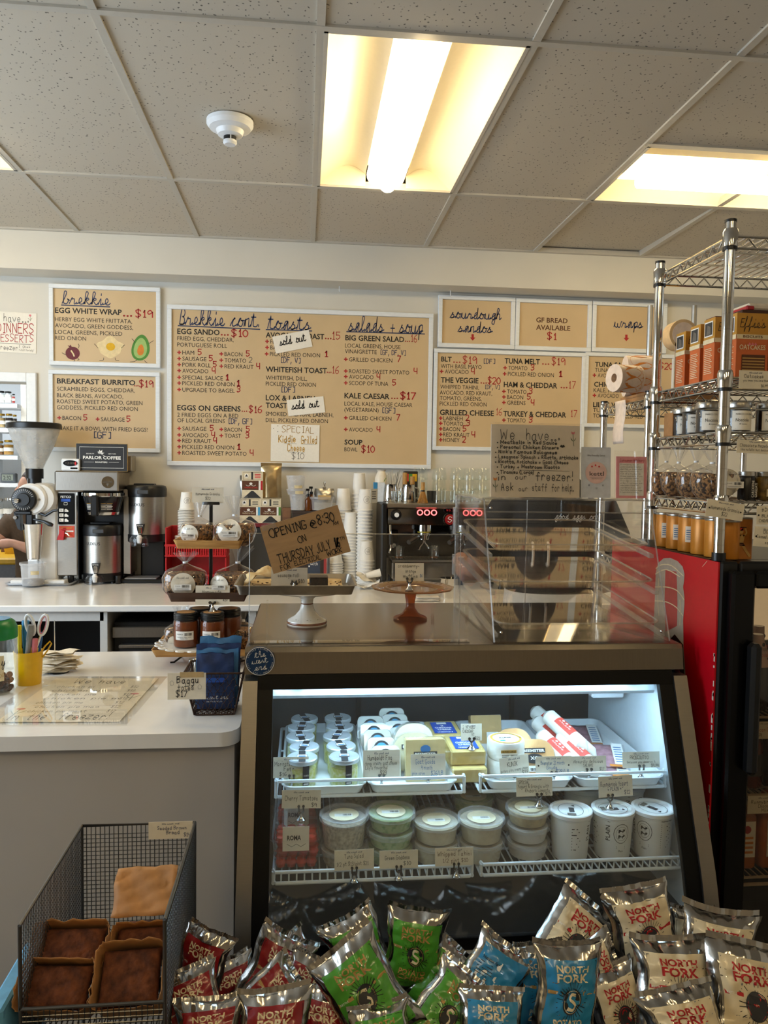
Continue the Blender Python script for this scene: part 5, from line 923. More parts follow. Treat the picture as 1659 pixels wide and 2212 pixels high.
# lace-edged white plate and the caramel jars
q = sub('lace_plate', 'white pierced lace-edged plate on the bottom tier', 'plate', -24, -40, 38.5); MILK = mat('milk_glass', 'ece9e2', .3, var=.02)
v = lathe([(.5, 0), (60, 0), (70, 3), (70, 5), (60, 2.4), (.5, 2.4)], 40); q.p('plate', v, MILK); 
for i in range(20): a = 2*PI*i/20; q.p('lace_loop', tube([((77+8*math.cos(b))*math.cos(a)-7*math.sin(b)*math.sin(a), (77+8*math.cos(b))*math.sin(a)+7*math.sin(b)*math.cos(a), 5+1.5*math.cos(b)) for b in [2*PI*j/12 for j in range(12)]], 2, 6, closed=True), MILK)
CARM = mat('caramel', '7a3c12', .35, var=.05); 
for (dx, dy, lb) in ((-44, -56, 'caramel jar at the front left of the lace plate'), (10, -58, 'caramel jar at the front right of the lace plate, under the card clip'), (-20, -8, 'caramel jar at the back left of the lace plate'), (40, -12, 'caramel jar at the back right of the lace plate')):
    q = sub('caramel_jar', lb, 'jar', dx, dy, 41.5, 'jars of caramel'); q.p('caramel', lathe([(.5, 2), (23, 2), (24.5, 5), (24.5, 50), (23, 54), (.5, 54)], 30), CARM); q.p('glass', lathe([(23.5, 0), (25.6, 3), (26, 50), (24, 57), (22, 60)], 30, cap=False), clear('jar_glass', (.93, .9, .88), .02)); q.p('lid', G(lathe([(.5, 57), (24.5, 57), (24.5, 70), (23, 72), (.5, 72)], 30), *[lathe([(24.4, 59+3*i), (25.2, 60+3*i), (24.4, 61+3*i)], 30, cap=False) for i in range(3)]), BLACK); q.p('lid_sticker', lathe([(.5, 72.1), (18.5, 72.1), (18.5, 72.5), (.5, 72.5)], 28), mat('peach_sticker', 'c99257', .6))
    if dy < -30: q.patch('label', mat('label_white', 'f2efe8', .6), 26.3, -19, 20, 18, 36); I = q.cink(26.7, 0, 0, 18); I.bars(1, 9, 15, 6); I.text('Caramel jar', -16, 11, 2.4, 14, 'k'); I.text('Ingredients: Sugar, cream', -15, 5, 2, 30, 'k'); I.text('butter, salt', -8, 2, 2, 15, 'k'); I.done(q.t)
# card in a chrome clip
def clipcard(name, label, P, u, w, h, lines, cat='price card', group='price cards in chrome clips', tiltz=0, up=24, lean=.12, holes=False, head='n', side=0):
    q = K(name, label, cat, 830, 1106, Y=2.0, group=group); q.u = u; q.t.location = P; q.t.rotation_euler = (0, 0, tiltz)
    westcard(q, (side, 1.2, up), w, h, lines, (math.cos(0), 0, math.sin(0)), (0, lean, 1), holes, head)
    cl = q.p('clip_base', lathe([(.5, 0), (9, 0), (9.4, 1.6), (6, 5), (3.2, 10), (2.4, 15), (.5, 15)], 20), CHROME)
    q.p('clip_jaw', G(tube([(0, 0, 14), (-5, -.5, 20), (-5, -.5, up+5)], 1.9, 8), tube([(0, 0, 14), (5, -.5, 20), (5, -.5, up+5)], 1.9, 8), mv(cyl(3, -1, 1, 12), -5, -.6, up+5, rx=PI/2), mv(cyl(3, -1, 1, 12), 5, -.6, up+5, rx=PI/2)), mat('dark_chrome', '6e6a64', .2, 1))
    return q
jp = SP+Vector((10, -58, 41.5+72.6))*su
clipcard('price_card', 'homemade caramel card held by a clip on a caramel jar', jp, su, 70, 40, [('Homemade', .2, .58, .17, .55, 'k'), ('Caramel', .35, .34, .17, .33, 'k'), ('$20', .8, .2, .16, .14, 'k')], up=14, holes=True)
# ---- wire basket of folded totes
k = K('wire_basket', 'rusty chicken-wire basket of folded tote bags on the order counter', 'basket', 465, 1540, ZP); RUST = mat('rusty_wire', '4a3020', .7, .4, var=.3)
bx, by_, tx, ty, hz = 42, 36, 62, 56, 96
def rr4(hx, hy, z): return [(a, b, z) for a, b in rrect(-hx, hx, -hy, hy, 6)]
k.p('rim', tube([(p[0], p[1]+18, p[2]) for p in rr4(tx, ty, hz)], 2, 6, closed=True), RUST); k.p('base_ring', tube([(p[0], p[1]+18, p[2]) for p in rr4(bx, by_, 2)], 1.7, 6, closed=True), RUST); k.p('base_bar', tube([(-bx, 18, 2), (bx, 18, 2)], 1.2, 6), RUST); k.p('base_bar', tube([(0, 18-by_, 2), (0, 18+by_, 2)], 1.2, 6), RUST)
for sx, sy in ((-1, -1), (1, -1), (1, 1), (-1, 1)): k.p('corner_rod', tube([(sx*bx, 18+sy*by_, 2), (sx*tx, 18+sy*ty, hz)], 1.7, 6), RUST)
wires = []
def face(fn):
    nu, nv = 7, 7
    for j in range(nv):
        for i in range(nu):
            o = .5*(j % 2); a = [fn(((i+o+d)/nu), (j+e)/nv) for d, e in ((0, 0), (.25, .35), (.25, .75), (.5, 1.0), (.75, .75), (.75, .35), (1.0, 0))]
            if i+o+1 <= nu: wires.append(tube(a, .75, 4))
for sy in (-1, 1): face(lambda u_, v_, sy=sy: ((2*u_-1)*(bx+(tx-bx)*v_), 18+sy*(by_+(ty-by_)*v_), 2+(hz-2)*v_))
for sx in (-1, 1): face(lambda u_, v_, sx=sx: (sx*(bx+(tx-bx)*v_), 18+(2*u_-1)*(by_+(ty-by_)*v_), 2+(hz-2)*v_))
face(lambda u_, v_: ((2*u_-1)*bx, 18+(2*v_-1)*by_, 2))
k.p('wire_netting', G(*wires), RUST)['kind'] = 'stuff'
TOTE = mat('navy_nylon', '1c3a6e', .5, var=.12, scale=20, bump=.5, bscale=35, col2='16294f'); TOTL = mat('blue_nylon', '3f79a8', .45, var=.15, scale=20, bump=.5, bscale=35)
for i, (y, z, w, h, m, a, lb) in enumerate(((-8, 8, 40, 120, TOTE, -.06, 'navy folded tote at the front of the wire basket, with printed panel'), (8, 12, 46, 122, TOTL, .05, 'lighter blue folded tote second in the wire basket'), (22, 14, 48, 128, TOTE, .1, 'navy folded tote third in the wire basket'), (36, 20, 44, 134, TOTL, .2, 'light blue tote leaning at the back of the wire basket'))):
    q = K('folded_tote', lb, 'tote bag', 465, 1540, ZP, group='folded totes in the wire basket')
    def fnt(s): return lambda p, r: (p*w*(1+.04*wob(p, r, i))+(r+1)*14*math.sin(a), y+14+s*(7*(1-p*p*.6)*(1-abs(r)**3*.7)+.5)+1.6*wob(p*2, r*2, i+s)+(r+1)*3, z+(r+1)*h/2+(4*wob(p*1.5, 1, i) if r > .8 else 0))
    q.p('fabric', G(crumple(14, 16, fnt(1)), crumple(14, 16, fnt(-1))), m, smooth=60)
    if i == 0:
        I = q.ink((0, y+3.6, z)); I.rect(-34, 20, 60, 70, 'bl'); I.text('BAGGU', -20, 62.5, 5, 26, 'sb'); I.line([(-34, 36), (20, 38), (22, 60)], .7, 'k'); I.hand('west end', -18, 24, 8, 46, 'w', .1, .3, True); I.text('SHELTER ISLAND, NY', -18, 17, 3, 34, 'w'); I.done(q.t)
q = K('silver_pouch', 'crinkled silver bag tucked at the left of the wire basket', 'bag', 410, 1500, ZP, dy=.05); q.p('foil', crumple(10, 10, lambda a, b: (a*9+2*wob(a, b)+2, 3*wob(a*2, b*2), 34+b*34)), SILF, smooth=60).modifiers.new('s', 'SOLIDIFY').thickness = .001
P = onY(404, 1511, onZ(430, 1545, ZP).y-.012); q = K('totes_card', 'tote price card hanging on the front of the wire basket', 'price card', 404, 1511, Y=P.y-.03); q.p('card', box(-41, 40, 0, 1, 0, 58), CARD); q.p('tape', box(-15, 35, -.6, 0, 48, 60), mat('tan_tape2', 'c4a878', .4)); I = q.ink((0, -.4, 0)); I.hand('Baggu', -22, 36, 14, 46, 'k', .12); I.hand('totes', -20, 21, 12, 34, 'k', .12); I.hand('$17', -24, 6, 13, 25, 'k', .12)
for x, z in ((-32, 36), (27, 27)): I.line([(x-3, z-4), (x+3, z-4), (x+4, z+2), (x, z+6), (x-4, z+2), (x-3, z-4)], .6, 'g')
I.done(q.t)
# ================================================================== refrigerated display case
ZT = 1.20; CX0, CX1 = -.130, .905; CYF, CYB = 1.772, 2.30
dc = thing('display_case', 'stainless refrigerated deli case with a curved glass front', 'display case', (0, 0, 0))
FRST = mat('case_steel', '8d8780', .36, 1, var=.02, scale=25, stretch=(1, 1, 20)); TOPST = mat('case_top_steel', '8f877c', .22, 1, var=.03, scale=20, stretch=(20, 1, 1))
GASK = mat('black_border', '030303', .4, var=.1, spec=.2)
# glass front profile (y, z), from top to bottom, gently curved
GP = [(1.760, 1.128), (1.722, 1.03), (1.678, .92), (1.630, .80), (1.592, .70), (1.568, .60)]
def sm(p, k=4): return smooth2(p, k)
GPS = sm(GP)
def gy(z):
    for a, b in zip(GPS, GPS[1:]):
        if b[1] <= z <= a[1]: t_ = (z-b[1])/(a[1]-b[1]); return b[0]+(a[0]-b[0])*t_
    return GPS[0][0] if z > GPS[0][1] else GPS[-1][0]
link('top_panel', box(CX0, CX1, CYF, CYB+.06, ZT-.02, ZT, .004), TOPST, dc, 0)
link('top_fascia', prism([(CYF, ZT-.001), (CYF-.006, ZT-.012), (CYF-.014, 1.140), (CYF+.004, 1.137), (CYF+.012, ZT-.02)], CX0, CX1, 'x'), TOPST, dc, 0)
def strip(x0, x1, off0, off1, m, name, z0=.58, z1=1.139):
    pts = [(y, z) for y, z in GPS if z0 <= z <= z1]; poly = [(y+off0, z) for y, z in pts]+[(y+off1, z) for y, z in pts[::-1]]
    return link(name, prism(poly, x0, x1, 'x'), m, dc, 30)
strip(CX0-.003, CX0+.030, -.014, .06, FRST, 'side_frame'); strip(CX1-.030, CX1+.003, -.014, .06, FRST, 'side_frame')
strip(CX0+.0305, CX0+.064, -.006, .012, GASK, 'glass_border'); strip(CX1-.064, CX1-.0305, -.006, .012, GASK, 'glass_border')
link('glass_border', prism([(gy(1.137)-.006, 1.139), (gy(1.105)-.006, 1.108), (gy(1.105)+.006, 1.108), (gy(1.137)+.012, 1.139)], CX0+.0305, CX1-.0305, 'x'), GASK, dc, 0)
link('glass_border', prism([(gy(.60)-.006, .60), (gy(.62)-.006, .622), (gy(.62)+.008, .622), (gy(.60)+.01, .58)], CX0+.0305, CX1-.0305, 'x'), GASK, dc, 0)
strip(CX0+.055, CX1-.055, -.003, .002, clear('case_glass', (.93, .95, .95), .015, 1.5, haze=.018), 'front_glass', .6, 1.13)
link('base_bumper', box(CX0, CX1, 1.535, 1.65, .545, .598, .01), mat('bumper_grey', 'a9a49c', .5), dc); link('base_cabinet', box(CX0, CX1, 1.58, 2.34, .02, .545, .006), mat('case_black', '121213', .4), dc, 0)
for x in (CX0+.06, CX1-.06):
    for y in (1.74, 2.26): link('foot', cyl(.025, 0, .02, 14, x, y), BLACK, dc)
side_poly = [(y+.012, z) for y, z in GPS]+[(1.60, .546), (2.34, .546), (2.34, ZT-.021), (CYF+.02, ZT-.021), (CYF+.012, 1.139)]
LINER = mat('white_liner', 'dfe6ea', .35, var=.02)
for x0, x1, m in ((CX0, CX0+.012, FRST), (CX1-.012, CX1, mat('case_side_black', '0d0d0e', .4))): link('side_wall', prism(side_poly, x0, x1, 'x'), m, dc, 0)
inner = [(y+.02, z) for y, z in GPS]+[(1.62, .60), (2.30, .60), (2.30, 1.12), (CYF+.03, 1.12)]
for x0, x1 in ((CX0+.0125, CX0+.03), (CX1-.025, CX1-.0125)): link('liner_wall', prism(inner, x0, x1, 'x'), LINER, dc, 0)
link('back_doors', box(CX0+.03, CX1-.025, 2.30, 2.33, .60, 1.17), mat('back_door_dark', '34383b', .3, var=.05), dc, 0)
for x in (onY(775, 1560, 2.29).x, onY(1105, 1560, 2.29).x): link('door_stile', box(x-.006, x+.006, 2.285, 2.2995, .66, 1.1), mat('stile_black', '151618', .4), dc, 0)
link('floor_deck', box(CX0+.03, CX1-.025, 1.60, 2.30, .59, .602), mat('deck_dark', '1d1e20', .4, var=.05), dc, 0)
link('rear_grille', G(*[box(CX0+.05, CX1-.05, 2.27, 2.29, .61+.012*i, .616+.012*i) for i in range(8)]), mat('grille_dark', '2a2b2d', .4), dc, 0)
# lamp housing along the top, white with a cold LED strip
LEDM = mat('cold_led', 'dff0ff', .4, emit=LED, ecol=(.50, .77, 1.0))
link('lamp_housing', prism([(1.815, 1.118), (1.800, 1.078), (1.806, 1.070), (1.93, 1.070), (1.93, 1.118)], CX0+.045, CX1-.05, 'x'), mat('lamp_housing_white', 'dfe8ee', .4), dc, 0)
link('led_strip', box(CX0+.06, CX1-.07, 1.83, 1.86, 1.064, 1.0695), LEDM, dc, 0)
link('led_strip', box(CX0+.06, CX1-.07, 1.774, 1.786, 1.112, 1.119), LEDM, dc, 0)
for x in (CX0+.10, CX1-.12): link('lamp_bracket', box(x, x+.035, 1.79, 1.80, 1.10, 1.122, .002), WHITE, dc, 0)
link('arm_bracket', box(CX1-.13, CX1-.04, 2.0, 2.03, 1.0, 1.02, .004), WHITE, dc, 0)
# ---- shelves of white wire
WW = mat('white_wire', 'dfe6ea', .35, var=.01)
YU = 1.765; ZU = onY(800, 1716, YU).z; YL = 1.655; ZL = onY(800, 1900, YL).z
def rackshelf(label, x0, x1, y0, y1, z, lip, struts=True):
    t = thing('wire_shelf', label, 'shelf', (0, 0, 0), 0, 'white wire shelves in the case'); r = .0042
    zt_ = z+lip
    link('front_rail', tube([(x0, y0+.012, zt_), (x0+.004, y0, zt_), (x1-.004, y0, zt_), (x1, y0+.012, zt_)], r, 8), WW, t); link('front_rail', tube([(x0, y0+.01, z), (x0+.006, y0-.001, z), (x1-.006, y0-.001, z), (x1, y0+.01, z)], r, 8), WW, t)
    for x in (x0, x1): link('side_rail', tube([(x, y0, z), (x, y1, z)], r, 8), WW, t); link('lip_post', tube([(x, y0+.004, z), (x, y0+.004, zt_)], r*.9, 8), WW, t)
    link('back_rail', tube([(x0, y1, z), (x1, y1, z)], r, 8), WW, t)
    n = int((x1-x0)/.0165)
    for i in range(1, n): 
        x = x0+(x1-x0)*i/n; link('shelf_wire', tube(([(x, y0, zt_-.001)] if struts else [])+[(x, y0+.002, z+.002), (x, y1, z+.002)], .0019, 6), WW, t)
    for y in (y0+.12, y0+.3): link('cross_wire', tube([(x0, y, z-.002), (x1, y, z-.002)], .0028, 6), WW, t)
xm0, xm1 = onY(1003, 1700, YU).x, onY(1038, 1700, YU).x
xa, xb = onY(596, 1700, YU).x, CX1-.032
rackshelf('upper left white wire shelf inside the deli case', xa, xm0, YU, 2.24, ZU, .036, False); rackshelf('upper right white wire shelf inside the deli case', xm1, xb, YU, 2.24, ZU, .036, False)
xn0, xn1 = onY(1020, 1890, YL).x, onY(1040, 1890, YL).x
rackshelf('lower left white wire shelf inside the deli case', onY(590, 1890, YL).x, xn0, YL, 2.24, ZL, .024); rackshelf('lower right white wire shelf inside the deli case', xn1, xb, YL, 2.24, ZL, .024)
# ---- trays on the upper shelf
ENW = mat('white_tray_enamel', 'e6eaec', .3, var=.01)
trz = ZU+.0045
def tray(label, px0, px1, back=2.2):
    a = onY(px0, 1700, YU).x; b = onY(px1, 1700, YU).x
    t = thing('display_tray', label, 'tray', ((a+b)/2, (YU-.014+back)/2, trz), 0, 'white trays in the deli case'); link('tray', pan((b-a)/2, (back-YU+.008)/2, .023, .0015, .010, .025, .004), ENW, t); return t
tray('white tray holding the feta jars', 611, 789); tray('white tray holding white cheeses and gouda', 797, 985); tray('white tray holding the round cheese and aged gouda', 1052, 1236); tray('white tray holding salami and prosciutto', 1244, 1432)
tf_z = trz+.0022
# ---- jars of marinated feta
FETA = mat('feta_oil', 'c9c64a', .3, var=.25, scale=120, col2='e8e2b8'); DKL = mat('black_label', '17181a', .5)
jn = ['first', 'second', 'third', 'fourth', 'fifth']
x0_, x1_ = onY(652, 1700, YU+.03).x, onY(739, 1700, YU+.03).x
proto = None
for c, X in enumerate((x0_, x1_)):
    for r_ in range(5):
        lb = 'feta jar in the %s column of the tray, %s from the front' % (['left', 'right'][c], jn[r_]); loc = (X+.006*math.sin(r_*2+c), YU+.048+r_*.073, tf_z)
        if proto is None:
            t = thing('feta_jar', lb, 'jar', loc, 0, 'jars of feta'); r = .0348
            link('feta', lathe([(.0005, .002), (r*.9, .002), (r*.93, .006), (r*.93, .046), (.0005, .047)], 26), FETA, t); link('glass', lathe([(r*.95, 0), (r, .004), (r, .050), (r*.9, .056), (r*.9, .060)], 26, cap=False), GLASS, t)
            ld = link('lid', lathe([(.0005, .058), (r*1.02, .058), (r*1.04, .060), (r*1.04, .0665), (r*.98, .069), (.0005, .069)], 28), mat('lid_silver', 'd6dadc', .35, .5, var=.03), t)
            I = Ink(frame_of((0, 0, .0692), (1, 0, 0), (0, 1, 0))); I.rect(-.008, .008, -r, r, 'dg', .0003); I.rect(-.012, .012, -.011, .011, 'dg', .0004); I.rect(-.011, .011, -.006, .009, 'w', .0006); I.rect(-.008, .008, -.004, .003, 'sb', .0008); I.done(ld)
            v = [(rr*math.sin(a), -rr*math.cos(a), z) for z in (.012, .058) for rr in (r*1.015,) for a in [.05+.11*i for i in range(5)]]; lb_ = sheet('seal_label', (v, [(i, i+1, i+6, i+5) for i in range(4)]), DKL, t, 1)
            I = Ink(frame_of((r*1.02*math.sin(.27), -r*1.02*math.cos(.27), 0), (math.cos(.27), math.sin(.27), 0), (0, 0, 1))); I.rect(-.006, .006, .014, .018, 'w'); I.text('GOAT', -.005, .024, .004, .010, 'w'); I.text('CHEESE', -.006, .034, .0035, .012, 'w'); I.done(lb_)
            proto = t
        else: dup(proto, loc, lb, rz=[.3, -.2, .15, -.1, .25, 0, .2, -.25, .1, .05][c*5+r_])
# ---- wrapped white cheeses, standing slabs in two columns
CHEW = mat('white_cheese', 'e9e6da', .5, var=.04, sss=.1); CREAM = mat('gouda_cream', 'e3c98c', .5, var=.06); YELC = mat('cheddar_yellow', 'ddc071', .5, var=.05); WRAP = clear('shrink_wrap', (.97, .97, .97), .07, 1.6, haze=.03)
def slab(label, px, dyb, w, h, T_, lean, m, Xoff=0, decor=None, rnd_=.2, name='cheese_wedge'):
    P = onY(px, 1700, YU+.03); t = thing(name, label, 'cheese', (P.x+Xoff, YU+.03+dyb, tf_z), 0, 'cheeses in the deli case'); t.rotation_euler = (-lean, 0, 0)
    ol = [(a, b+h/2) for a, b in rrect(-w/2, w/2, -h/2, h/2, min(w, h)*rnd_, 6)]
    link('cheese', prism(ol, 0, T_), m, t); link('wrap', prism([(a*1.03, h/2+(b-h/2)*1.03) for a, b in ol], -.0015, T_+.0015), WRAP, t)
    I = Ink(frame_of((0, -.0022, 0), (1, 0, 0), (0, 0, 1)))
    if decor: decor(I, w, h); I.done(t)
    return t
def ringlogo(I, w, h):
    r = w*.25; q = h*.66; I.line([(r*math.cos(a), q+r*math.sin(a)) for a in [2*PI*i/24 for i in range(25)]], r*.3, 'dg'); I.disc(0, q, r*.85, col='bu'); I.text('FOG', -r*.5, q-r*.15, r*.35, r, 'w', lift=.0009)
for i, (px, dyb) in enumerate(((838, .03), (834, .09), (830, .148), (826, .205), (822, .262))): slab('wrapped white cheese in the left row behind the fog card, %s from the front' % jn[i], px, dyb, .070, .082, .028, .5, CHEW, decor=ringlogo)
for i, (px, dyb) in enumerate(((890, .16), (887, .218), (884, .275), (882, .33))): slab('wrapped white cheese in the right row behind the gouda, %s from the front' % jn[i], px, dyb, .070, .082, .028, .5, CHEW, decor=ringlogo)
slab('half-round wrapped cheese with an orange sticker', 910, .115, .10, .105, .04, .25, mat('pale_gouda', 'ece2c8', .5), rnd_=.42, decor=lambda I, w, h: (I.disc(0, h*.5, w*.24, w*.18, 'or'), I.hand('the', -w*.12, h*.5, h*.08, w*.24, 'w', .14, .2, True)))
def beem(I, w, h): I.rect(-w*.3, w*.3, h*.60, h*.72, 'dg'); I.text('BEEMSTER', -w*.27, h*.63, h*.06, w*.54, 'w', .03, lift=.0009); I.disc(0, h*.78, w*.13, w*.1, 'sb'); I.disc(0, h*.14, w*.15, w*.1, 'bu')
slab('wrapped goat gouda half wheel with a blue crest', 905, .075, .105, .095, .03, .25, mat('goat_gouda', 'e9dcb4', .5), rnd_=.45, decor=beem); slab('cut goat gouda wedge in front, behind its card', 922, .02, .095, .098, .035, .15, CREAM, rnd_=.03, decor=beem)
# cheddar blocks
def chedd(I, w, h): I.rect(-w*.36, w*.36, h*.12, h*.92, 'bl'); I.rect(-w*.16, w*.16, h*.76, h*.88, 'w', .0009); I.text('2', -w*.06, h*.6, h*.1, w*.1, 'w', .02, lift=.0009); I.text('CHEDDAR', -w*.28, h*.46, h*.09, w*.56, 'w', .03, lift=.0009); I.text('CHEESE', -w*.22, h*.33, h*.09, w*.44, 'w', .03, lift=.0009); I.bars(-w*.25, h*.17, w*.5, h*.06, 'w', lift=.0009)
for i, (px, yb_, zz) in enumerate(((1013, .02, 0), (1013, .04, .036), (985, .14, .0), (985, .155, .036))):
    P = onY(px, 1690, YU+.05); t = thing('cheddar_block', ['lower front cheddar block under the labelled one', 'front cheddar block with a blue label', 'lower back cheddar block', 'back cheddar block with a blue label'][i], 'cheese', (P.x, YU+.02+yb_, ZU+.004+zz), 0, 'cheddar blocks')
    w, d, h = .085, .115, .035; link('cheese', box(-w/2, w/2, 0, d, 0, h, .003), YELC, t, 0); link('wrap', box(-w/2-.001, w/2+.001, -.001, d+.001, -.0002, h+.0006, .003), WRAP, t, 0)
    if i % 2: I = Ink(frame_of((0, 0, h+.0008), (1, 0, 0), (0, 1, 0))); chedd(I, w*.95, d*.95); I.done(t)
# round cheese and stack below
P = onY(1088, 1650, YU+.10)
for i in range(2):
    t = thing('round_cheese', ['lower wrapped round cheese behind its card', 'upper wrapped round cheese with a printed band'][i], 'cheese', (P.x, YU+.085, tf_z+.045*i), 0, 'round cheeses'); r = .046
    link('cheese', lathe([(.0005, 0), (r*.94, 0), (r, .006), (r, .038), (r*.95, .044), (.0005, .0445)], 30), mat('bloomy_rind', 'eeeadf', .6, var=.06, bump=.3, bscale=60), t)
    I = Ink(frame_of((0, 0, .0448), (1, 0, 0), (0, 1, 0))); I.line([(r*.78*math.cos(a), r*.78*math.sin(a)) for a in [2*PI*j/24 for j in range(25)]], .006, 'o'); I.text('KUNIK', -.016, -.002, .008, .032, 'k', .02); I.disc(-.012, -.017, .008, .004, 'bu'); I.done(t)
    v = [(r*1.01*math.sin(a), -r*1.01*math.cos(a), z) for z in (.008, .032) for a in [-.75+.15*j for j in range(11)]]; bd = sheet('band_label', (v, [(j, j+1, j+12, j+11) for j in range(10)]), PAPER, t, 1)
    I = Ink(frame_of((0, -r*1.03, 0), (1, 0, 0), (0, 0, 1))); I.rect(-.024, .014, .024, .031, 'o'); I.text('KUNIK LARGE', -.02, .025, .0045, .032, 'k', .02, lift=.0009); I.bars(.0, .012, .018, .008, lift=.0009); [I.rect(-.022, -.004, .010+.004*j, .0115+.004*j, 'k', .0009) for j in range(3)]; I.done(bd)
def xo(I, w, h): I.rect(-w*.28, w*.28, h*.62, h*.76, 'dg'); I.text('BEEMSTER', -w*.26, h*.65, h*.07, w*.52, 'w', .03, lift=.0009); I.disc(0, h*.46, w*.22, h*.14, 'dg'); I.text('XO', -w*.1, h*.43, h*.09, w*.2, 'w', .03, lift=.0009); I.rect(-w*.16, w*.14, h*.1, h*.26, 'w'); I.bars(-w*.12, h*.12, w*.2, h*.08, lift=.0009)
slab('front wedge of aged amber gouda with a round label', 1168, .04, .105, .085, .03, .45, mat('xo_gouda', 'd9a566', .5), rnd_=.42, decor=xo); slab('back wedge of aged amber gouda, left of the front one', 1140, .11, .095, .09, .03, .45, mat('xo_gouda', 'd9a566', .5), rnd_=.42, decor=xo)
slab('tan paper-wrapped cheese block at the back with a white label', 1108, .27, .085, .075, .03, .3, mat('tan_wrap', 'cda462', .6), rnd_=.05, decor=lambda I, w, h: (I.rect(0, w*.4, h*.1, h*.4, 'w'), I.rect(w*.05, w*.3, h*.2, h*.24, 'k', .0009)))
# salami logs and prosciutto
for i, (px, y_, a, zz) in enumerate(((1262, .045, .42, .022), (1218, .06, .46, .022), (1252, .125, .45, .03), (1206, .15, .5, .03), (1232, .10, .46, .06), (1200, .24, .5, .03))):
    P = onY(px, 1690, YU+y_); t = thing('salami_log', ['salami log in white paper at the front of its tray', 'salami log left of the front one', 'salami log in the middle of the tray', 'salami log at the back left of the tray', 'salami log lying on top of the pile', 'salami log at the very back of the pile'][i], 'salami', (P.x, YU+y_+.05, tf_z+.021+zz), a, 'salami logs'); t.rotation_euler = (.36, 0, a)
    link('paper_wrap', mv(lathe([(.004, -.075), (.012, -.072), (.0205, -.062), (.021, .06), (.010, .075), (.003, .08)], 22), rx=PI/2), mat('salami_paper', 'e9e3d8', .6, var=.04, bump=.4, bscale=60), t); 
    v = [(.0214*math.sin(b), y, .0214*math.cos(b)) for y in (-.03, .03) for b in [-.9+.2*j for j in range(10)]]; bd = sheet('red_band', (v, [(j, j+1, j+11, j+10) for j in range(9)]), mat('salami_red', 'd24a3a', .6), t, 1); I = Ink(frame_of((0, 0, .0216), (0, -1, 0), (1, 0, 0))); [I.poly([(-.018+.012*j, 0), (-.014+.012*j, .004), (-.010+.012*j, 0), (-.014+.012*j, -.004)], 'w') for j in range(3)]; I.text('SALAMI', -.02, -.012, .005, .04, 'w'); I.done(bd)
for i, (px, y_, a, zz, lb) in enumerate(((1335, .05, .25, 0, 'vacuum pack of sliced prosciutto at the bottom right'), (1330, .08, .15, .012, 'vacuum pack of sliced prosciutto lying on top'), (1275, .27, .4, .0, 'vacuum pack of sliced meat at the back'))):
    P = onY(px, 1690, YU+y_); t = thing('prosciutto_pack', lb, 'meat pack', (P.x, YU+y_+.06, tf_z+zz+.004), a, 'packs of sliced meat'); t.rotation_euler = (.16, 0, -.3+a*.3)
    link('meat', crumple(10, 8, lambda p, q: (p*.04, q*.055, .004+.002*wob(p*2, q*2, i))), mat('prosciutto', 'b98890', .5, var=.2, scale=60), t, 60).modifiers.new('s', 'SOLIDIFY').thickness = .004; link('film', box(-.05, .05, -.065, .065, .0, .0012), WRAP, t, 0)
    I = Ink(frame_of((0, 0, .0085), (1, 0, 0), (0, 1, 0))); I.rect(.014, .042, -.05, .055, 'w'); [I.rect(.018, .038, -.04+.012*j, -.036+.012*j, 'sb', .0009) for j in range(7)]; I.rect(.0, .042, -.062, -.052, 'or'); I.done(t)
# ---- tubs on the lower shelf
LIDC = clear('tub_lid', (.93, .94, .95), .12, 1.5, haze=.16); TUBC = clear('tub_wall', (.92, .93, .94), .1, 1.45, haze=.1)
def dtub(label, px, y_, r, h, m, zz=0, sticker=True, fill=.9):
    P = onY(px, 1850, YL+y_); t = thing('deli_tub', label, 'tub', (P.x, YL+y_, ZL+.0065+zz), 0, 'tubs on the lower case shelf')
    link('contents', lathe([(.0005, .002), (r*.82, .002), (r*.93, h*fill*.95), (.0005, h*fill)], 26), m, t); link('tub', lathe([(r*.84, 0), (r*.97, h*.94), (r, h*.95), (r, h)], 28, cap=False), TUBC, t); link('lid', lathe([(.0005, h-.003), (r*.9, h-.003), (r*.93, h+.001), (r*1.03, h+.001), (r*1.05, h-.002), (r*1.04, h-.009), (r*1.01, h-.009)], 30, cap=False), LIDC, t)
    if sticker: I = Ink(frame_of((0, 0, h-.0025), (1, 0, 0), (0, 1, 0))); I.disc(0, 0, r*.62, col='cr', n=28); I.rect(-r*.4, r*.35, -r*.22, r*.05, 'w', .0008); I.bars(-r*.05, -r*.15, r*.36, r*.16, 'k', lift=.001); I.done(t)
    return t
TUNA = mat('tuna_salad', 'cbb99c', .8, var=.25, scale=140); GGOD = mat('green_dressing', 'a9b878', .7, var=.25, scale=90, col2='5d8a2c', ramp=(.3, .5)); TAHI = mat('tahini', 'd8c8a6', .7, var=.08); YOG = mat('yogurt', 'e8e2d6', .6)
dtub('lower tub of tuna salad under the front one', 742, .075, .054, .038, TUNA); dtub('front tub of tuna salad on top', 742, .075, .054, .070, TUNA, .040)
dtub('lower tub of green goddess dressing', 843, .075, .054, .037, GGOD); dtub('middle tub of green goddess dressing', 843, .075, .054, .034, GGOD, .039); dtub('topmost tub of green goddess dressing', 843, .08, .054, .037, GGOD, .075)
dtub('lower tub of whipped tahini', 941, .07, .053, .046, TAHI); dtub('top tub of whipped tahini', 941, .07, .053, .046, TAHI, .048)
dtub('lower plain tub right of the tahini', 1038, .07, .053, .044, TAHI); dtub('top plain tub right of the tahini', 1038, .07, .053, .050, TAHI, .046)
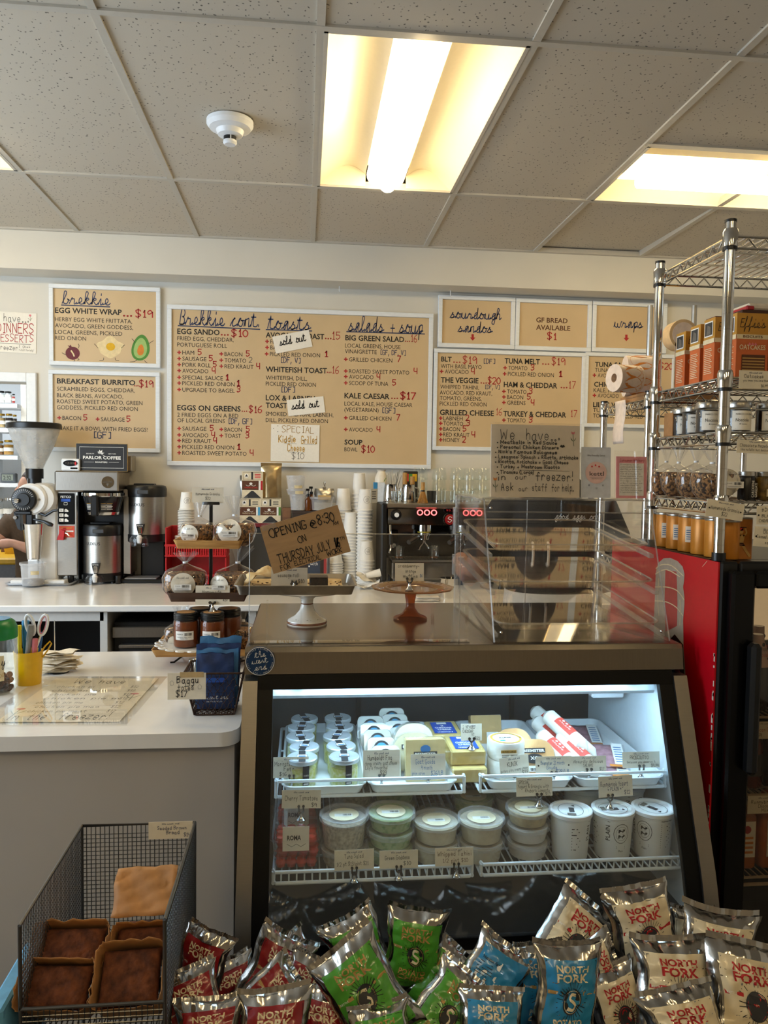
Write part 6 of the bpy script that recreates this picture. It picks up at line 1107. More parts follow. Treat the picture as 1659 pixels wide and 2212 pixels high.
dtub('lowest yogurt and granola tub', 1138, .08, .050, .036, YOG); dtub('middle yogurt and granola tub', 1138, .08, .050, .036, YOG, .038); dtub('top yogurt and granola tub with the clip card', 1138, .08, .050, .036, mat('oat_top', 'd9c08a', .8, var=.2), .076)
for i, (px, y_, zz, m, lb) in enumerate(((760, .20, .0, TUNA, 'back row tub behind the tuna salad'), (760, .20, .055, TUNA, 'back row tub stacked behind the tuna salad'), (850, .20, .0, GGOD, 'back row tub behind the green goddess'), (850, .20, .055, GGOD, 'back row green tub stacked behind the green goddess'), (850, .20, .11, GGOD, 'highest back row green tub under the upper shelf'), (1020, .22, .0, GGOD, 'back row tub with pale green contents'), (1020, .22, .055, GGOD, 'pale green tub stacked in the back row'), (945, .22, 0, TAHI, 'back row tub behind the tahini'), (1110, .22, 0, YOG, 'back row tub behind the granola tubs'), (1110, .22, .055, YOG, 'back row tub stacked behind the granola tubs'), (760, .20, .11, TUNA, 'highest back row tub behind the tuna salad'), (1110, .22, .11, YOG, 'highest back row tub behind the granola tubs'))): dtub(lb, px, y_, .053, .040, m, zz*.78, sticker=i % 2 == 0)
# big yogurt pots
YW_ = mat('yogurt_pot_white', 'e9e9e6', .4, var=.01, sss=.05)
def ypot(label, px, y_, rz, oval=False):
    P = onY(px, 1850, YL+y_); t = thing('yogurt_pot', label, 'yogurt pot', (P.x, YL+y_, ZL+.0065), rz, 'large yogurt pots'); r, h = .0465, .110
    link('pot', lathe([(.0005, 0), (r*.84, 0), (r*.86, .002), (r*.99, h*.86), (r*1.02, h*.87), (r*1.02, h*.94), (.0005, h*.94)], 34), YW_, t)
    ld = link('lid', lathe([(r*1.05, h*.9), (r*1.07, h*.91), (r*1.07, h*.985), (r*1.02, h), (r*.9, h), (r*.86, h-.004), (.0005, h-.004)], 34), YW_, t); I = Ink(frame_of((0, 0, h-.0038), (1, 0, 0), (0, 1, 0))); I.line([(r*.72*math.cos(a), r*.62*math.sin(a)) for a in [2*PI*j/28 for j in range(29)]], .0009, 'k'); I.rect(-.012, .012, -.008, .004, 'dg'); I.rect(-.03, -.018, -.01, .01, 'g'); I.poly([(.018, -.01), (.026, -.01), (.022, -.002)], 'k'); I.done(ld)
    class Cy:
        def __matmul__(_, v): rr = r*(.85+.14*v.y/(h*.86))+.0004; a = -PI/2+v.x/r; return Vector((rr*math.cos(a), rr*math.sin(a), v.y))
    I = Ink(None); I.M = Cy(); I.text('PLAIN', -.024, .048, .010, .036, 'k', .01, rot=PI/2); I.text('HB', -.024, .092, .006, .01, 'k', 0, rot=PI/2)
    rc = .019; I.line([(.004+rc*math.cos(a), .066+rc*1.2*math.sin(a)) for a in [2*PI*j/24 for j in range(25)]], .0012, 'k'); I.line([(.004+rc*.72*math.cos(a), .066+rc*.86*math.sin(a)) for a in [2*PI*j/24 for j in range(25)]], .0006, 'k')
    for dz in (.068, .055): I.poly([(-.004, dz), (-.004, dz+.008), (.009, dz+.009), (.013, dz+.007), (.011, dz+.003), (.008, dz+.003), (.008, dz), (.006, dz), (.006, dz+.003), (-.001, dz+.003), (-.001, dz)], 'k')
    I.text('Plain', -.002, .022, .005, .012, 'k'); [I.rect(-.008, .016, .030+.004*j, .0315+.004*j, 'k') for j in range(2)]
    I.text('Nutrition Facts', .044, .092, .004, .03, 'k', .02); [I.rect(.044, .044+.03*(.6+.4*((j*7) % 5)/5), .030+.005*j, .0315+.005*j, 'k') for j in range(12)]; [I.rect(-.075, -.075+.024*(.5+.1*(j*3 % 5)), .03+.007*j, .032+.007*j, 'k') for j in range(8)]
    I.done(t)
ypot('white yogurt pot left of the three, ingredient side showing', 1230, .065, 1.35); ypot('white plain yogurt pot in the middle, cow emblem showing', 1321, .065, 0); ypot('white yogurt pot at the right, nutrition table showing', 1407, .062, -.95); ypot('white yogurt pot in the back row behind the right one', 1345, .2, .4); ypot('white yogurt pot in the back row behind the middle one', 1255, .2, 2.2)
# cherry tomatoes
P = onY(640, 1860, YL+.07); t = thing('tomato_pack', 'clear clamshell of cherry tomatoes at the left of the lower shelf', 'tomato pack', (P.x, YL+.085, ZL+.0065))
TOM = mat('tomato_red', 'c22a14', .2, var=.1); link('clamshell', mv(pan(.052, .055, .07, .0012, .006, .012, .004)), ACRY, t); link('clamshell_lid', mv(pan(.054, .057, .026, .0012, .006, .012, .004), 0, 0, .0985, rx=PI), ACRY, t)
for i in range(3):
    for j in range(4):
        for l in range(3): link('cherry_tomato', mv(lathe([(.0005, -.012), (.009, -.009), (.0125, 0), (.009, .009), (.0005, .0115)], 12), -.034+.0225*j+.004*(l % 2), -.036+.026*i, .0155+.024*l), TOM, t)
v = link('paper_insert', box(-.03, .028, -.058, -.0575, .05, .105), PAPER, t, 0); I = Ink(frame_of((0, -.0583, 0), (1, 0, 0), (0, 0, 1))); I.text('ROMA', -.02, .075, .01, .03, 'dg', .03); I.line([(-.02, .066), (-.01, .06), (0, .066), (.01, .06), (.02, .066)], .001, 'dg'); I.done(v)
for y_, lb in ((.2, 'second clamshell of cherry tomatoes behind the first'), ): dup(t, (P.x, YL+y_, ZL+.0065), lb)
# ---- price cards with clips in the case
def cc(label, px, py, Y, w, h, lines, z=None, up=22, lean=.15, tz=0, side=0, holes=False, head='n'):
    P = onY(px, py, Y)
    if z is not None: P.z = z
    return clipcard('price_card', label, P, mpp(P), w, h, lines, up=up, lean=lean, tiltz=tz, side=side, holes=holes, head=head)
zt_ = tf_z+.0002
cc('marinated feta price card in the case', 630, 1702, YU+.022, 76, 44, [('Marinated', .04, .58, .2, .5, 'k'), ('Feta', .3, .33, .2, .3, 'k'), ('$16', .18, .1, .17, .2, 'k')], zt_, side=-2, up=26)
cc('humboldt fog price card in the case', 824, 1700, YU+.02, 80, 58, [('Humboldt Fog', .12, .64, .17, .66, 'k'), ('tangy creamy goat cheese', .06, .46, .13, .86, 'k'), ("Lily's favorite!", .06, .3, .12, .6, 'k'), ('$23', .46, .1, .15, .18, 'k')], zt_, up=22)
cc('goat gouda price card written in blue', 925, 1700, YU+.016, 76, 54, [('Goat Gouda', .14, .62, .18, .56, 'sb'), ('9 month', .3, .4, .16, .32, 'sb'), ('price varies', .04, .2, .13, .36, 'sb'), ('$26/LB', .58, .16, .18, .34, 'sb')], zt_, up=16)
cc('two year cheddar price card standing on the cheddar', 1018, 1640, YU+.07, 46, 36, [('2 YR AGED', .08, .72, .16, .6, 'k'), ('CHEDDAR', .08, .48, .16, .5, 'k'), ('VT', .5, .28, .16, .15, 'k'), ('$22', .65, .06, .16, .26, 'k')], ZU+.004+.036+.036, up=18)
cc('kunik price card tilted in its clip', 1113, 1702, YU+.018, 76, 46, [('KUNIK', .25, .55, .2, .36, 'k'), ('buttery ultra creamy cheese', .03, .32, .13, .92, 'k'), ('$33', .75, .08, .18, .2, 'k')], zt_, up=14, tz=.35)
cc('aged gouda price card written in blue', 1196, 1700, YU+.016, 80, 38, [('Beemster 21 month', .14, .55, .2, .66, 'sb'), ('Gouda', .3, .3, .18, .3, 'sb'), ('$28/LB', .56, .06, .2, .36, 'sb')], zt_, up=20, holes=True)
cc('absurdly delicious salami price card', 1272, 1692, YU+.018, 78, 32, [('Absurdly delicious', .06, .56, .2, .84, 'k'), ('SALAMI', .34, .3, .2, .28, 'k'), ('$17', .8, .05, .18, .14, 'k')], zt_, up=24)
cc('prosciutto price card at the right of the upper shelf', 1385, 1690, YU+.03, 84, 34, [('PROSCIUTTO', .2, .55, .2, .5, 'k'), ('because you deserve it', .12, .3, .15, .76, 'k'), ('$9.99', .76, .05, .18, .2, 'k')], zt_, up=24)
zl_ = ZL+.012
cc('cherry tomato price card standing on the tomato pack', 650, 1795, YL+.07, 84, 38, [('Cherry Tomatoes', .08, .45, .24, .84, 'k'), ('$9', .76, .08, .2, .14, 'k')], ZL+.0065+.099, up=26, tz=-.06)
cc('tuna salad price card on the lower shelf rail', 765, 1915, YL-.014, 86, 42, [('Tuna Salad', .25, .58, .2, .48, 'k'), ('1/2 pt $13/pint $21', .06, .22, .18, .8, 'k')], ZL+.004, up=26, tz=.04)
cc('green goddess price card on the lower shelf rail', 861, 1910, YL-.012, 84, 38, [('Green Goddess', .14, .5, .22, .64, 'k'), ('$10', .62, .18, .2, .2, 'k')], ZL+.004, up=24)
cc('whipped tahini price card on the lower shelf rail', 985, 1907, YL-.010, 84, 38, [('Whipped Tahini', .06, .55, .24, .88, 'br'), ('1/2 pint $10', .2, .2, .2, .66, 'br')], ZL+.004, up=24, side=-4)
cc('yogurt granola with rhubarb price card', 1163, 1790, YL+.075, 80, 40, [('SPECIAL', .06, .66, .16, .3, 'k'), ('Yogurt & Granola with', .04, .44, .17, .86, 'k'), ('Rhubarb Compote', .24, .22, .17, .68, 'k'), ('$13', .8, .04, .14, .14, 'k')], ZL+.0065+.076+.0365, up=22, side=-10)
cc('plain yogurt price card standing on the middle pot', 1317, 1770, YL+.065, 80, 44, [('Ronnybrook Yogurt', .06, .52, .22, .8, 'n'), ('* PLAIN *', .26, .3, .18, .4, 'n'), ('$12', .74, .1, .18, .18, 'n')], ZL+.0065+.107, up=24, side=14, tz=.1)
# ---- round shop sign on the corner of the case
P = onY(562, 1427, CYF-.016); u = mpp(P); t = thing('round_sign', 'round blue shop sign on the top left corner of the deli case', 'sign', (P.x, CYF-.018, P.z)); link('disc', mv(cyl(31.5*u, -.001, .003, 48), rx=PI/2), mat('sign_navy', '12365c', .35), t); I = Ink(frame_of((0, -.0035, 0), (1, 0, 0), (0, 0, 1)))
I.line([(30.3*u*math.cos(a), 30.3*u*math.sin(a)) for a in [2*PI*j/48 for j in range(49)]], 1.2*u, 'w'); I.hand('the', -12*u, 8*u, 11*u, 25*u, 'w', .1, .2, True, .12); I.hand('west', -18*u, -6*u, 11*u, 36*u, 'w', .1, .2, True, .12); I.hand('end', -12*u, -20*u, 11*u, 28*u, 'w', .1, .2, True, .12)
for j, ch in enumerate('SHELTER ISLAND, NY - GOOD FOOD - EST. 2022 - '): a = PI*.9-2*PI*j/45; (ch != ' ') and I.text(ch, 25.6*u*math.cos(a)-1.2*u*math.sin(a-PI/2)*0, 25.6*u*math.sin(a), 2.6*u, None, 'w', 0, rot=a-PI/2)
I.done(t)
# ================================================================== on top of the deli case
# ---- low acrylic guard with fins along the front
t = thing('sneeze_guard', 'clear acrylic guard panel with small fins on top of the deli case', 'acrylic guard', (0, 0, ZT))
ga, gb = onZ(538, 1387, ZT), onZ(1012, 1386, ZT); gh = onY(538, 1152, ga.y).z-ZT
link('panel', box(ga.x, gb.x-.02, ga.y, ga.y+.003, 0, gh, .0008), ACRY, t, 0); link('panel_edge', G(tube([(ga.x, ga.y+.0015, 0.003), (ga.x, ga.y+.0015, gh), (gb.x-.02, ga.y+.0015, gh), (gb.x-.02, ga.y+.0015, .003)], .0018, 4)), EDGE, t, 0); link('foot_strip', box(ga.x, gb.x, ga.y-.028, ga.y+.003, 0, .003), ACRY, t, 0)
for px in (577, 650, 935, 1010):
    x = onZ(px, 1388, ZT).x; fh = onY(px, 1296, ga.y).z-ZT; link('fin', prism([(ga.y-.0005, .0031), (ga.y-.030, .0031), (ga.y-.030, fh*.25), (ga.y-.012, fh), (ga.y-.0005, fh)], x-.002, x+.002, 'x'), ACRY, t, 0)
# ---- cardboard notice taped to the guard
KB = mat('corrugated_kraft', 'b08d63', .8, var=.06, scale=14, bump=.12, bscale=30, stretch=(1, 6, 1))
c4 = [onY(*p, ga.y-.004) for p in ((559, 1137), (728, 1091), (757, 1189), (591, 1240))]; tl, tr, br, bl = c4; Rv = ((tr-tl)+(br-bl))/2; Uv = ((tl-bl)+(tr-br))/2; M = frame_of(bl, Rv, Uv); W_, H_ = Rv.length, Uv.length
t = thing('cardboard_sign', 'tilted cardboard notice about opening at 8:30 on Thursday', 'sign', bl); t.rotation_euler = M.to_euler(); link('cardboard', box(0, W_, 0, H_, -.003, 0), KB, t, 0)
I = Ink(Matrix.Identity(4)); I.hand('OPENING', .08*W_, .72*H_, .17*H_, .48*W_, 'k', .13, jit=.2); I.hand('@', .60*W_, .70*H_, .16*H_, .08*W_, 'k', .13); I.hand('8:30', .70*W_, .70*H_, .2*H_, .22*W_, 'k', .13); I.hand('AM', .88*W_, .62*H_, .07*H_, .07*W_, 'k', .16); I.hand('ON', .40*W_, .47*H_, .13*H_, .11*W_, 'k', .13); I.hand('THURSDAY', .10*W_, .16*H_, .19*H_, .46*W_, 'k', .13, jit=.2); I.hand('JULY', .59*W_, .17*H_, .18*H_, .19*W_, 'k', .13); I.hand('16', .83*W_, .18*H_, .17*H_, .07*W_, 'k', .26); I.hand('TH', .91*W_, .28*H_, .07*H_, .06*W_, 'k', .16); I.hand('FOR', .10*W_, .03*H_, .1*H_, .13*W_, 'k', .15); I.hand('ELECTRICAL', .28*W_, .03*H_, .1*H_, .34*W_, 'k', .15); I.hand('WORK', .70*W_, .04*H_, .1*H_, .2*W_, 'k', .15)
I.line([(.84*W_, .17*H_), (.85*W_, .36*H_)], .003, 'k'); I.line([(.86*W_, .2*H_), (.88*W_, .34*H_)], .004, 'k'); I.done(t)
link('tape', box(.02*W_, .2*W_, .9*H_, 1.03*H_, .0004, .0008), FILM, t, 0)
# ---- white china cake stand with a sheet pan
CHINA = mat('white_china', 'e9e6df', .2, var=.02, coat=.4)
k = K('cake_stand', 'white china cake stand with a brown-lined foot', 'cake stand', 663, 1347, ZT)
k.p('stand', lathe([(.5, 0), (42, 0), (43, 4), (41, 9), (26, 18), (16, 30), (12.5, 44), (13.5, 54), (22, 62), (46, 67), (76, 70), (88, 74), (88, 76), (.5, 73.4)], 44), CHINA); k.p('foot_line', lathe([(42.6, 2), (43.4, 4), (42.4, 7)], 44, cap=False), mat('brown_glaze', '7a3f1e', .25)); k.p('stem_line', lathe([(12.9, 43), (13, 45.4)], 30, cap=False), mat('brown_glaze', '7a3f1e', .25))
I = k.cink(34.5, 0, 0, 9); [I.line([(x-5, 2), (x-1, 4.5), (x+2, 2), (x+6, 4)], .9, 'g', True) for x in (-24, 2, 26)]; I.done(k.t); CS = k
zp_ = ZT+76*k.u; u = k.u; PC = Vector((onY(640, 1270, k.P.y).x, k.P.y, zp_))
ALU = mat('worn_aluminium', 'a9a39a', .35, 1, var=.12, scale=30)
t = thing('sheet_pan', 'aluminium sheet pan resting on the white cake stand', 'sheet pan', PC); link('pan', pan(122*u, 92*u, 20*u, 1*u, 7*u, 14*u, 4*u), ALU, t)
PCH = mat('baking_parchment', 'd8bd8a', .6, var=.15, scale=30, col2='b98f50', ramp=(.3, .55)); FLK = mat('pastry_crumb', '5a3a1e', .9)
def top_of(dx, dy, dz): return PC+Vector((dx, dy, dz))*u
t = tag(link('parchment', crumple(16, 12, lambda a, b: (a*100*u, b*74*u, (4.0+1.2*wob(a*2, b*2)+(7*max(0, b-.7)/.3 if b > .7 else 0))*u)), PCH, None, 60), 'baking parchment lining the sheet pan', 'parchment'); t.location = PC; t.modifiers.new('s', 'SOLIDIFY').thickness = .0006
t = tag(link('crumpled_parchment', crumple(12, 10, lambda a, b: (a*46*u+6*u*wob(b*2, a), b*34*u, (24+20*(1-abs(a))+8*wob(a*2.2, b*2.2, 2)-10*b*b)*u)), PCH, None, 60), 'crumpled parchment folded up at the left of the sheet pan', 'parchment'); t.location = top_of(-62, 20, 0); t.modifiers.new('s', 'SOLIDIFY').thickness = .0006
k = thing('brownie_slab', 'dark seeded brownie slab in the sheet pan', 'brownie', top_of(48, -14, 6.5)); link('cake', mv(box(-20*u, 19*u, -16*u, 22*u, 0, 20*u, 2*u)), mat('brownie', '2a1810', .8, var=.5, scale=160, bump=1, bscale=160), k); link('icing', mv(box(-20*u, 19*u, -16*u, 22*u, 20*u, 22*u, 1*u)), mat('icing', '38200f', .6, var=.5, scale=120), k)
k = thing('pastry_end', 'thin flaky pastry end in the middle of the sheet pan', 'pastry', top_of(-14, -20, 6.5)); link('pastry', mv(lathe([(.001*u, -30*u), (7*u, -28*u), (9*u, 0), (7*u, 28*u), (.001*u, 30*u)], 14), ry=PI/2, z=6*u), mat('puff_pastry', '8a5a24', .7, var=.4, scale=90, bump=.6, bscale=90), k)
rnd = random.Random(5); k = tag(link('pastry_crumbs', G(*[mv(box(-1.4*u, 1.4*u, -u, u, 0, 1.6*u), rnd.uniform(-95, 100)*u, rnd.uniform(-66, 60)*u, 6.6*u, rz=rnd.uniform(0, 3)) for _ in range(70)]), FLK, None, 0), 'brown pastry crumbs scattered over the parchment', 'crumbs', kind='stuff'); k.location = PC
clipcard('price_card', 'sausage roll price card standing in the sheet pan', top_of(-4, -58, 5.9), u, 75, 38, [('sausage roll', .18, .5, .2, .58, 'k'), ('$10', .74, .16, .2, .18, 'k')], up=8, lean=.08, side=-10)
# ---- amber glass cake stand
AMB = clear('amber_pressed_glass', (.66, .28, .05), .06, 1.5, haze=.22, hcol=(.30, .07, .004)); AMP = clear('amber_plate_glass', (.70, .46, .22), .06, 1.5, haze=.25, hcol=(.26, .12, .03))
k = K('amber_cake_stand', 'amber pressed-glass cake stand', 'cake stand', 886, 1338, ZT)
k.p('foot', lathe([(.5, 0), (36, 0), (37, 3), (34, 7), (18, 14), (10, 26), (9, 34), (12, 52), (14, 62), (.5, 62)], 40), AMB); n = 44
R_ = lambda rr, z, w_=0: [(rr*(1+w_*math.cos(11*a))*math.cos(a)+4, rr*(1+w_*math.cos(11*a))*math.sin(a), z) for a in [2*PI*i/n for i in range(n)]]
k.p('plate', loft([R_(14, 61), R_(50, 62), R_(86, 68, .02), R_(89, 71, .02), R_(86, 72, .02), R_(70, 68.6), R_(52, 67.4), R_(50, 66), R_(20, 66)]), AMP)
clipcard('price_card', 'cranberry orange muffins card on the amber cake stand', k.P+Vector((-6, -24, 66.6))*k.u, k.u, 62, 38, [('cranberry-', .1, .76, .17, .74, 'k'), ('orange', .36, .48, .17, .36, 'k'), ('muffins', .28, .18, .18, .5, 'k'), ('$6', .86, .22, .15, .09, 'sb')], up=20, head='cr')
q = k.t
# ================================================================== acrylic pastry case
A = onZ(1066, 1391, ZT); Bq = onZ(1453, 1390, ZT); pw = Bq.x-A.x; py0 = A.y; pyb = 2.275; pz = .335; lean_ = .135
t = thing('pastry_case', 'clear acrylic pastry case with three sloping trays', 'pastry case', (A.x, py0, ZT)); D_ = pyb-py0
side = [(0, 0), (lean_, pz), (D_, pz), (D_, 0)]; th = .004
for x in (0, pw-th): link('side_panel', prism(side, x, x+th, 'x'), ACRY, t, 0); link('panel_edge', G(tube([(x+th/2, 0, .004), (x+th/2, lean_, pz)], .0022, 4), tube([(x+th/2, D_, .004), (x+th/2, D_, pz)], .0022, 4), tube([(x+th/2, lean_, pz), (x+th/2, D_, pz)], .0022, 4)), EDGE, t, 0)
link('top_panel', box(-.004, pw+.004, lean_-.004, D_, pz+.0005, pz+.005, .0008), ACRY, t, 0); link('base_panel', box(th, pw-th, .01, D_, .004, .008), ACRY, t, 0); link('top_edge', tube([(-.004, lean_-.004, pz+.003), (pw+.004, lean_-.004, pz+.003)], .0024, 4), EDGE, t)
sl = lambda z: lean_*z/pz
link('front_panel', prism([(sl(.0)-.001, .004), (sl(.045)-.001, .045), (sl(.045)+.003, .045), (sl(0)+.003, .004)], th, pw-th, 'x'), ACRY, t, 0)
link('front_bar', tube([(th, sl(pz-.03), pz-.03), (pw-th, sl(pz-.03), pz-.03)], .0022, 4), EDGE, t)
for i in range(2): xa_ = th+(pw-2*th)*i/2; link('back_door', box(xa_+.001, xa_+(pw-2*th)/2-.001, D_-.004, D_-.001, .012, pz-.004), ACRY, t, 0); link('door_edge', tube([(xa_+(.0 if i else (pw-2*th)/2), D_-.002, .012), (xa_+(.0 if i else (pw-2*th)/2), D_-.002, pz-.004)], .0016, 4), EDGE, t)
for i, px in enumerate((1147, 1180)):
    x = onY(px, 1195, py0+D_).x-A.x; z0, z1 = [onY(px, y_, py0+D_).z-ZT for y_ in (1222, 1172)]; link('door_handle', tube([(x+.003, D_-.004, z0), (x, D_-.022, z0+.004), (x, D_-.024, (z0+z1)/2), (x, D_-.022, z1-.004), (x+.003, D_-.004, z1)], .0042, 8), mat('clear_white_handle', 'e4ddd2', .2), t)
for i, (zf, zb_) in enumerate(((.205, .245), (.118, .158), (.022, .062))):
    y0 = sl(zf)+.012; y1 = D_-.03; ang = math.atan2(zb_-zf, y1-y0); L_ = math.hypot(y1-y0, zb_-zf)
    for x in (th+.0005, pw-th-.0125):
        g = link('tray_guide', tf(box(0, .012, 0, L_, 0, .010, .001), Matrix.Translation((x, y0, zf-.012)) @ Matrix.Rotation(ang, 4, 'X')), EDGE, t, 0)
    q = thing('acrylic_tray', ['upper', 'middle', 'lower'][i]+' clear acrylic tray inside the pastry case', 'tray', (A.x+pw/2, py0+(y0+y1)/2, ZT+(zf+zb_)/2+.0005), 0, 'trays in the pastry case'); q.rotation_euler = (ang, 0, 0)
    hx, hy = pw/2-th-.016, L_/2-.006; link('tray', pan(hx, hy, .022, .0025, .014, .03, .01), clear('tray_acrylic', (.985, .98, .97), .03, 1.28), q); rp = [(a, b, .021) for a, b in rrect(-hx-.006, hx+.006, -hy-.006, hy+.006, .036, 6)]; link('rim', tube(rp, .0022, 5, closed=True), EDGE, q)
for x, y, z in ((.02, sl(.03)-.002, .026), (pw-.02, sl(.03)-.002, .026), (.016, sl(pz-.03), pz-.02), (pw-.018, sl(pz-.03), pz-.02)): link('bolt', yax(lathe([(.0035, 0), (.0035, .004), (.002, .006), (.0002, .006)], 12), x, y, z), CHROME, t)
for z0, z1 in ((.10, .16), (.22, .30)): link('hinge', box(-.007, -.001, D_-.02, D_+.002, z0, z1, .001), EDGE, t, 0)
# ---- signs on top of the pastry case
zc = ZT+pz+.0055; ys = py0+lean_+.03
def topsign(name, label, corners, Y, m, th=.003, cat='sign'):
    tl, tr, br, bl = [onY(*c, Y) for c in corners]; w = ((tr-tl).length+(br-bl).length)/2; h = ((tl+tr)/2).z-zc; x = (bl.x+tl.x)/2
    t = thing(name, label, cat, (x, Y, zc)); t.rotation_euler = (-.06, 0, 0)
    link('sheet', box(0, w, 0, th, 0.001, h), m, t, 0); return t, Ink(frame_of((0, -.0004, 0), (1, 0, 0), (0, 0, 1))), w, h
t, I, w, h = topsign('freezer_list_sign', 'large hand-lettered freezer list in a clear holder on the pastry case', [(1062, 914), (1251, 920), (1257, 1072), (1062, 1071)], ys, mat('grey_beige_paper', 'ddd0be', .7, var=.02))
link('holder', box(-.002, w+.004, -.004, -.002, 0, h+.004), ACRY, t, 0); link('holder_foot', box(-.002, w+.004, -.004, .06, -.0005, .0015), ACRY, t, 0)
I.M = frame_of((0, -.0006, 0), (1, 0, 0), (0, 0, 1)); I.hand('We', .1*w, .79*h, .14*h, .16*w, 'k', .07); I.hand('have...', .39*w, .79*h, .14*h, .38*w, 'k', .07)
for i, (s, x0, x1) in enumerate((('Meatballs in Red Sauce', .1, .74), ('Personal Chicken Dinners', .1, .76), ("Nick's Famous Bolognese", .08, .74), ('Lasagnas: Spinach + Ricotta, Artichoke', .08, .98), ('Ricotta, Artichoke + Goat Cheese', .08, .87), ('Turkey + Mushroom Risotto', .1, .77), ('Tiramisu (Large)', .1, .48))):
    y = h*(.735-.067*i-(.01 if i == 6 else 0)); I.hand(s, x0*w, y, .046*h, (x1-x0)*w, 'k', .19, jit=.3); I.disc((x0-.03)*w, y+.012*h, .0018)
I.line([(.3*w, .375*h), (.88*w, .37*h)], .001, 'g'); I.hand('in', .08*w, .235*h, .09*h, .08*w, 'k', .09); I.hand('our', .27*w, .25*h, .07*h, .13*w, 'k', .09); I.hand('freezer!', .5*w, .235*h, .12*h, .42*w, 'k', .09); I.hand('Ask', .11*w, .09*h, .1*h, .14*w, 'k', .1); I.hand('our', .31*w, .09*h, .07*h, .1*w, 'k', .1); I.hand('staff', .46*w, .09*h, .1*h, .17*w, 'k', .1); I.hand('for', .68*w, .09*h, .1*h, .09*w, 'k', .1); I.hand('help.', .8*w, .09*h, .1*h, .13*w, 'k', .1)
I.poly([(.77*w, .705*h), (.785*w, .735*h), (.80*w, .722*h), (.815*w, .735*h), (.83*w, .705*h), (.80*w, .69*h)], 'k')
for x, y, c in ((.92, .9, 'pk'), (.045, .25, 'or')): I.poly([((x-.022)*w, (y+.02)*h), ((x-.015)*w, (y-.02)*h), ((x+.015)*w, (y-.02)*h), ((x+.022)*w, (y+.02)*h), (x*w, (y+.005)*h)], c); I.line([(x*w, (y-.02)*h), ((x+.01)*w, (y-.18)*h)], .0014, 'st'); I.poly([((x+.005)*w, (y-.12)*h), ((x-.03)*w, (y-.06)*h), ((x-.02)*w, (y-.1)*h)], 'st'); I.poly([((x+.005)*w, (y-.12)*h), ((x+.035)*w, (y-.06)*h), ((x+.025)*w, (y-.1)*h)], 'st')
I.done(t)
t, I, w, h = topsign('tea_brand_card', 'grey card reading we proudly serve, with a pink circle, on the pastry case', [(1254, 965), (1317, 966), (1324, 1073), (1259, 1073)], ys, mat('cool_grey_card', 'ccd0d6', .5), .0015)
I.text('We Proudly Serve', .2*w, .82*h, .035*h, .6*w, 'g'); I.disc(.5*w, .5*h, .36*w, .36*w, 'cr', 36); I.d['pkl'] = I.d.pop('cr'); INKS['pkl'] = (mat('pale_pink_ink', 'e2bdb2', .6), 'pink_disc'); I.text('kettl', .28*w, .44*h, .085*h, .48*w, 'dg', lift=.0009); I.line([(.3*w, .40*h), (.74*w, .40*h)], .0004, 'dg', lift=.0009); I.text('matcha & tea', .36*w, .375*h, .015*h, .32*w, 'dg', lift=.0009)
for x, y in ((.36, .62), (.48, .645), (.6, .62)): I.disc(x*w, y*h, .0022, col='rr', lift=.0009)
for x, y in ((.25, .24), (.5, .18), (.72, .24)): I.line([(x*w, y*h), (x*w+.003, y*h), (x*w+.003, y*h+.004), (x*w, y*h+.004), (x*w, y*h)], .0006, 'dg'); I.line([(x*w, y*h+.002), (x*w+.003, y*h+.002)], .0005, 'dg')
I.done(t); link('easel', tf(box(w*.4, w*.6, 0, .001, 0, h*.6), Matrix.Translation((0, .035, 0)) @ Matrix.Rotation(.4, 4, 'X')), mat('cool_grey_card', 'ccd0d6', .5), t, 0)
t, I, w, h = topsign('advisory_sign', 'pink-bordered consumer advisory in a clear holder on the pastry case', [(1333, 986), (1399, 986), (1397, 1073), (1331, 1073)], ys, mat('pink_card', 'ea9da5', .6), .002)
I.rect(.1*w, .9*w, .07*h, .84*h, 'w'); I.hand('Consumer Advisory', .12*w, .88*h, .06*h, .8*w, 'r', .12)
for i in range(13): I.hand(['1) consuming raw or', 'undercooked meats', 'shellfish, or fresh shell', 'eggs may increase your', 'risk of a foodborne', 'illness, especially if you', 'have certain medical conditions', '2) our eggs are cooked to', 'order. Fried eggs are', 'undercooked. Please tell', 'your server if you would', 'like fully cooked eggs', '3) Please inform us of allergy'][i], .13*w, (.795-.055*i)*h, .03*h, (.6+.12*((i*7) % 3)/2)*w, 'g', .12, lift=.0009)
I.done(t); link('holder', box(-.006, w+.006, -.004, -.0025, 0, h+.014), ACRY, t, 0); link('holder_foot', box(-.006, w+.006, -.004, .05, -.0005, .0012), ACRY, t, 0)
# ================================================================== drinks cooler with a red side, wire rack on top
XC = .95; CF = 1.695; CB = 2.32; ZCT = 1.406; XCR = 1.62
REDV = mat('red_vinyl', 'c00a1c', .3, var=.03, coat=.2)
ck = thing('drinks_cooler', 'black upright drinks cooler with a red printed side', 'drinks cooler', (0, 0, 0))
link('cabinet', G(box(XC+.004, XC+.045, CF+.05, CB, .06, ZCT, 0), box(XCR-.04, XCR, CF+.05, CB, .06, ZCT, 0), box(XC+.045, XCR-.04, CB-.03, CB, .06, ZCT), box(XC+.045, XCR-.04, CF+.05, CB-.03, ZCT-.05, ZCT), box(XC+.045, XCR-.04, CF+.05, CB-.03, .06, .25)), BLACK, ck, 0)
link('red_side_panel', box(XC, XC+.004, CF+.004, CB, .06, ZCT-.002), REDV, ck, 0)
CHIP = mat('chipped_edge', 'd8d0c6', .7)
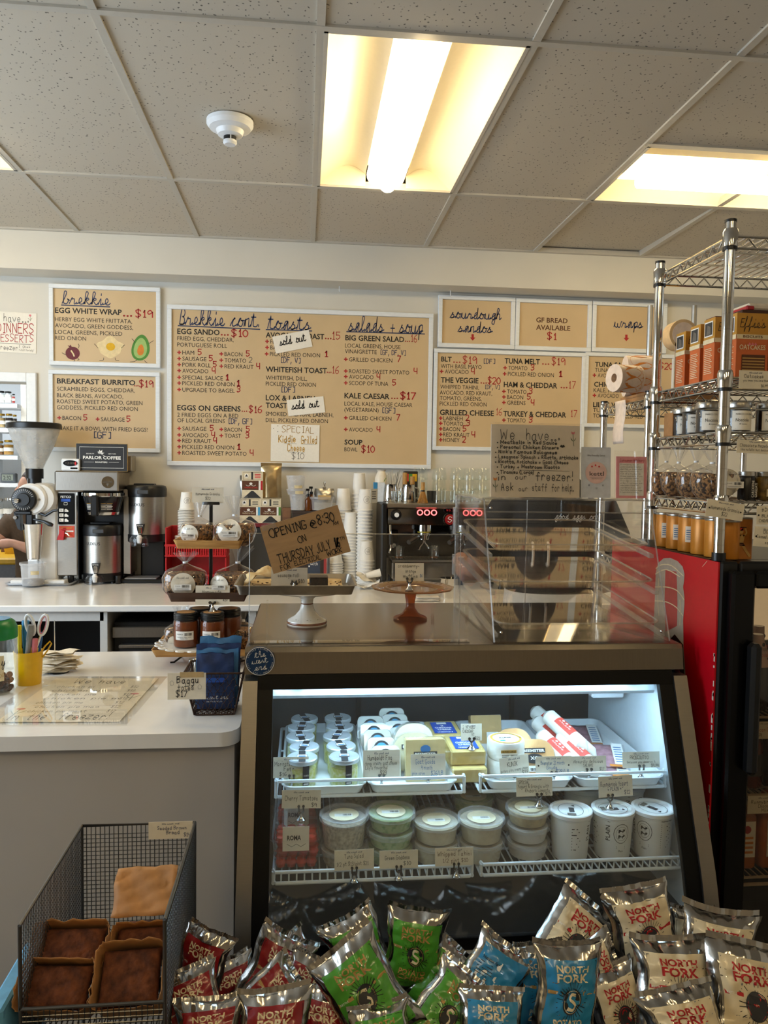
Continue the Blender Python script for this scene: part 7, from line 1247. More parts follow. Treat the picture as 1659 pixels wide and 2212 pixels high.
rnd = random.Random(9); link('paint_chips', G(*[box(XC-.0006, XC+.0002, CF+.004, CF+.007+.005*rnd.random(), z, z+rnd.uniform(.004, .02)) for z in [.75+.47*rnd.random() for _ in range(22)]]), CHIP, ck, 0)['kind'] = 'stuff'
link('front_frame', G(box(XC+.004, XC+.05, CF, CF+.05, .06, ZCT, .006), box(XC+.05, XCR, CF, CF+.05, ZCT-.05, ZCT, .006), box(XC+.05, XCR, CF, CF+.05, .06, .25, .006), box(XCR-.04, XCR, CF, CF+.05, .25, ZCT-.05, .006)), BLACK, ck, 30)
dx0, dx1 = XC+.018, XCR-.01; gx = onY(1617, 1300, CF).x; gz1 = onY(1640, 1268, CF).z
dr = link('door', G(box(dx0, gx, CF-.03, CF-.001, .27, ZCT-.02, .006), box(dx1-.06, dx1, CF-.03, CF-.001, .27, ZCT-.02, .006), box(gx, dx1-.06, CF-.03, CF-.001, gz1, ZCT-.02, .006), box(gx, dx1-.06, CF-.03, CF-.001, .27, .33, .006)), BLACKG, ck, 30)
link('door_handle', box(gx-.022, gx+.004, CF-.062, CF-.030, onY(1600, 1655, CF).z, onY(1600, 1380, CF).z, .008), BLACK, dr); link('door_glass', box(gx, dx1-.06, CF-.018, CF-.014, .33, gz1), clear('cooler_glass', (.8, .78, .74), .02, 1.5), dr, 0)
link('light_box', box(XC+.05, XCR-.05, CF+.30, CF+.31, ZCT-.25, ZCT-.055), mat('lit_header', 'd8b070', .5, emit=.5, ecol=(1, .72, .4)), ck, 0)
for x in (XC+.05, XCR-.05):
    for y in (CF+.08, CB-.06): link('foot', cyl(.022, 0, .06, 12, x, y), BLACK, ck)
# printed bottle on the red side
def onr(x, y): p = onX(x, y, XC); return (-(p.y), p.z)
I = Ink(frame_of((XC-.0002, 0, 0), (0, -1, 0), (0, 0, 1))); INKS['gl'] = (mat('print_glass_grey', 'b0a69a', .3), 'printed_glass'); INKS['pg'] = (mat('print_glass_pink', 'b8504c', .3), 'printed_tint'); INKS['co'] = (mat('print_cola', '2a0f08', .3), 'printed_cola')
ol = [(1419, 1470), (1414, 1380), (1413, 1335), (1415, 1290), (1416, 1262), (1417, 1236), (1422, 1216), (1434, 1206), (1448, 1205), (1464, 1212), (1475, 1224), (1479, 1240), (1478, 1256), (1476, 1268), (1479, 1290), (1479, 1304), (1476, 1340), (1477, 1400), (1482, 1470)]
I.poly([onr(*p) for p in ol], 'gl', .0003); I.poly([onr(*p) for p in ((1438, 1365), (1436, 1300), (1438, 1230), (1462, 1235), (1464, 1300), (1463, 1352))], 'pg', .0006); I.poly([onr(*p) for p in ((1430, 1470), (1440, 1390), (1458, 1370), (1476, 1392), (1480, 1470))], 'co', .0009)
for q in ([(1418, 1228), (1430, 1220), (1452, 1222), (1477, 1244)], [(1417, 1240), (1440, 1230), (1470, 1246)], [(1416, 1268), (1440, 1268), (1464, 1276), (1479, 1296)], [(1416, 1298), (1440, 1300), (1462, 1312), (1476, 1330)], [(1424, 1330), (1422, 1290), (1424, 1250)], [(1470, 1350), (1471, 1320), (1470, 1296)]): I.line([onr(*p) for p in q], .0028, 'cr', True, .0012)
I.line([onr(1518, 1224), onr(1528, 1212)], .0012, 'cr'); I.done(ck)
# cooler contents
WWB = mat('beige_wire', 'b09a80', .5)
def cshelf(py, lb):
    z = onY(1640, py, CF+.06).z; t = thing('cooler_shelf', lb, 'shelf', (0, 0, z), 0, 'wire shelves in the drinks cooler'); x0, x1, y0, y1 = XC+.06, XCR-.055, CF+.055, CB-.05
    for y in (y0, y1): link('rail', tube([(x0, y, 0), (x1, y, 0)], .0035, 6), WWB, t)
    link('front_lip', tube([(x0, y0, -.018), (x1, y0, -.018)], .0045, 6), WWB, t)
    for i in range(34): x = x0+(x1-x0)*i/33; link('shelf_wire', tube([(x, y0, .001), (x, y1, .001)], .0019, 5), WWB, t)
    return z
zs = [cshelf(1548, 'top wire shelf inside the drinks cooler'), cshelf(1715, 'middle wire shelf inside the drinks cooler'), cshelf(1892, 'lowest wire shelf inside the drinks cooler')]
BRN = mat('brown_glass', '2a0f08', .12, var=.1, coat=.4); REDB = mat('red_tea', '5a1408', .12, coat=.4); OJ = mat('orange_juice', 'b8621a', .25, coat=.3)
def bottle(lb, x, y, z, r, h, m, capm, labm=None, l0=.5, l1=.85, txt=None, cat='bottle', grp='bottles in the drinks cooler'):
    t = thing('drink_bottle', lb, cat, (x, y, z), 0, grp); link('bottle', lathe([(.0005, 0), (r*.9, 0), (r, r*.15), (r, h*.62), (r*.85, h*.70), (r*.42, h*.84), (r*.38, h*.95), (.0005, h*.95)], 22), m, t); link('cap', cyl(r*.44, h*.94, h, 16, b=.001), capm, t)
    if labm: lo = sheet('label', lathe([(r*1.012, h*.18), (r*1.012, h*.5)], 22, cap=False), labm, t, 1)
    if txt:
        I = Ink(frame_of((0, -r*1.02, h*.18), (1, 0, 0), (0, 0, 1))); I.text(txt, -r*.8, h*.16, h*.04, r*1.6, 'r'); [I.rect(-r*.6, r*.6, h*(.04+.03*j), h*(.05+.03*j), 'g') for j in range(3)]; I.done(t)
xb0 = onY(1625, 1500, CF+.10).x
PKL = mat('pink_label', 'd8b4a4', .6); CRL = mat('cream_label', 'd8c090', .6)
t = thing('carton_drink', 'pink and cream labelled bottle on the top cooler shelf', 'bottle', (xb0+.02, CF+.12, zs[0]+.004)); r, h = .030, .185
link('bottle', lathe([(.0005, 0), (r*.92, 0), (r, .005), (r, h*.55), (r*.5, h*.8), (r*.45, h), (.0005, h)], 24), BRN, t); sheet('label', lathe([(r*1.01, h*.58), (r*.54, h*.80), (r*.5, h)], 24, cap=False), PKL, t, 1); I = Ink(frame_of((0, -r*.9, h*.8), (1, 0, 0), (0, 0, 1))); I.text('GALVANINA', -r*.6, 0, .008, r*1.2, 'k'); I.text('BLOOD', -r*.4, -.014, .006, r*.8, 'rr'); I.disc(0, .016, .004, .005, 'k'); I.done(t)
for i, (dx, dy) in enumerate(((.083, 0), (.145, 0), (.02, .1), (.083, .1))): dup(t, (xb0+dx, CF+.12+dy, zs[0]+.004), ['second labelled bottle from the left on the top cooler shelf', 'third labelled bottle from the left on the top cooler shelf', 'labelled bottle in the back row of the top cooler shelf, left', 'labelled bottle in the back row of the top cooler shelf, right'][i], group='bottles in the drinks cooler')
for i in range(3): bottle('dark red tea bottle on the middle cooler shelf, %s from the left' % jn[i], xb0+.005+.068*i, CF+.11, zs[1]+.004, .030, .17, REDB if i != 1 else BRN, BLACK, mat('dark_label', '1c1a1c', .5), txt=None)
for i in range(2):
    t = thing('juice_jug', ['orange juice jug at the left of the lowest cooler shelf', 'orange juice jug beside the first one'][i], 'jug', (xb0-.012+.075*i, CF+.12, zs[2]+.004), 0, 'bottles in the drinks cooler'); link('jug', loft([[(a, b, z) for a, b in rrect(-w_, w_, -w_, w_, .012)] for z, w_ in ((0, .031), (.005, .033), (.13, .033), (.155, .022), (.165, .014))]), OJ, t); link('cap', cyl(.015, .165, .18, 16), mat('orange_cap', 'c4501a', .4), t); lo = link('label', box(-.018, .026, -.0345, -.0332, .03, .12), PAPER, t, 0); I = Ink(frame_of((0, -.035, 0), (1, 0, 0), (0, 0, 1))); I.disc(.004, .1, .01, col='r'); [I.rect(-.012, .02, .04+.012*j, .046+.012*j, 'or') for j in range(4)]; I.done(lo)
for i in range(3): bottle('small dark bottle with a white label low in the cooler, %s from the left' % jn[i], xb0+.01+.066*i, CF+.11, .254, .029, .18, BRN, BLACK, PAPER)
def hangcard(lb, px0, px1, py0_, py1, Y, lines, rot=0, z=None, holes=False):
    P = onY((px0+px1)/2, py1, Y); q = K('price_card', lb, 'price card', (px0+px1)/2, py1, Y=Y, group='hanging price cards'); westcard(q, (0, 0, 0), px1-px0, py1-py0_, lines, (math.cos(rot), 0, math.sin(rot)), (-math.sin(rot), 0, math.cos(rot)), holes); return q
hangcard('mexican coffee price card on the top cooler shelf', 1620, 1688, 1558, 1596, CF+.046, [('Mexican Coffee', .02, .45, .2, .9, 'r'), ('$9', .22, .12, .2, .14, 'k')]); hangcard('chocolate milk price card on the middle cooler shelf', 1612, 1692, 1718, 1757, CF+.046, [('Ronnybrook', .1, .58, .18, .7, 'k'), ('Chocolate', .3, .34, .18, .5, 'k'), ('Milk', .4, .1, .18, .2, 'k')])
# ---- chrome wire rack on the cooler
RXL, RXR = XC+.012, XC+.60; RYN, RYF = 1.72, 2.075
SHZ = [onX(1582, 512, RXL).z, onX(1562, 820, RXL).z, onX(1556, 938, RXL).z, onX(1552, 1088, RXL).z]
ptop = onX(1584, 472, RXL).z
def postmesh(h, r=.0125):
    rings_ = [lathe([(r, z-.0012), (r*.94, z), (r, z+.0012)], 16, cap=False) for z in [h*i/22 for i in range(1, 22)]]
    return G(cyl(r*.985, 0, h-.006, 16), *rings_)
def wirerack(lb, loc, w, d, h, shelves, nm='wire_rack', r=.0125, nw=26, posts=4):
    t = thing(nm, lb, 'wire rack', loc)
    for i, (x, y) in enumerate(((0, 0), (0, d), (w, 0), (w, d))):
        p = link('post', mv(postmesh(h, r), x, y, 0), CHROME, t); link('post_cap', cyl(r*1.06, h-.006, h, 16, x, y), BLACK, t); link('levelling_foot', cyl(r*1.25, 0, .018, 14, x, y), BLACK, t)
    for z in shelves:
        for x, y in ((0, 0), (0, d), (w, 0), (w, d)): link('collar', G(lathe([(r*1.12, z-.022), (r*1.3, z-.02), (r*1.42, z+.012), (r*1.2, z+.02)], 18, x, y, cap=False)), CHROME, t); link('collar_sleeve', cyl(r*1.3, z-.028, z-.021, 16, x, y), BLACK, t)
        for a, b in (((0, 0), (0, d)), ((w, 0), (w, d)), ((0, 0), (w, 0)), ((0, d), (w, d))):
            dxx, dyy = b[0]-a[0], b[1]-a[1]; L_ = math.hypot(dxx, dyy); n = max(6, int(L_/.042)); pts = [(a[0]+dxx*(.04+.92*i/(2*n)), a[1]+dyy*(.04+.92*i/(2*n)), z-.010+(.011 if i % 2 else -.011)) for i in range(2*n+1)]
            link('edge_truss', G(tube([(a[0], a[1], z+.004), (b[0], b[1], z+.004)], .0031, 6), tube([(a[0], a[1], z-.022), (b[0], b[1], z-.022)], .0031, 6), tube(pts, .0024, 6)), CHROME, t)
        for i in range(1, nw): x = w*i/nw; link('shelf_wire', tube([(x, .002, z+.0062), (x, d-.002, z+.0062)], .0019, 5), CHROME, t)
        for f in (.33, .66): link('cross_wire', tube([(0.004, d*f, z+.0025), (w-.004, d*f, z+.0025)], .0026, 5), CHROME, t)
    return t
wirerack('chrome wire rack standing on the drinks cooler', (RXL, RYN, ZCT), RXR-RXL, RYF-RYN, ptop-ZCT, [z-ZCT for z in SHZ])
# boxes of biscuits on the second shelf
ORB = mat('biscuit_box_orange', 'c8622a', .5, var=.03); MUB = mat('biscuit_box_mustard', 'c08a2c', .5, var=.03)
def biscuit(lb, px, py, y, rz, front):
    z = SHZ[1]+.0085; P = onY(px, py, y); t = thing('biscuit_box', lb, 'biscuit box', (P.x, y, z), rz, 'boxes of biscuits'); w, d, h = .082, .052, .152
    link('carton', box(0, w, 0, d, 0, h*.66, .001), ORB, t, 0); link('carton_top', box(0, w, 0, d, h*.6601, h, .001), MUB, t, 0)
    I = Ink(frame_of((0, -.0005, 0), (1, 0, 0), (0, 0, 1))); I.rect(0, w, h*.60, h*.67, 'cr'); I.hand("Effie's", w*.1, h*.78, h*.13, w*.8, 'k', .08, .25, True); I.text('BISCUITS', w*.2, h*.62, h*.035, w*.6, 'br', .02, lift=.0009); I.text('OATCAKES', w*.1, h*.44, h*.07, w*.8, 'cr', .02); I.rect(w*.18, w*.9, h*.05, h*.36, 'br'); [I.rect(w*.2, w*.88, h*(.07+.045*j), h*(.09+.045*j), 'tn', .0009) for j in range(6)]; [I.poly([(w*(.5+.09*j), h*.55), (w*(.46+.09*j), h*.52), (w*(.5+.09*j), h*.49), (w*(.54+.09*j), h*.52)], 'pk') for j in (-1, 0, 1)]; I.done(t)
    I = Ink(frame_of((-.0005, 0, 0), (0, -1, 0), (0, 0, 1))); 
    I.rect(-d, 0, h*.60, h*.67, 'cr'); I.rect(-d*.9, -d*.15, h*.71, h*.95, 'w'); I.rect(-d*.85, -d*.2, h*.73, h*.93, 'dg', .0009); I.poly([(-d*.7, h*.74), (-d*.3, h*.74), (-d*.35, h*.86), (-d*.62, h*.9)], 'g', .0012); [I.rect(-d*.85, -d*.15-(j % 3)*.004, h*(.12+.03*j), h*(.13+.03*j), 'cr') for j in range(14)]; I.done(t)
biscuit('orange biscuit box furthest back at the left of the rack', 1478, 810, 2.00, 0, 0); biscuit('orange biscuit box second from the back at the left of the rack', 1510, 805, 1.90, 0, 0); biscuit('orange biscuit box third from the back, beside the post', 1541, 800, 1.81, 0, 0); biscuit('orange biscuit box just right of the near post', 1588, 795, 1.755, 0.02, 1); biscuit('orange biscuit box at the right edge of the photo', 1672, 795, 1.75, 0, 1)
P = onY(1650, 660, 1.86); t = thing('open_carton', 'brown carton with a white and red pack behind the biscuit boxes', 'carton', (P.x, 1.87, SHZ[1]+.0085)); link('carton_body', box(-.05, .12, 0, .10, 0, .185, .001), mat('carton_dark', '4a2a1a', .7), t, 0); link('pack', box(-.03, .11, .01, .09, .186, .205, .006), mat('pack_white', 'e2d9cc', .6), t); link('pack_corner', box(-.034, -.012, .008, .092, .186, .198, .003), mat('pack_red', 'b0202a', .5), t)
P = onY(1545, 660, 2.02); t = thing('maroon_box', 'maroon box at the back behind the biscuit boxes', 'box', (P.x, 1.98, SHZ[1]+.0085)); link('box_body', box(-.02, .06, 0, .05, 0, .19, .001), mat('maroon', '5a1418', .5), t, 0); I = Ink(frame_of((0, -.0004, 0), (1, 0, 0), (0, 0, 1))); I.rect(-.01, .03, .165, .18, 'r'); I.done(t)
# hazelnut spread jars on the third shelf
CHOC = mat('hazelnut_spread', '1e0e08', .3, var=.1); SILL = mat('silver_lid', 'b9b6b0', .3, 1)
pj = None
for i, (px, y, lb) in enumerate(((1476, 2.0, 'hazelnut spread jar furthest back on the third shelf'), (1498, 1.93, 'hazelnut spread jar second from the back on the third shelf'), (1529, 1.82, 'hazelnut spread jar in front, left of the post'), (1594, 1.79, 'hazelnut spread jar just right of the post'), (1658, 1.79, 'hazelnut spread jar at the right edge of the rack'))):
    P = onY(px, 920, y); loc = (P.x, y, SHZ[2]+.0085)
    if pj is None:
        pj = t = thing('spread_jar', lb, 'jar', loc, 0, 'jars of hazelnut spread'); r, h = .0285, .072; link('spread', lathe([(.0005, .001), (r*.96, .001), (r*.96, h*.74), (.0005, h*.76)], 24), CHOC, t); link('glass', lathe([(r*.94, 0), (r, .003), (r, h*.74), (r*.9, h*.8)], 24, cap=False), GLASS, t); link('lid', lathe([(.0005, h*.80), (r*1.0, h*.80), (r*1.02, h*.82), (r*1.02, h*.97), (r*.98, h), (.0005, h)], 24), SILL, t)
        v = [(r*1.015*math.sin(a), -r*1.015*math.cos(a), z) for z in (h*.06, h*.7) for a in [-1.0+.2*j for j in range(11)]]; lo = sheet('label', (v, [(j, j+1, j+12, j+11) for j in range(10)]), PAPER, t, 1)
        class Cz:
            def __matmul__(_, v): a = -PI/2+v.x/.0285; return Vector((.0293*math.cos(a), .0293*math.sin(a), v.y))
        I = Ink(None); I.M = Cz(); I.text('MARCO COLZANI', -.02, h*.56, .0036, .04, 'k'); I.text('Nocciole', -.02, h*.34, .0075, .03, 'k'); I.text('& cacao', -.012, h*.24, .003, .018, 'k'); I.rect(-.02, .02, h*.1, h*.11, 'g'); I.done(lo)
    else: dup(pj, loc, lb, group='jars of hazelnut spread')
P = onY(1445, 930, 2.04); t = thing('brown_box', 'plain brown box at the back of the third shelf', 'box', (P.x, 2.0, SHZ[2]+.0085)); link('box_body', box(-.01, .035, 0, .05, 0, .062, .001), KRAFT, t, 0); link('tape', box(.005, .012, -.0006, 0, 0, .062), mat('tan_tape', 'b9975f', .3), t, 0)
# granola bags and jars on the fourth shelf
def submk(name, label, cat, dx, dy, dz, group=None, rz=0):
    q = K(name, label, cat, dx, 1072, Y=dy, group=group, rz=rz); q.t.location.z = SHZ[3]+.0085; return q
for i, (px, y, w, nx) in enumerate(((1436, 2.02, 62, 4), (1462, 1.95, 68, 6), (1500, 1.88, 78, 4), (1540, 1.79, 96, -10))): granola('granola bag lying on the rack shelf, %s from the back' % jn[i], px, y, 0, w, 78-4*(i < 2), nx, 20+i, sx=26 if i == 3 else 0, sz=.48, sr=29 if i == 3 else 8, T_=.36, neck=.45, maker=submk, grp='granola bags on the rack')
for px, lb, c in ((1612, 'small dark jar with a white-lettered black label on the rack', 1), (1652, 'jar of artichokes in oil on the rack', 0)):
    P = onY(px, 1078, 1.80); t = thing('antipasto_jar', lb, 'jar', (P.x, 1.80, SHZ[3]+.0085), 0, 'antipasto jars'); r = .020+.004*(1-c); link('jar', lathe([(.0005, 0), (r, 0), (r*1.04, .004), (r*1.04, .05), (r*.9, .056), (.0005, .056)], 22), mat('artichoke', '8a6a24', .3, var=.4, scale=60) if not c else mat('dark_jar', '18120e', .3), t); link('lid', cyl(r*.98, .056, .068, 20, b=.001), SILL, t); I = Ink(frame_of((0, -r*1.06, 0), (1, 0, 0), (0, 0, 1))); c and I.text('CARCIOFINI', .006, .006, .006, .04, 'w', .01, rot=PI/2); c and I.text('GRIGLIATI', .014, .006, .006, .034, 'w', .01, rot=PI/2); (not c) and I.rect(-.012, .014, .008, .026, 'cr'); I.done(t)
# tins on top of the cooler
TIN = mat('orange_tin', 'c98226', .35, .25, var=.06, scale=30); TIND = mat('ochre_tin', 'a8661c', .35, .25, var=.06, scale=30)
ti = None
def tinfig(I, h, s=1):
    b = 'br'; I.poly([(-.004, h*.40), (.006, h*.40), (.009, h*.62), (-.003, h*.62)], 'tn'); I.disc(.0, h*.70, .0055, .006, 'tn'); I.poly([(-.008, h*.72), (.006, h*.72), (.004, h*.8), (-.006, h*.8)], 'r'); I.line([(.006, h*.6), (.013, h*.66), (.010, h*.76)], .004, 'tn', True); I.line([(-.002, h*.6), (-.004, h*.68), (.004, h*.76)], .004, 'tn', True); I.poly([(-.008, h*.34), (.011, h*.34), (.006, h*.42), (-.004, h*.42)], 'br'); I.line([(-.004, h*.34), (-.012, h*.24), (-.022, h*.23)], .005, 'tn', True); I.line([(.006, h*.34), (.012, h*.24), (.022, h*.10)], .006, 'tn', True); I.line([(-.022, h*.26), (-.026, h*.18), (-.022, h*.10)], .003, 'k', True); I.line([(-.004, h*.80), (.012, h*.80)], .002, 'k')
for i in range(6):
    y = 2.055-.067*i; lb = 'orange tin on the cooler top, %s from the back' % (jn+['sixth'])[i]; loc = (RXL+.034, y, ZCT+.0005)
    if i == 5: loc = (RXL+.036, 1.765-.012, ZCT+.0005)
    if ti is None:
        ti = t = thing('food_tin', lb, 'tin', loc, 0, 'orange tins on the cooler'); r, h = .031, .092; link('tin', lathe([(.0005, .001), (r*.97, .001), (r, .003), (r, h-.003), (r*.97, h-.001), (.0005, h-.001)], 30), TIN, t); link('tin_lid', lathe([(r*1.0, h-.004), (r*1.02, h-.002), (r*1.02, h+.001), (r*.96, h+.001), (r*.95, h-.002), (.0005, h-.002)], 30, cap=False), SILL, t)
        v = [(r*1.012*math.sin(a), -r*1.012*math.cos(a), z) for z in (h*.28, h*.72) for a in [-.9+.1*j for j in range(8)]]; lo = sheet('label', (v, [(j, j+1, j+9, j+8) for j in range(7)]), PAPER, t, 1); I = Ink(frame_of((r*1.02*math.sin(-.55), -r*1.02*math.cos(-.55), 0), (math.cos(-.55), math.sin(-.55), 0), (0, 0, 1))); [I.rect(-.008, .006, h*(.36+.06*j), h*(.38+.06*j), 'sb') for j in range(5)]; I.done(lo)
    else: dup(ti, loc, lb, rz=0 if i < 3 else 2.2)
P = onY(1591, 1207, 1.745); t = thing('olive_tin', 'ochre tin with a striding figure, right of the near post', 'tin', (max(P.x, RXL+.055), 1.75, ZCT+.0005)); link('tin', loft([[(a, b, z) for a, b in rrect(-.031, .031, -.02, .02, .006)] for z in (.001, .095)]), TIND, t); link('tin_lid', loft([[(a, b, z) for a, b in rrect(-.0315, .0315, -.0205, .0205, .006)] for z in (.095, .099)]), SILL, t); I = Ink(frame_of((0, -.0206, 0), (1, 0, 0), (0, 0, 1))); tinfig(I, .095); I.done(t)
# hanging price cards on the rack
hangcard("oatcakes price card on the second rack shelf", 1594, 1668, 801, 840, 1.70, [('Oatcakes', .14, .6, .18, .6, 'k'), ('you know you love them', .12, .4, .13, .8, 'k'), ('$6.99', .68, .1, .15, .2, 'k')]); hangcard('chocolate hazelnut price card under the third rack shelf', 1588, 1680, 952, 980, 1.70, [('Chocolate Hazelnut', .08, .5, .24, .8, 'k'), ('like nutella but better', .1, .2, .18, .7, 'k')], -.03)
hangcard('large homemade granola card clipped to the fourth rack shelf', 1520, 1606, 1083, 1120, 1.695, [('Homemade Granola', .12, .46, .2, .76, 'k'), ('$22', .42, .14, .2, .16, 'k')], -.14, holes=True); hangcard('black caramel price card at the right of the rack', 1632, 1690, 1093, 1133, 1.70, [('Burlap', .2, .7, .16, .5, 'k'), ('BLACK', .2, .4, .16, .5, 'k'), ('CARAMEL', .1, .12, .16, .6, 'k')], 0, holes=True); hangcard('canned olives price card leaning at the right of the cooler top', 1624, 1690, 1139, 1182, 1.70, [('Olives', .3, .66, .18, .4, 'k'), ('Canned in oil', .1, .42, .16, .6, 'k'), ('salty', .4, .16, .16, .3, 'k')], -.08, holes=True)
# ---- second, further wire rack with sticker rolls
R2X = 1.10; R2N, R2F = 2.42, 2.80; z2 = onX(1385, 868, R2X).z
wirerack('second chrome wire rack standing on the floor behind the cooler', (R2X, R2N, 0), .55, R2F-R2N, z2+.03, [z2, 1.3, .8, .3], nw=20)
def sticker_roll(lb, px, py, Y, r, wd, m, rz=0, dots=None, zr=None):
    P = onY(px, py, Y); t = thing('sticker_roll', lb, 'sticker roll', (P.x, Y, zr if zr else P.z), rz, 'rolls of stickers'); link('roll', mv(lathe([(r*.32, -wd/2), (r, -wd/2), (r, wd/2), (r*.32, wd/2), (r*.32, -wd/2)], 36, cap=False), rx=PI/2, z=r), m, t); link('core', mv(lathe([(r*.30, -wd/2), (r*.33, -wd/2), (r*.33, wd/2), (r*.30, wd/2)], 20, cap=False), rx=PI/2, z=r), KRAFT, t)
    if dots: 
        n = 8; I = Ink(None)
        class Cr:
            def __matmul__(_, v): a = v.x/r; return Vector(((r+.0006)*math.sin(a), v.y, r+(r+.0006)*math.cos(a)))
        I.M = Cr(); [I.disc(2*PI*r*i/n, 0, wd*.42, wd*.42, 'or', 20) for i in range(n)]; I.done(t)
    return t
LBLP = mat('label_backing', 'e6d2c0', .5); LBLB = mat('blank_label_roll', 'd9b98a', .6)
zr = z2+.0085
P = onY(1376, 860, 2.55); t = thing('kraft_box', 'brown box under the sticker rolls on the far rack', 'box', (R2X+.06, 2.47, zr)); link('box_body', box(-.05, .22, 0, .2, 0, .02, .001), KRAFT, t, 0); link('lid', box(-.052, .222, -.002, .202, .014, .022), KRAFT, t, 0)
sticker_roll('roll of white stickers with orange dots lying on the kraft box', 1380, 840, 2.62, .07, .1, LBLP, PI/2-.2, True, zr+.023)
t = sticker_roll('loose strip roll of orange dot stickers at the front of the far rack', 1350, 850, 2.50, .045, .09, LBLP, PI/2+.25, True, zr+.023)
v = crumple(4, 16, lambda a, b: (a*.045, -.02-.0*b, 0)); 
for i, (px, ytop, ln, lb) in enumerate(((1341, 872, 92, 'blank sticker strip hanging from the far rack'),)):
    P = onX(px, ytop, R2X-.0035); q = tag(link('sticker_strip', crumple(3, 12, lambda a, b: (.004*math.sin(b*3)-.004, a*.045, (b-1)*.075+.01)), LBLP, None, 60), lb, 'sticker strip'); q.location = P; q.modifiers.new('s', 'SOLIDIFY').thickness = .0008
q = thing('label_holder', 'steel rod holder with a big roll of blank labels behind the biscuit boxes', 'roll holder', (0, 0, zr))
r1, r2 = onY(1405, 660, 2.75), onY(1500, 660, 2.75)
for p in (r1, r2): link('rod', tube([(p.x, 2.75, 0), (p.x, 2.75, p.z-zr)], .010, 10), SILL, q)
link('base_bar', box(r1.x-.02, r2.x+.02, 2.72, 2.78, 0, .012, .002), SILL, q, 0)
P = onY(1468, 725, 2.68); t = thing('label_roll', 'big roll of blank cream labels behind the biscuit boxes', 'label roll', (P.x, 2.68, zr)); R_ = .052; zc_ = P.z-zr
link('roll', mv(lathe([(R_*.3, -.03), (R_, -.03), (R_, .03), (R_*.3, .03)], 36, cap=True), rx=PI/2, z=zc_), LBLB, t); link('face_label', mv(cyl(R_*.8, .0302, .031, 30), rx=PI/2, z=zc_), LBLP, t); link('tail', box(-.03, .02, -.03, -.029, 0.0, zc_-R_*.6), LBLP, t, 0)
# ================================================================== bin of crisp bags in front of the case
bn = thing('chip_bin', 'low black bin piled with crisp bags in front of the deli case', 'bin', (.37, 1.28, 0)); BINM = mat('bin_black', '17161a', .5)
link('bin_wall', box(-.57, .62, .225, .24, 0, .60, .004), BINM, bn, 0); link('bin_wall', box(-.57, .62, -.24, -.225, 0, .52, .004), BINM, bn, 0); link('bin_wall', box(-.57, -.555, -.225, .225, 0, .56, .004), BINM, bn, 0); link('bin_wall', box(.605, .62, -.225, .225, 0, .56, .004), BINM, bn, 0); link('bin_floor', box(-.555, .605, -.225, .225, .42, .44), BINM, bn, 0)
FOIL = mat('chip_foil', 'bcb9b4', .17, 1, var=.05, scale=30, bump=.5, bscale=22)
CH = {'red': ('8c1218', 'cr', 'cr'), 'green': ('4d9a2e', 'tn', 'cr'), 'blue': ('2a86b8', 'cr', 'cr'), 'cream': ('d9c9a6', 'r', 'r')}
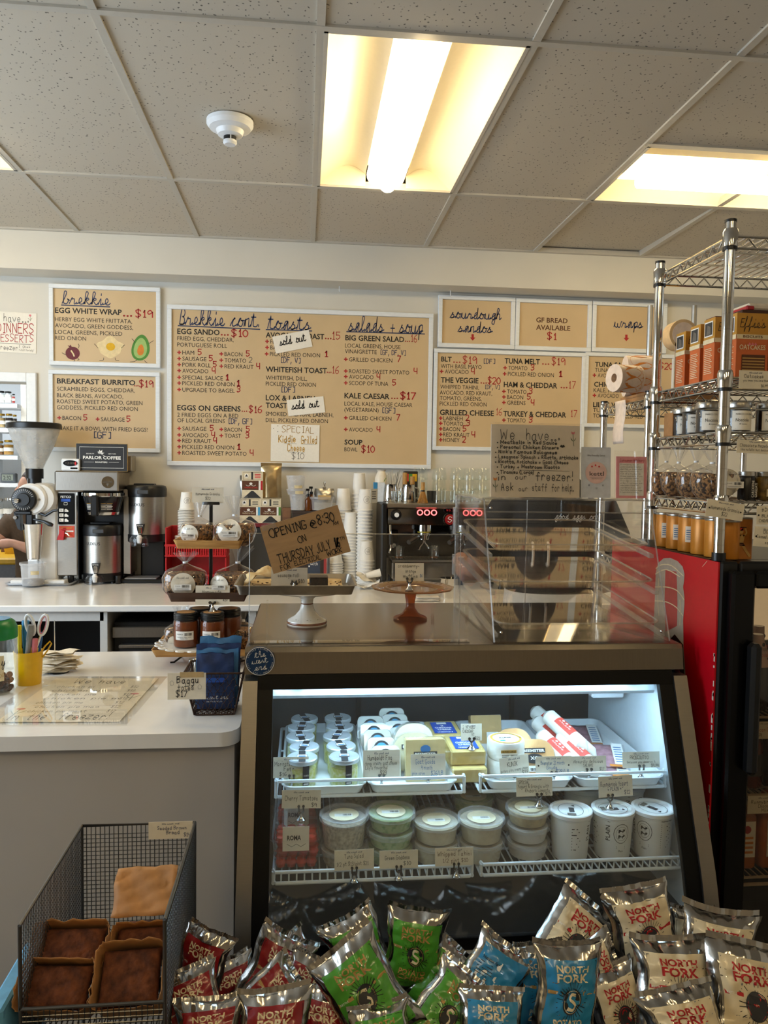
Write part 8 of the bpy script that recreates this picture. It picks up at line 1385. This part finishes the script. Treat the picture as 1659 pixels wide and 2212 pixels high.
def chipbag(label, col, cx, cy, Y, wpx, hpx, roll, pitch=.35, yaw=0, seed=0, back=False, th=.34, print_=(.80, .80)):
    P = onY(cx, cy, Y); u = mpp(P); w, h = wpx*u, hpx*u; hexc, ic, fish = CH[col]
    M = Matrix.Translation(P) @ Matrix.Rotation(yaw, 4, 'Z') @ Matrix.Rotation(-pitch, 4, 'X') @ Matrix.Rotation(roll, 4, 'Y')
    t = thing('chip_bag', label, 'crisp bag', P, 0, 'bags of crisps'); t.matrix_world = M
    T_ = th*w*.5
    def surf(a, b, s=-1, lift=0):
        bl = max(0, 1-abs(a)**2.6)**.55*max(0, 1-abs(b)**4)**.8
        crease = .0042*(wob(a*2.2, b*2.2, seed)*.55+abs(wob(a*1.6+b*2.6, b*3-a*2, seed+4))*1.1-.5)*(w/.13)
        edge = max(0, abs(b)-.62)/.38; pl = .0030*math.sin(a*16+seed)*edge*(1-.5*abs(a))*(w/.13)
        x = a*w/2*(1-.13*(1-abs(b)**2)-.02*wob(b*2, seed))+.006*wob(b, seed, 1); z = b*h/2*(1-.05*(1-a*a))+.02*h*math.sin(a*2+seed)*edge
        return (x, s*(T_*bl+lift)+crease*(.4+.6*bl)*1.0+pl+.012*wob(a*.8, b*.8, seed+2)*edge, z)
    nx, ny = 26, 34
    g = G(crumple(nx, ny, lambda a, b: surf(a, b, -1)), crumple(nx, ny, lambda a, b: surf(a, b, 1)))
    bg = link('foil_bag', g, FOIL, t, 75)
    for sg in (-1, 1): link('crimped_seal', crumple(40, 3, lambda a, b, sg=sg: (a*w/2*.985, surf(a, sg*.985)[1]*.6+.0012*math.sin(a*60)*(b+1)/2, surf(a, sg*.99)[2]+sg*(b+1)*h*.028)), FOIL, t, 60)
    pm, ph = print_
    PM = mat('chip_print_'+col, hexc, .28, var=.06, scale=14, coat=.35)
    sheet('printed_panel', crumple(18, 24, lambda a, b: surf(a*pm, b*ph-.02, -1, .0010)), PM, t, 1)
    class Sf:
        def __matmul__(_, v): return Vector(surf(max(-.96, min(.96, v.x)), max(-.96, min(.96, v.y)), -1, .0010+v.z))
    I = Ink(None); I.M = Sf(); L = .0007
    def tx(s, x, y, hh, ww, c, bold=.03, l=L): I.text(s, x, y, hh, ww, c, bold, 0, l)
    if back:
        I.rect(-pm*.9, -.02, -.25, .55, 'w', L); tx('Nutrition Facts', -pm*.86, .44, .07, pm*.8, 'k', .02, .0011); [I.rect(-pm*.86, -pm*.86+pm*.8*(.7+.3*((j*5) % 4)/4), .36-.07*j, .375-.07*j, 'k', .0011) for j in range(8)]; I.rect(.06, pm*.9, -.4, .1, 'w', L); I.bars(.12, -.35, pm*.5, .3, 'k', lift=.0011); I.done(t); return t
    def fan(cx_, cy_, r, n, a0, c):
        for j in range(n): a = a0-1.05+2.1*j/(n-1); I.line([(cx_+r*.4*math.cos(a)*1.05, cy_+r*.4*math.sin(a)), (cx_+r*math.cos(a)*1.05, cy_+r*math.sin(a)*(.82 if a0 > 1.5 and a0 < 1.6 else .9))], .014, c, lift=L)
    sk = 'k'
    if True: tx('NORTH', -.50, .56, .12, 1.0, ic); tx('FORK', -.50, .38, .15, 1.0, ic)
    for a0 in (PI/2, -PI/6, PI+PI/6): fan(0, .02, .46, 11, a0, sk)
    I.disc(0, .02, .25*1.2, .25, 'dg', 30, .0011); I.line([(.25*1.2*.86*math.cos(a), .02+.25*.86*math.sin(a)) for a in [2*PI*j/30 for j in range(31)]], .012, ic, lift=.0014)
    I.line([(.07, .15), (-.05, .17), (-.10, .08), (.0, .03), (.10, -.04), (.05, -.13), (-.09, -.11)], .055, fish if col == 'cream' else 'cr', True, .0016); I.poly([(-.09, -.08), (-.15, -.14), (-.06, -.15)], fish if col == 'cream' else 'cr', .0016); I.disc(.055, .15, .012, .010, 'k', 8, .0019)
    I.rect(-pm*.98, -.33, .14, .21, 'r' if col == 'cream' else 'tn', L); I.rect(.33, pm*.98, .14, .21, 'r' if col == 'cream' else 'tn', L)
    tx('KETTLE', -pm*.93, .155, .035, .25, 'w', .01, .0011)
    tx('POTATO', -.46, -.46, .12, .92, ic); tx('CHIPS', -.46, -.61, .13, .92, ic); tx('NET WT 2 OZ (56 g)' if col != 'cream' else 'NET WT 6 OZ (170g)', -.34, -.72, .05, .68, 'k', .01)
    I.line([(-pm*.95, -ph*.95), (pm*.95, -ph*.95), (pm*.95, ph*.92), (-pm*.95, ph*.92), (-pm*.95, -ph*.95)], .014, 'k', lift=L); I.done(t); return t
bags = (
 ('red crisp bag leaning on the bread basket, uppermost there', 'red', 432, 2092, 1.40, 118, 165, .30, .2, -.3), ('red crisp bag below the uppermost one by the bread basket', 'red', 425, 2185, 1.30, 132, 170, -.32, .5, .1), ('red crisp bag at the very bottom left of the pile', 'red', 450, 2262, 1.24, 150, 180, -.1, .6, 0),
 ('red crisp bag with a long slanted seal at the top', 'red', 588, 2110, 1.42, 140, 185, .48, .2, .1), ('red crisp bag standing tipped like a tent', 'red', 575, 2165, 1.34, 128, 170, .95, .4, 0), ('red crisp bag in front with a level seal', 'red', 592, 2260, 1.24, 165, 215, -.03, .45, 0), ('red crisp bag right of the level front one', 'red', 688, 2240, 1.30, 150, 180, .2, .5, -.1), ('red crisp bag with only a tip showing behind the tent-like one', 'red', 640, 2105, 1.46, 120, 165, -.45, .2, .2), ('red crisp bag half hidden in the middle of the red ones', 'red', 662, 2150, 1.38, 120, 150, .25, .4, -.2), ('red crisp bag behind the tent-like one on the left', 'red', 505, 2150, 1.43, 110, 150, -.25, .3, .2),
 ('green crisp bag at the back left of the green ones', 'green', 778, 2062, 1.46, 132, 178, -.38, .2, .15), ('green crisp bag standing upright at the top of the pile', 'green', 893, 2050, 1.44, 138, 178, .14, .05, -.1), ('large tilted green crisp bag in front', 'green', 792, 2150, 1.30, 168, 225, -.55, .45, 0), ('green crisp bag tipped to the right at the bottom edge', 'green', 962, 2195, 1.30, 150, 190, .75, .55, 0), ('green crisp bag lying behind the upright green one', 'green', 950, 2125, 1.42, 120, 160, .6, .4, -.2), ('green crisp bag at the bottom between green and red', 'green', 835, 2265, 1.24, 140, 170, -.2, .5, 0),
 ('blue crisp bag turned to show its nutrition table', 'blue', 1058, 2125, 1.36, 140, 180, .55, .45, 0), ('blue crisp bag standing upright in front', 'blue', 1222, 2150, 1.28, 152, 215, .05, .2, 0), ('blue crisp bag behind the upright blue one', 'blue', 1155, 2135, 1.38, 120, 185, .12, .15, .2), ('blue crisp bag at the bottom edge, left of the upright one', 'blue', 1062, 2235, 1.25, 150, 170, .12, .5, 0),
 ('cream crisp bag at the back left of the cream ones', 'cream', 1232, 2040, 1.46, 158, 190, .75, .45, .1), ('largest cream crisp bag standing upright at the top', 'cream', 1390, 2016, 1.44, 158, 192, -.17, .25, 0), ('cream crisp bag behind the largest, at its right', 'cream', 1490, 2045, 1.50, 110, 160, .1, .2, 0), ('cream crisp bag at the right end of the back row', 'cream', 1548, 2085, 1.40, 170, 225, .18, .35, -.1), ('cream crisp bag in the middle below the largest', 'cream', 1452, 2150, 1.32, 180, 220, .1, .45, 0), ('cream crisp bag at the bottom edge with a curled seal', 'cream', 1485, 2250, 1.24, 185, 200, -.1, .5, 0), ('cream crisp bag in the bottom right corner', 'cream', 1612, 2170, 1.28, 185, 235, .22, .45, 0), ('cream crisp bag half hidden below the blue upright one', 'cream', 1345, 2190, 1.33, 130, 190, -.25, .4, .1), ('silver-backed cream bag lying between blue and cream', 'cream', 1268, 2100, 1.37, 130, 150, 1.2, .5, 0))
for i, b in enumerate(bags):
    lb, col, cx, cy, Y, w, h, roll, pitch, yaw = b; chipbag(lb, col, cx, cy, Y, w, h, roll, pitch, yaw, i+1, back='nutrition' in lb, th=.42)
# ================================================================== wire basket of bread
F0, F1 = 1.22, 1.56; zf = .67
p = lambda x, y, Y: onY(x, y, Y)
xl0, xr0 = p(40, 2170, F0).x, p(352, 2165, F0).x; xl1, xr1 = p(180, 1785, F1).x, p(424, 1780, F1).x; xl0 = xl1 = (xl0+xl1)/2; xr0 = xr1 = (xr0+xr1)/2
zlip = p(200, 2172, F0).z; zft = p(42, 2000, F0).z; zbt = p(180, 1784, F1).z
t = thing('bread_basket', 'tall grey wire basket with a sloping mouth holding loaves', 'basket', (0, 0, 0)); GW = mat('grey_wire', '6f6d6a', .3, .9, var=.05)
A_ = [(xl0, F0), (xr0, F0), (xr1, F1), (xl1, F1)]
link('rim', tube([(xl0, F0, zlip), (xr0, F0, zlip), (xr0, F0, zft), (xr1, F1, zbt), (xl1, F1, zbt), (xl0, F0, zft)], .0032, 8, closed=True), GW, t); link('base_ring', tube([(x, y, zf) for x, y in A_], .0028, 8, closed=True), GW, t)
for (x, y), zz in zip(A_, (zft, zft, zbt, zbt)): link('corner_rod', tube([(x, y, 0), (x, y, zz)], .003, 8), GW, t)
link('floor_ring', tube([(x, y, .004) for x, y in A_], .003, 8, closed=True), GW, t)
def mesh_part(nm, segs, r=.0011): link(nm, G(*[tube(s, r, 4, cap=False) for s in segs]), GW, t)['kind'] = 'stuff'
n = 25; mesh_part('back_grid', [[(xl1+(xr1-xl1)*i/n, F1, zf), (xl1+(xr1-xl1)*i/n, F1, zbt)] for i in range(1, n)]+[[(xl1, F1+.001, zf+.0085*i), (xr1, F1+.001, zf+.0085*i)] for i in range(1, 25)], .0009)
for nm, xx in (('left_grid', xl0), ('right_grid', xr0)):
    top = lambda y: zft+(zbt-zft)*(y-F0)/(F1-F0)
    mesh_part(nm, [[(xx, F0+(F1-F0)*i/44, zf), (xx, F0+(F1-F0)*i/44, top(F0+(F1-F0)*i/44))] for i in range(1, 44)]+[[(xx, F0, zf+.0085*i), (xx, F1, zf+.0085*i)] for i in range(1, 25)], .0009)
mesh_part('front_grid', [[(xl0+(xr0-xl0)*i/n, F0, zf), (xl0+(xr0-xl0)*i/n, F0, zlip)] for i in range(1, n)]+[[(xl0, F0, zf+.0085*i), (xr0, F0, zf+.0085*i)] for i in range(1, 10)], .0009); mesh_part('floor_grid', [[(xl0+(xr0-xl0)*i/n, F0, zf), (xl0+(xr0-xl0)*i/n, F1, zf)] for i in range(1, n)]+[[(xl0, F0+.0135*i, zf), (xr0, F0+.0135*i, zf)] for i in range(1, 25)])
CRUST = mat('bread_crust', '7a4426', .9, var=.35, scale=55, bump=1.0, bscale=70, col2='3c1c0e', ramp=(.3, .7)); KRP = mat('bread_paper', 'b98550', .7, var=.12, scale=25, bump=.25, bscale=30)
def loaf(lb, cx, cy, Y, wpx, hpx, roll, tilt, seed, deep=.08, yaw=0):
    P = onY(cx, cy, Y); u = mpp(P); hx, hy = wpx*u/2, hpx*u/2; k = thing('bread_loaf', lb, 'bread loaf', P, 0, 'seeded loaves in brown paper'); k.matrix_world = Matrix.Translation(P) @ Matrix.Rotation(yaw, 4, 'Z') @ Matrix.Rotation(tilt, 4, 'X') @ Matrix.Rotation(roll, 4, 'Z')
    nx, ny = 26, 18
    def f(a, b): e = max(0, 1-abs(a)**6)**.5*max(0, 1-abs(b)**6)**.5; return (a*hx*.9, b*hy*.9, -.012+.014*e+.0022*wob(a*4, b*4, seed)*e+.0012*wob(a*11, b*9, seed)*e)
    lo = sheet('loaf', crumple(nx, ny, f), CRUST, k, 1); lo.modifiers.new('s', 'SOLIDIFY').thickness = deep*.8; lo.modifiers['s'].offset = -1
    rg = []; rr = rrect(-hx, hx, -hy, hy, .012, 5); m = len(rr)
    dens = []
    for i in range(m):
        a, b = rr[i], rr[(i+1) % m]; q = 6 if math.hypot(a[0]-b[0], a[1]-b[1]) > .03 else 1
        dens += [(a[0]+(b[0]-a[0])*j/q, a[1]+(b[1]-a[1])*j/q) for j in range(q)]
    for z, f_ in ((-deep, .92), (-deep*.5, .98), (0, 1.0), (.008, 1.03), (.017, 1.05)): rg.append([(x*f_+.0015*wob(x*90, y*90, seed), y*f_+.0015*wob(y*90, x*90, seed+1), z+(.008*wob(x*60+seed, y*60)+.004*(-1)**(i_ % 2) if z > .003 else 0)) for i_, (x, y) in enumerate(dens)])
    pw_ = link('paper_wrap', loft(rg, cap=False), KRP, k, 70); pw_.modifiers.new('s', 'SOLIDIFY').thickness = .0008
    return k
loaf('loaf at the back left of the bread basket', 150, 2050, 1.33, 152, 100, -.02, .75, 1); loaf('loaf at the front left of the bread basket', 122, 2130, 1.265, 150, 95, -.05, .80, 2); loaf('loaf at the front right of the bread basket', 280, 2108, 1.27, 138, 125, .03, .75, 3); k = loaf('loaf at the back right, mostly closed in its paper', 305, 2030, 1.37, 118, 60, .02, .75, 4)
link('paper_flap', crumple(10, 10, lambda a, b: (a*.055+.004*wob(a, b), .032+(b+1)*.045, .010+.006*wob(a*2, b*2)+.012*(1-b)*.5)), KRP, k, 60).modifiers.new('s', 'SOLIDIFY').thickness = .001
q = hangcard('seeded brown bread price card on the basket rim', 322, 415, 1774, 1812, F1-.008, [('Seeded Brown', .2, .54, .2, .66, 'n'), ('Bread', .4, .28, .2, .3, 'n'), ('$14', .8, .12, .2, .15, 'n')])
P = onY(22, 2215, 1.27); k = thing('blue_paper_bag', 'light blue bag standing beside the bread basket at the bottom left corner', 'bag', (xl0-.035, 1.30, 0)); link('bag', loft([[(a, b, z) for a, b in rrect(-.025, .02, -.09, .09, .01)] for z in (0, .72)]+[[(a*.5, b, .758) for a, b in rrect(-.025, .02, -.09, .09, .01)]]), mat('pale_blue_paper', '5f9fc4', .6, var=.08), k); link('fold', box(-.014, .012, -.09, .09, .745, .765, .004), mat('pale_blue_paper', '5f9fc4', .6), k)
# ================================================================== two people at work
SKIN = mat('skin', 'c99478', .55, var=.08, scale=30, sss=.1); HAIR = mat('brown_hair', '3a2213', .6, var=.3, scale=80, stretch=(1, 1, .1)); TEE = mat('black_cotton', '18181b', .85, var=.1, bump=.2, bscale=200); PANT = mat('dark_denim', '1d2027', .85, var=.15); APR = mat('white_apron', 'e2ded6', .8, var=.04, bump=.25, bscale=20); BRT = mat('brown_cotton', '5a4632', .85, var=.1)
def ell(cx, cy, z, rx, ry, n=24, p=2.3): return [(cx+rx*math.copysign(abs(math.cos(a))**(2/p), math.cos(a)), cy+ry*math.copysign(abs(math.sin(a))**(2/p), math.sin(a)), z) for a in [2*PI*i/n for i in range(n)]]
def limbm(pts, rs, n=16):
    p2 = []; r2 = []
    for i in range(len(pts)-1):
        for k in range(4): t_ = k/4; p2.append(tuple(pts[i][j]+(pts[i+1][j]-pts[i][j])*t_ for j in range(3))); r2.append(rs[i]+(rs[i+1]-rs[i])*t_)
    return tube(p2+[pts[-1]], r2+[rs[-1]], n)
def ball(c, r, s=(1, 1, 1), n=16): return [(c[0]+x*s[0], c[1]+y*s[1], c[2]+z*s[2]) for x, y, z in lathe([(max(.0008, r*math.sin(PI*k/10)), -r*math.cos(PI*k/10)) for k in range(11)], n)[0]], lathe([(1, k) for k in range(11)], n)[1]
def hand(o, d, n_, s=1):
    """palm and five bent fingers; d = reach direction, n_ = palm normal"""
    d = Vector(d).normalized(); n_ = Vector(n_); n_ = (n_-d*n_.dot(d)).normalized(); w_ = d.cross(n_); o = Vector(o); q = lambda a, b, c: tuple(o+d*a*s+w_*b*s+n_*c*s); gs = [limbm([q(-.01, 0, 0), q(.03, .0, 0), q(.075, 0, .004)], [.024*s, .033*s, .033*s], 12)]
    for i, (b, l) in enumerate(((-.030, .060), (-.010, .074), (.011, .070), (.030, .052))): gs.append(limbm([q(.07, b, 0), q(.07+l*.5, b*1.08, .006), q(.07+l*.85, b*1.1, .024), q(.07+l, b*1.1, .042)], [.0098*s, .009*s, .0085*s, .0065*s], 8))
    gs.append(limbm([q(.02, -.028, .004), q(.048, -.052, .016), q(.078, -.056, .03)], [.012*s, .0105*s, .0075*s], 8)); return G(*gs)
def head(c, yaw, hairm, t, nm):
    """c = chin-to-crown centre; face looks along yaw (0 = -y)"""
    g = G(ball(c, .112, (.70, .86, 1.0), 20), ball((c[0], c[1]-.03, c[2]-.06), .058, (.9, 1, .9)), ball((c[0], c[1]-.1, c[2]-.012), .017, (.8, 1.2, 1.5), 10), *[ball((c[0]+s*.078, c[1]+.008, c[2]-.008), .026, (.35, .8, 1.2), 10) for s in (-1, 1)], limbm([(c[0], c[1]+.02, c[2]-.05), (c[0], c[1]+.03, c[2]-.17)], [.058, .062]))
    R_ = Matrix.Translation(c) @ Matrix.Rotation(yaw, 4, 'Z') @ Matrix.Translation(-Vector(c)); return tf(g, R_), R_
def person(lb, loc, build, yaw=0):
    t = thing('person', lb, 'person', loc, yaw); build(t); return t
def remeshed(nm, g, m, t, vox=.009):
    o = link(nm, g, m, t, 60); r = o.modifiers.new('r', 'REMESH'); r.mode = 'VOXEL'; r.voxel_size = vox; r.use_smooth_shade = True; s = o.modifiers.new('s', 'SMOOTH'); s.factor = .5; s.iterations = 6; return o
def features(c, R_, t, hairm, long=.0):
    for s in (-1, 1): link('eye', tf(ball((c[0]+s*.033, c[1]-.088, c[2]+.008), .011, (1.2, .7, .7), 10), R_), mat('eye_dark', '1c120c', .3), t)
    link('mouth', tf(ball((c[0], c[1]-.085, c[2]-.058), .02, (1, .35, .28), 10), R_), mat('lip', '9a5348', .5), t)
    hv = ball((c[0], c[1]+.014, c[2]+.018), .118, (.74, .86, 1.0), 24); hv = ([(x, max(y, c[1]-.062) if z < c[2]+.055 else y, z) for x, y, z in hv[0]], hv[1]); gs = [hv]
    if long: gs.append(limbm([(c[0], c[1]+.07, c[2]), (c[0], c[1]+.085, c[2]-.1), (c[0], c[1]+.07, c[2]-.1-long)], [.06, .05, .02]))
    remeshed('hair', tf(G(*gs), R_), hairm, t, .008)
# ---- server behind the pastry case, back to the camera
P = onY(1202, 1120, 3.10)
def server(t):
    t.scale = (1.07,)*3; c = (-.03, .10, 1.515); hd, R_ = head(c, PI, HAIR, t, '')
    torso = loft([ell(0, 0, z, rx, ry) for z, rx, ry in ((.86, .165, .115), (.95, .165, .11), (1.06, .148, .10), (1.18, .165, .11), (1.30, .185, .115), (1.38, .19, .105), (1.425, .14, .085), (1.46, .07, .065))])
    le = (-.315, .02, 1.10); lw = (-.30, .26, 1.13); re = (.27, .03, 1.10); rw = (.24, .22, 1.02)
    arms = G(limbm([(-.175, 0, 1.385), (-.26, .0, 1.24), le], [.058, .048, .040]), limbm([le, (-.32, .14, 1.12), lw], [.040, .038, .027]), limbm([(.175, 0, 1.385), (.245, .01, 1.24), re], [.058, .048, .040]), limbm([re, (.27, .13, 1.06), rw], [.040, .038, .027]), hand(lw, (.1, 1, .1), (.4, 0, -1)), hand(rw, (-.2, 1, -.2), (-.2, 0, -1)))
    legs = G(limbm([(-.09, 0, .88), (-.10, .0, .50), (-.10, .02, .09)], [.095, .062, .042]), limbm([(.09, 0, .88), (.10, .0, .50), (.10, .02, .09)], [.095, .062, .042]), *[limbm([(s*.1, .03, .05), (s*.11, .1, .035), (s*.115, .17, .025)], [.045, .04, .025]) for s in (-1, 1)])
    remeshed('body', G(hd, torso, arms, legs), SKIN, t)
    features(c, R_, t, HAIR, .0)
    tee = G(loft([ell(0, 0, z, rx, ry) for z, rx, ry in ((.84, .185, .135), (.95, .185, .13), (1.06, .172, .122), (1.18, .185, .128), (1.30, .203, .132), (1.385, .205, .122), (1.43, .165, .108), (1.47, .10, .09), (1.49, .082, .082))]), limbm([(-.165, 0, 1.385), (-.255, .0, 1.25), (-.292, .008, 1.175)], [.074, .068, .066]), limbm([(.165, 0, 1.385), (.24, .01, 1.25), (.262, .02, 1.175)], [.074, .068, .066])); remeshed('t_shirt', tee, TEE, t)
    remeshed('trousers', G(loft([ell(0, 0, z, rx, ry) for z, rx, ry in ((.80, .19, .135), (.90, .182, .13), (.97, .176, .122))]), limbm([(-.092, 0, .86), (-.10, .0, .50), (-.10, .02, .10)], [.108, .078, .062]), limbm([(.092, 0, .86), (.10, .0, .50), (.10, .02, .10)], [.108, .078, .062])), PANT, t)
    for s in (-1, 1): remeshed('shoe', limbm([(s*.1, -.01, .045), (s*.11, .1, .045), (s*.117, .2, .03)], [.048, .05, .032]), BLACK, t)
    ap = link('apron', loft([ell(0, .0, z, rx, ry, 28) for z, rx, ry in ((1.055, .182, .133), (1.0, .188, .138), (.96, .196, .146))], cap=False), APR, t); ap.modifiers.new('s', 'SOLIDIFY').thickness = .003
    link('apron_skirt', crumple(14, 8, lambda a, b: ((.20+.03*(1-b)*.5)*math.sin(a*2.0), .148*math.cos(a*2.0)+.01*wob(a*3, b), .72+.24*(b+1)/2)), APR, t, 60).modifiers.new('s', 'SOLIDIFY').thickness = .003
    for s in (-1, 1): link('apron_tie', crumple(3, 8, lambda a, b, s=s: (s*(.03+.05*(1-b)*.5)+a*.014, -.150-.006*wob(b*2, a), .80+.2*(b+1)/2)), APR, t, 60).modifiers.new('s', 'SOLIDIFY').thickness = .002
    I = Ink(frame_of((0, -.1375, 1.335), (1, 0, 0), (0, 0, 1))); I.hand('good', -.045, 0, .020, .055, 'w', .09, .3, True, 0, 0, .004); I.hand('eggs', .022, 0, .020, .05, 'w', .09, .3, True, 0, 0, .005); I.hand('only', .082, 0, .020, .05, 'w', .09, .3, True, 0, 0, .012); I.done(t)
person('person in a black T-shirt and white apron, back turned, behind the pastry case', (P.x-.01, 3.10, 0), server)
# ---- cook in the kitchen pass-through, bent over the prep table
P = onY(46, 1030, 5.42)
def cook(t):
    c = (0, -.10, 1.46); hd, R_ = head(c, -.9, HAIR, t, '')
    torso = loft([ell(0, y, z, rx, ry) for z, y, rx, ry in ((.86, .10, .16, .11), (1.0, .08, .155, .11), (1.15, .04, .17, .11), (1.26, .0, .175, .105), (1.32, -.02, .13, .085), (1.36, -.05, .065, .06))])
    arms = G(limbm([(-.16, .0, 1.26), (-.24, -.05, 1.13), (-.27, -.10, 1.04)], [.054, .046, .04]), limbm([(-.27, -.10, 1.04), (-.30, -.04, 1.10), (-.34, .04, 1.14)], [.04, .036, .026]), limbm([(.16, 0, 1.26), (.20, -.06, 1.12), (.14, -.12, 1.02)], [.054, .046, .04]), limbm([(.14, -.12, 1.02), (.0, -.17, 1.08), (-.10, -.19, 1.12)], [.04, .036, .026]), hand((-.34, .04, 1.14), (-1, .2, .0), (0, 0, -1)), hand((-.10, -.19, 1.12), (-1, .1, -.05), (0, 0, -1)))
    legs = G(*[limbm([(s*.09, .1, .88), (s*.1, .08, .5), (s*.1, .1, .09)], [.095, .062, .042]) for s in (-1, 1)])
    remeshed('body', G(hd, torso, arms, legs), SKIN, t); features(c, R_, t, HAIR, .05)
    remeshed('t_shirt', G(loft([ell(0, y, z, rx, ry) for z, y, rx, ry in ((.82, .10, .18, .13), (1.0, .08, .172, .128), (1.15, .04, .187, .128), (1.26, .0, .19, .122), (1.33, -.02, .14, .1), (1.36, -.05, .08, .075))]), limbm([(-.155, .0, 1.26), (-.225, -.04, 1.16)], [.068, .062]), limbm([(.155, 0, 1.26), (.19, -.045, 1.15)], [.068, .062])), BRT, t)
    remeshed('trousers', G(loft([ell(0, .1, z, .18, .13) for z in (.8, .95)]), *[limbm([(s*.092, .1, .86), (s*.1, .08, .5), (s*.1, .1, .1)], [.108, .078, .062]) for s in (-1, 1)]), PANT, t)
    for s in (-1, 1): remeshed('shoe', limbm([(s*.1, .12, .045), (s*.11, .02, .045), (s*.117, -.08, .03)], [.048, .05, .032]), BLACK, t)
person('person with brown hair and a brown top working in the kitchen', (P.x+.15, 5.30, 0), cook)
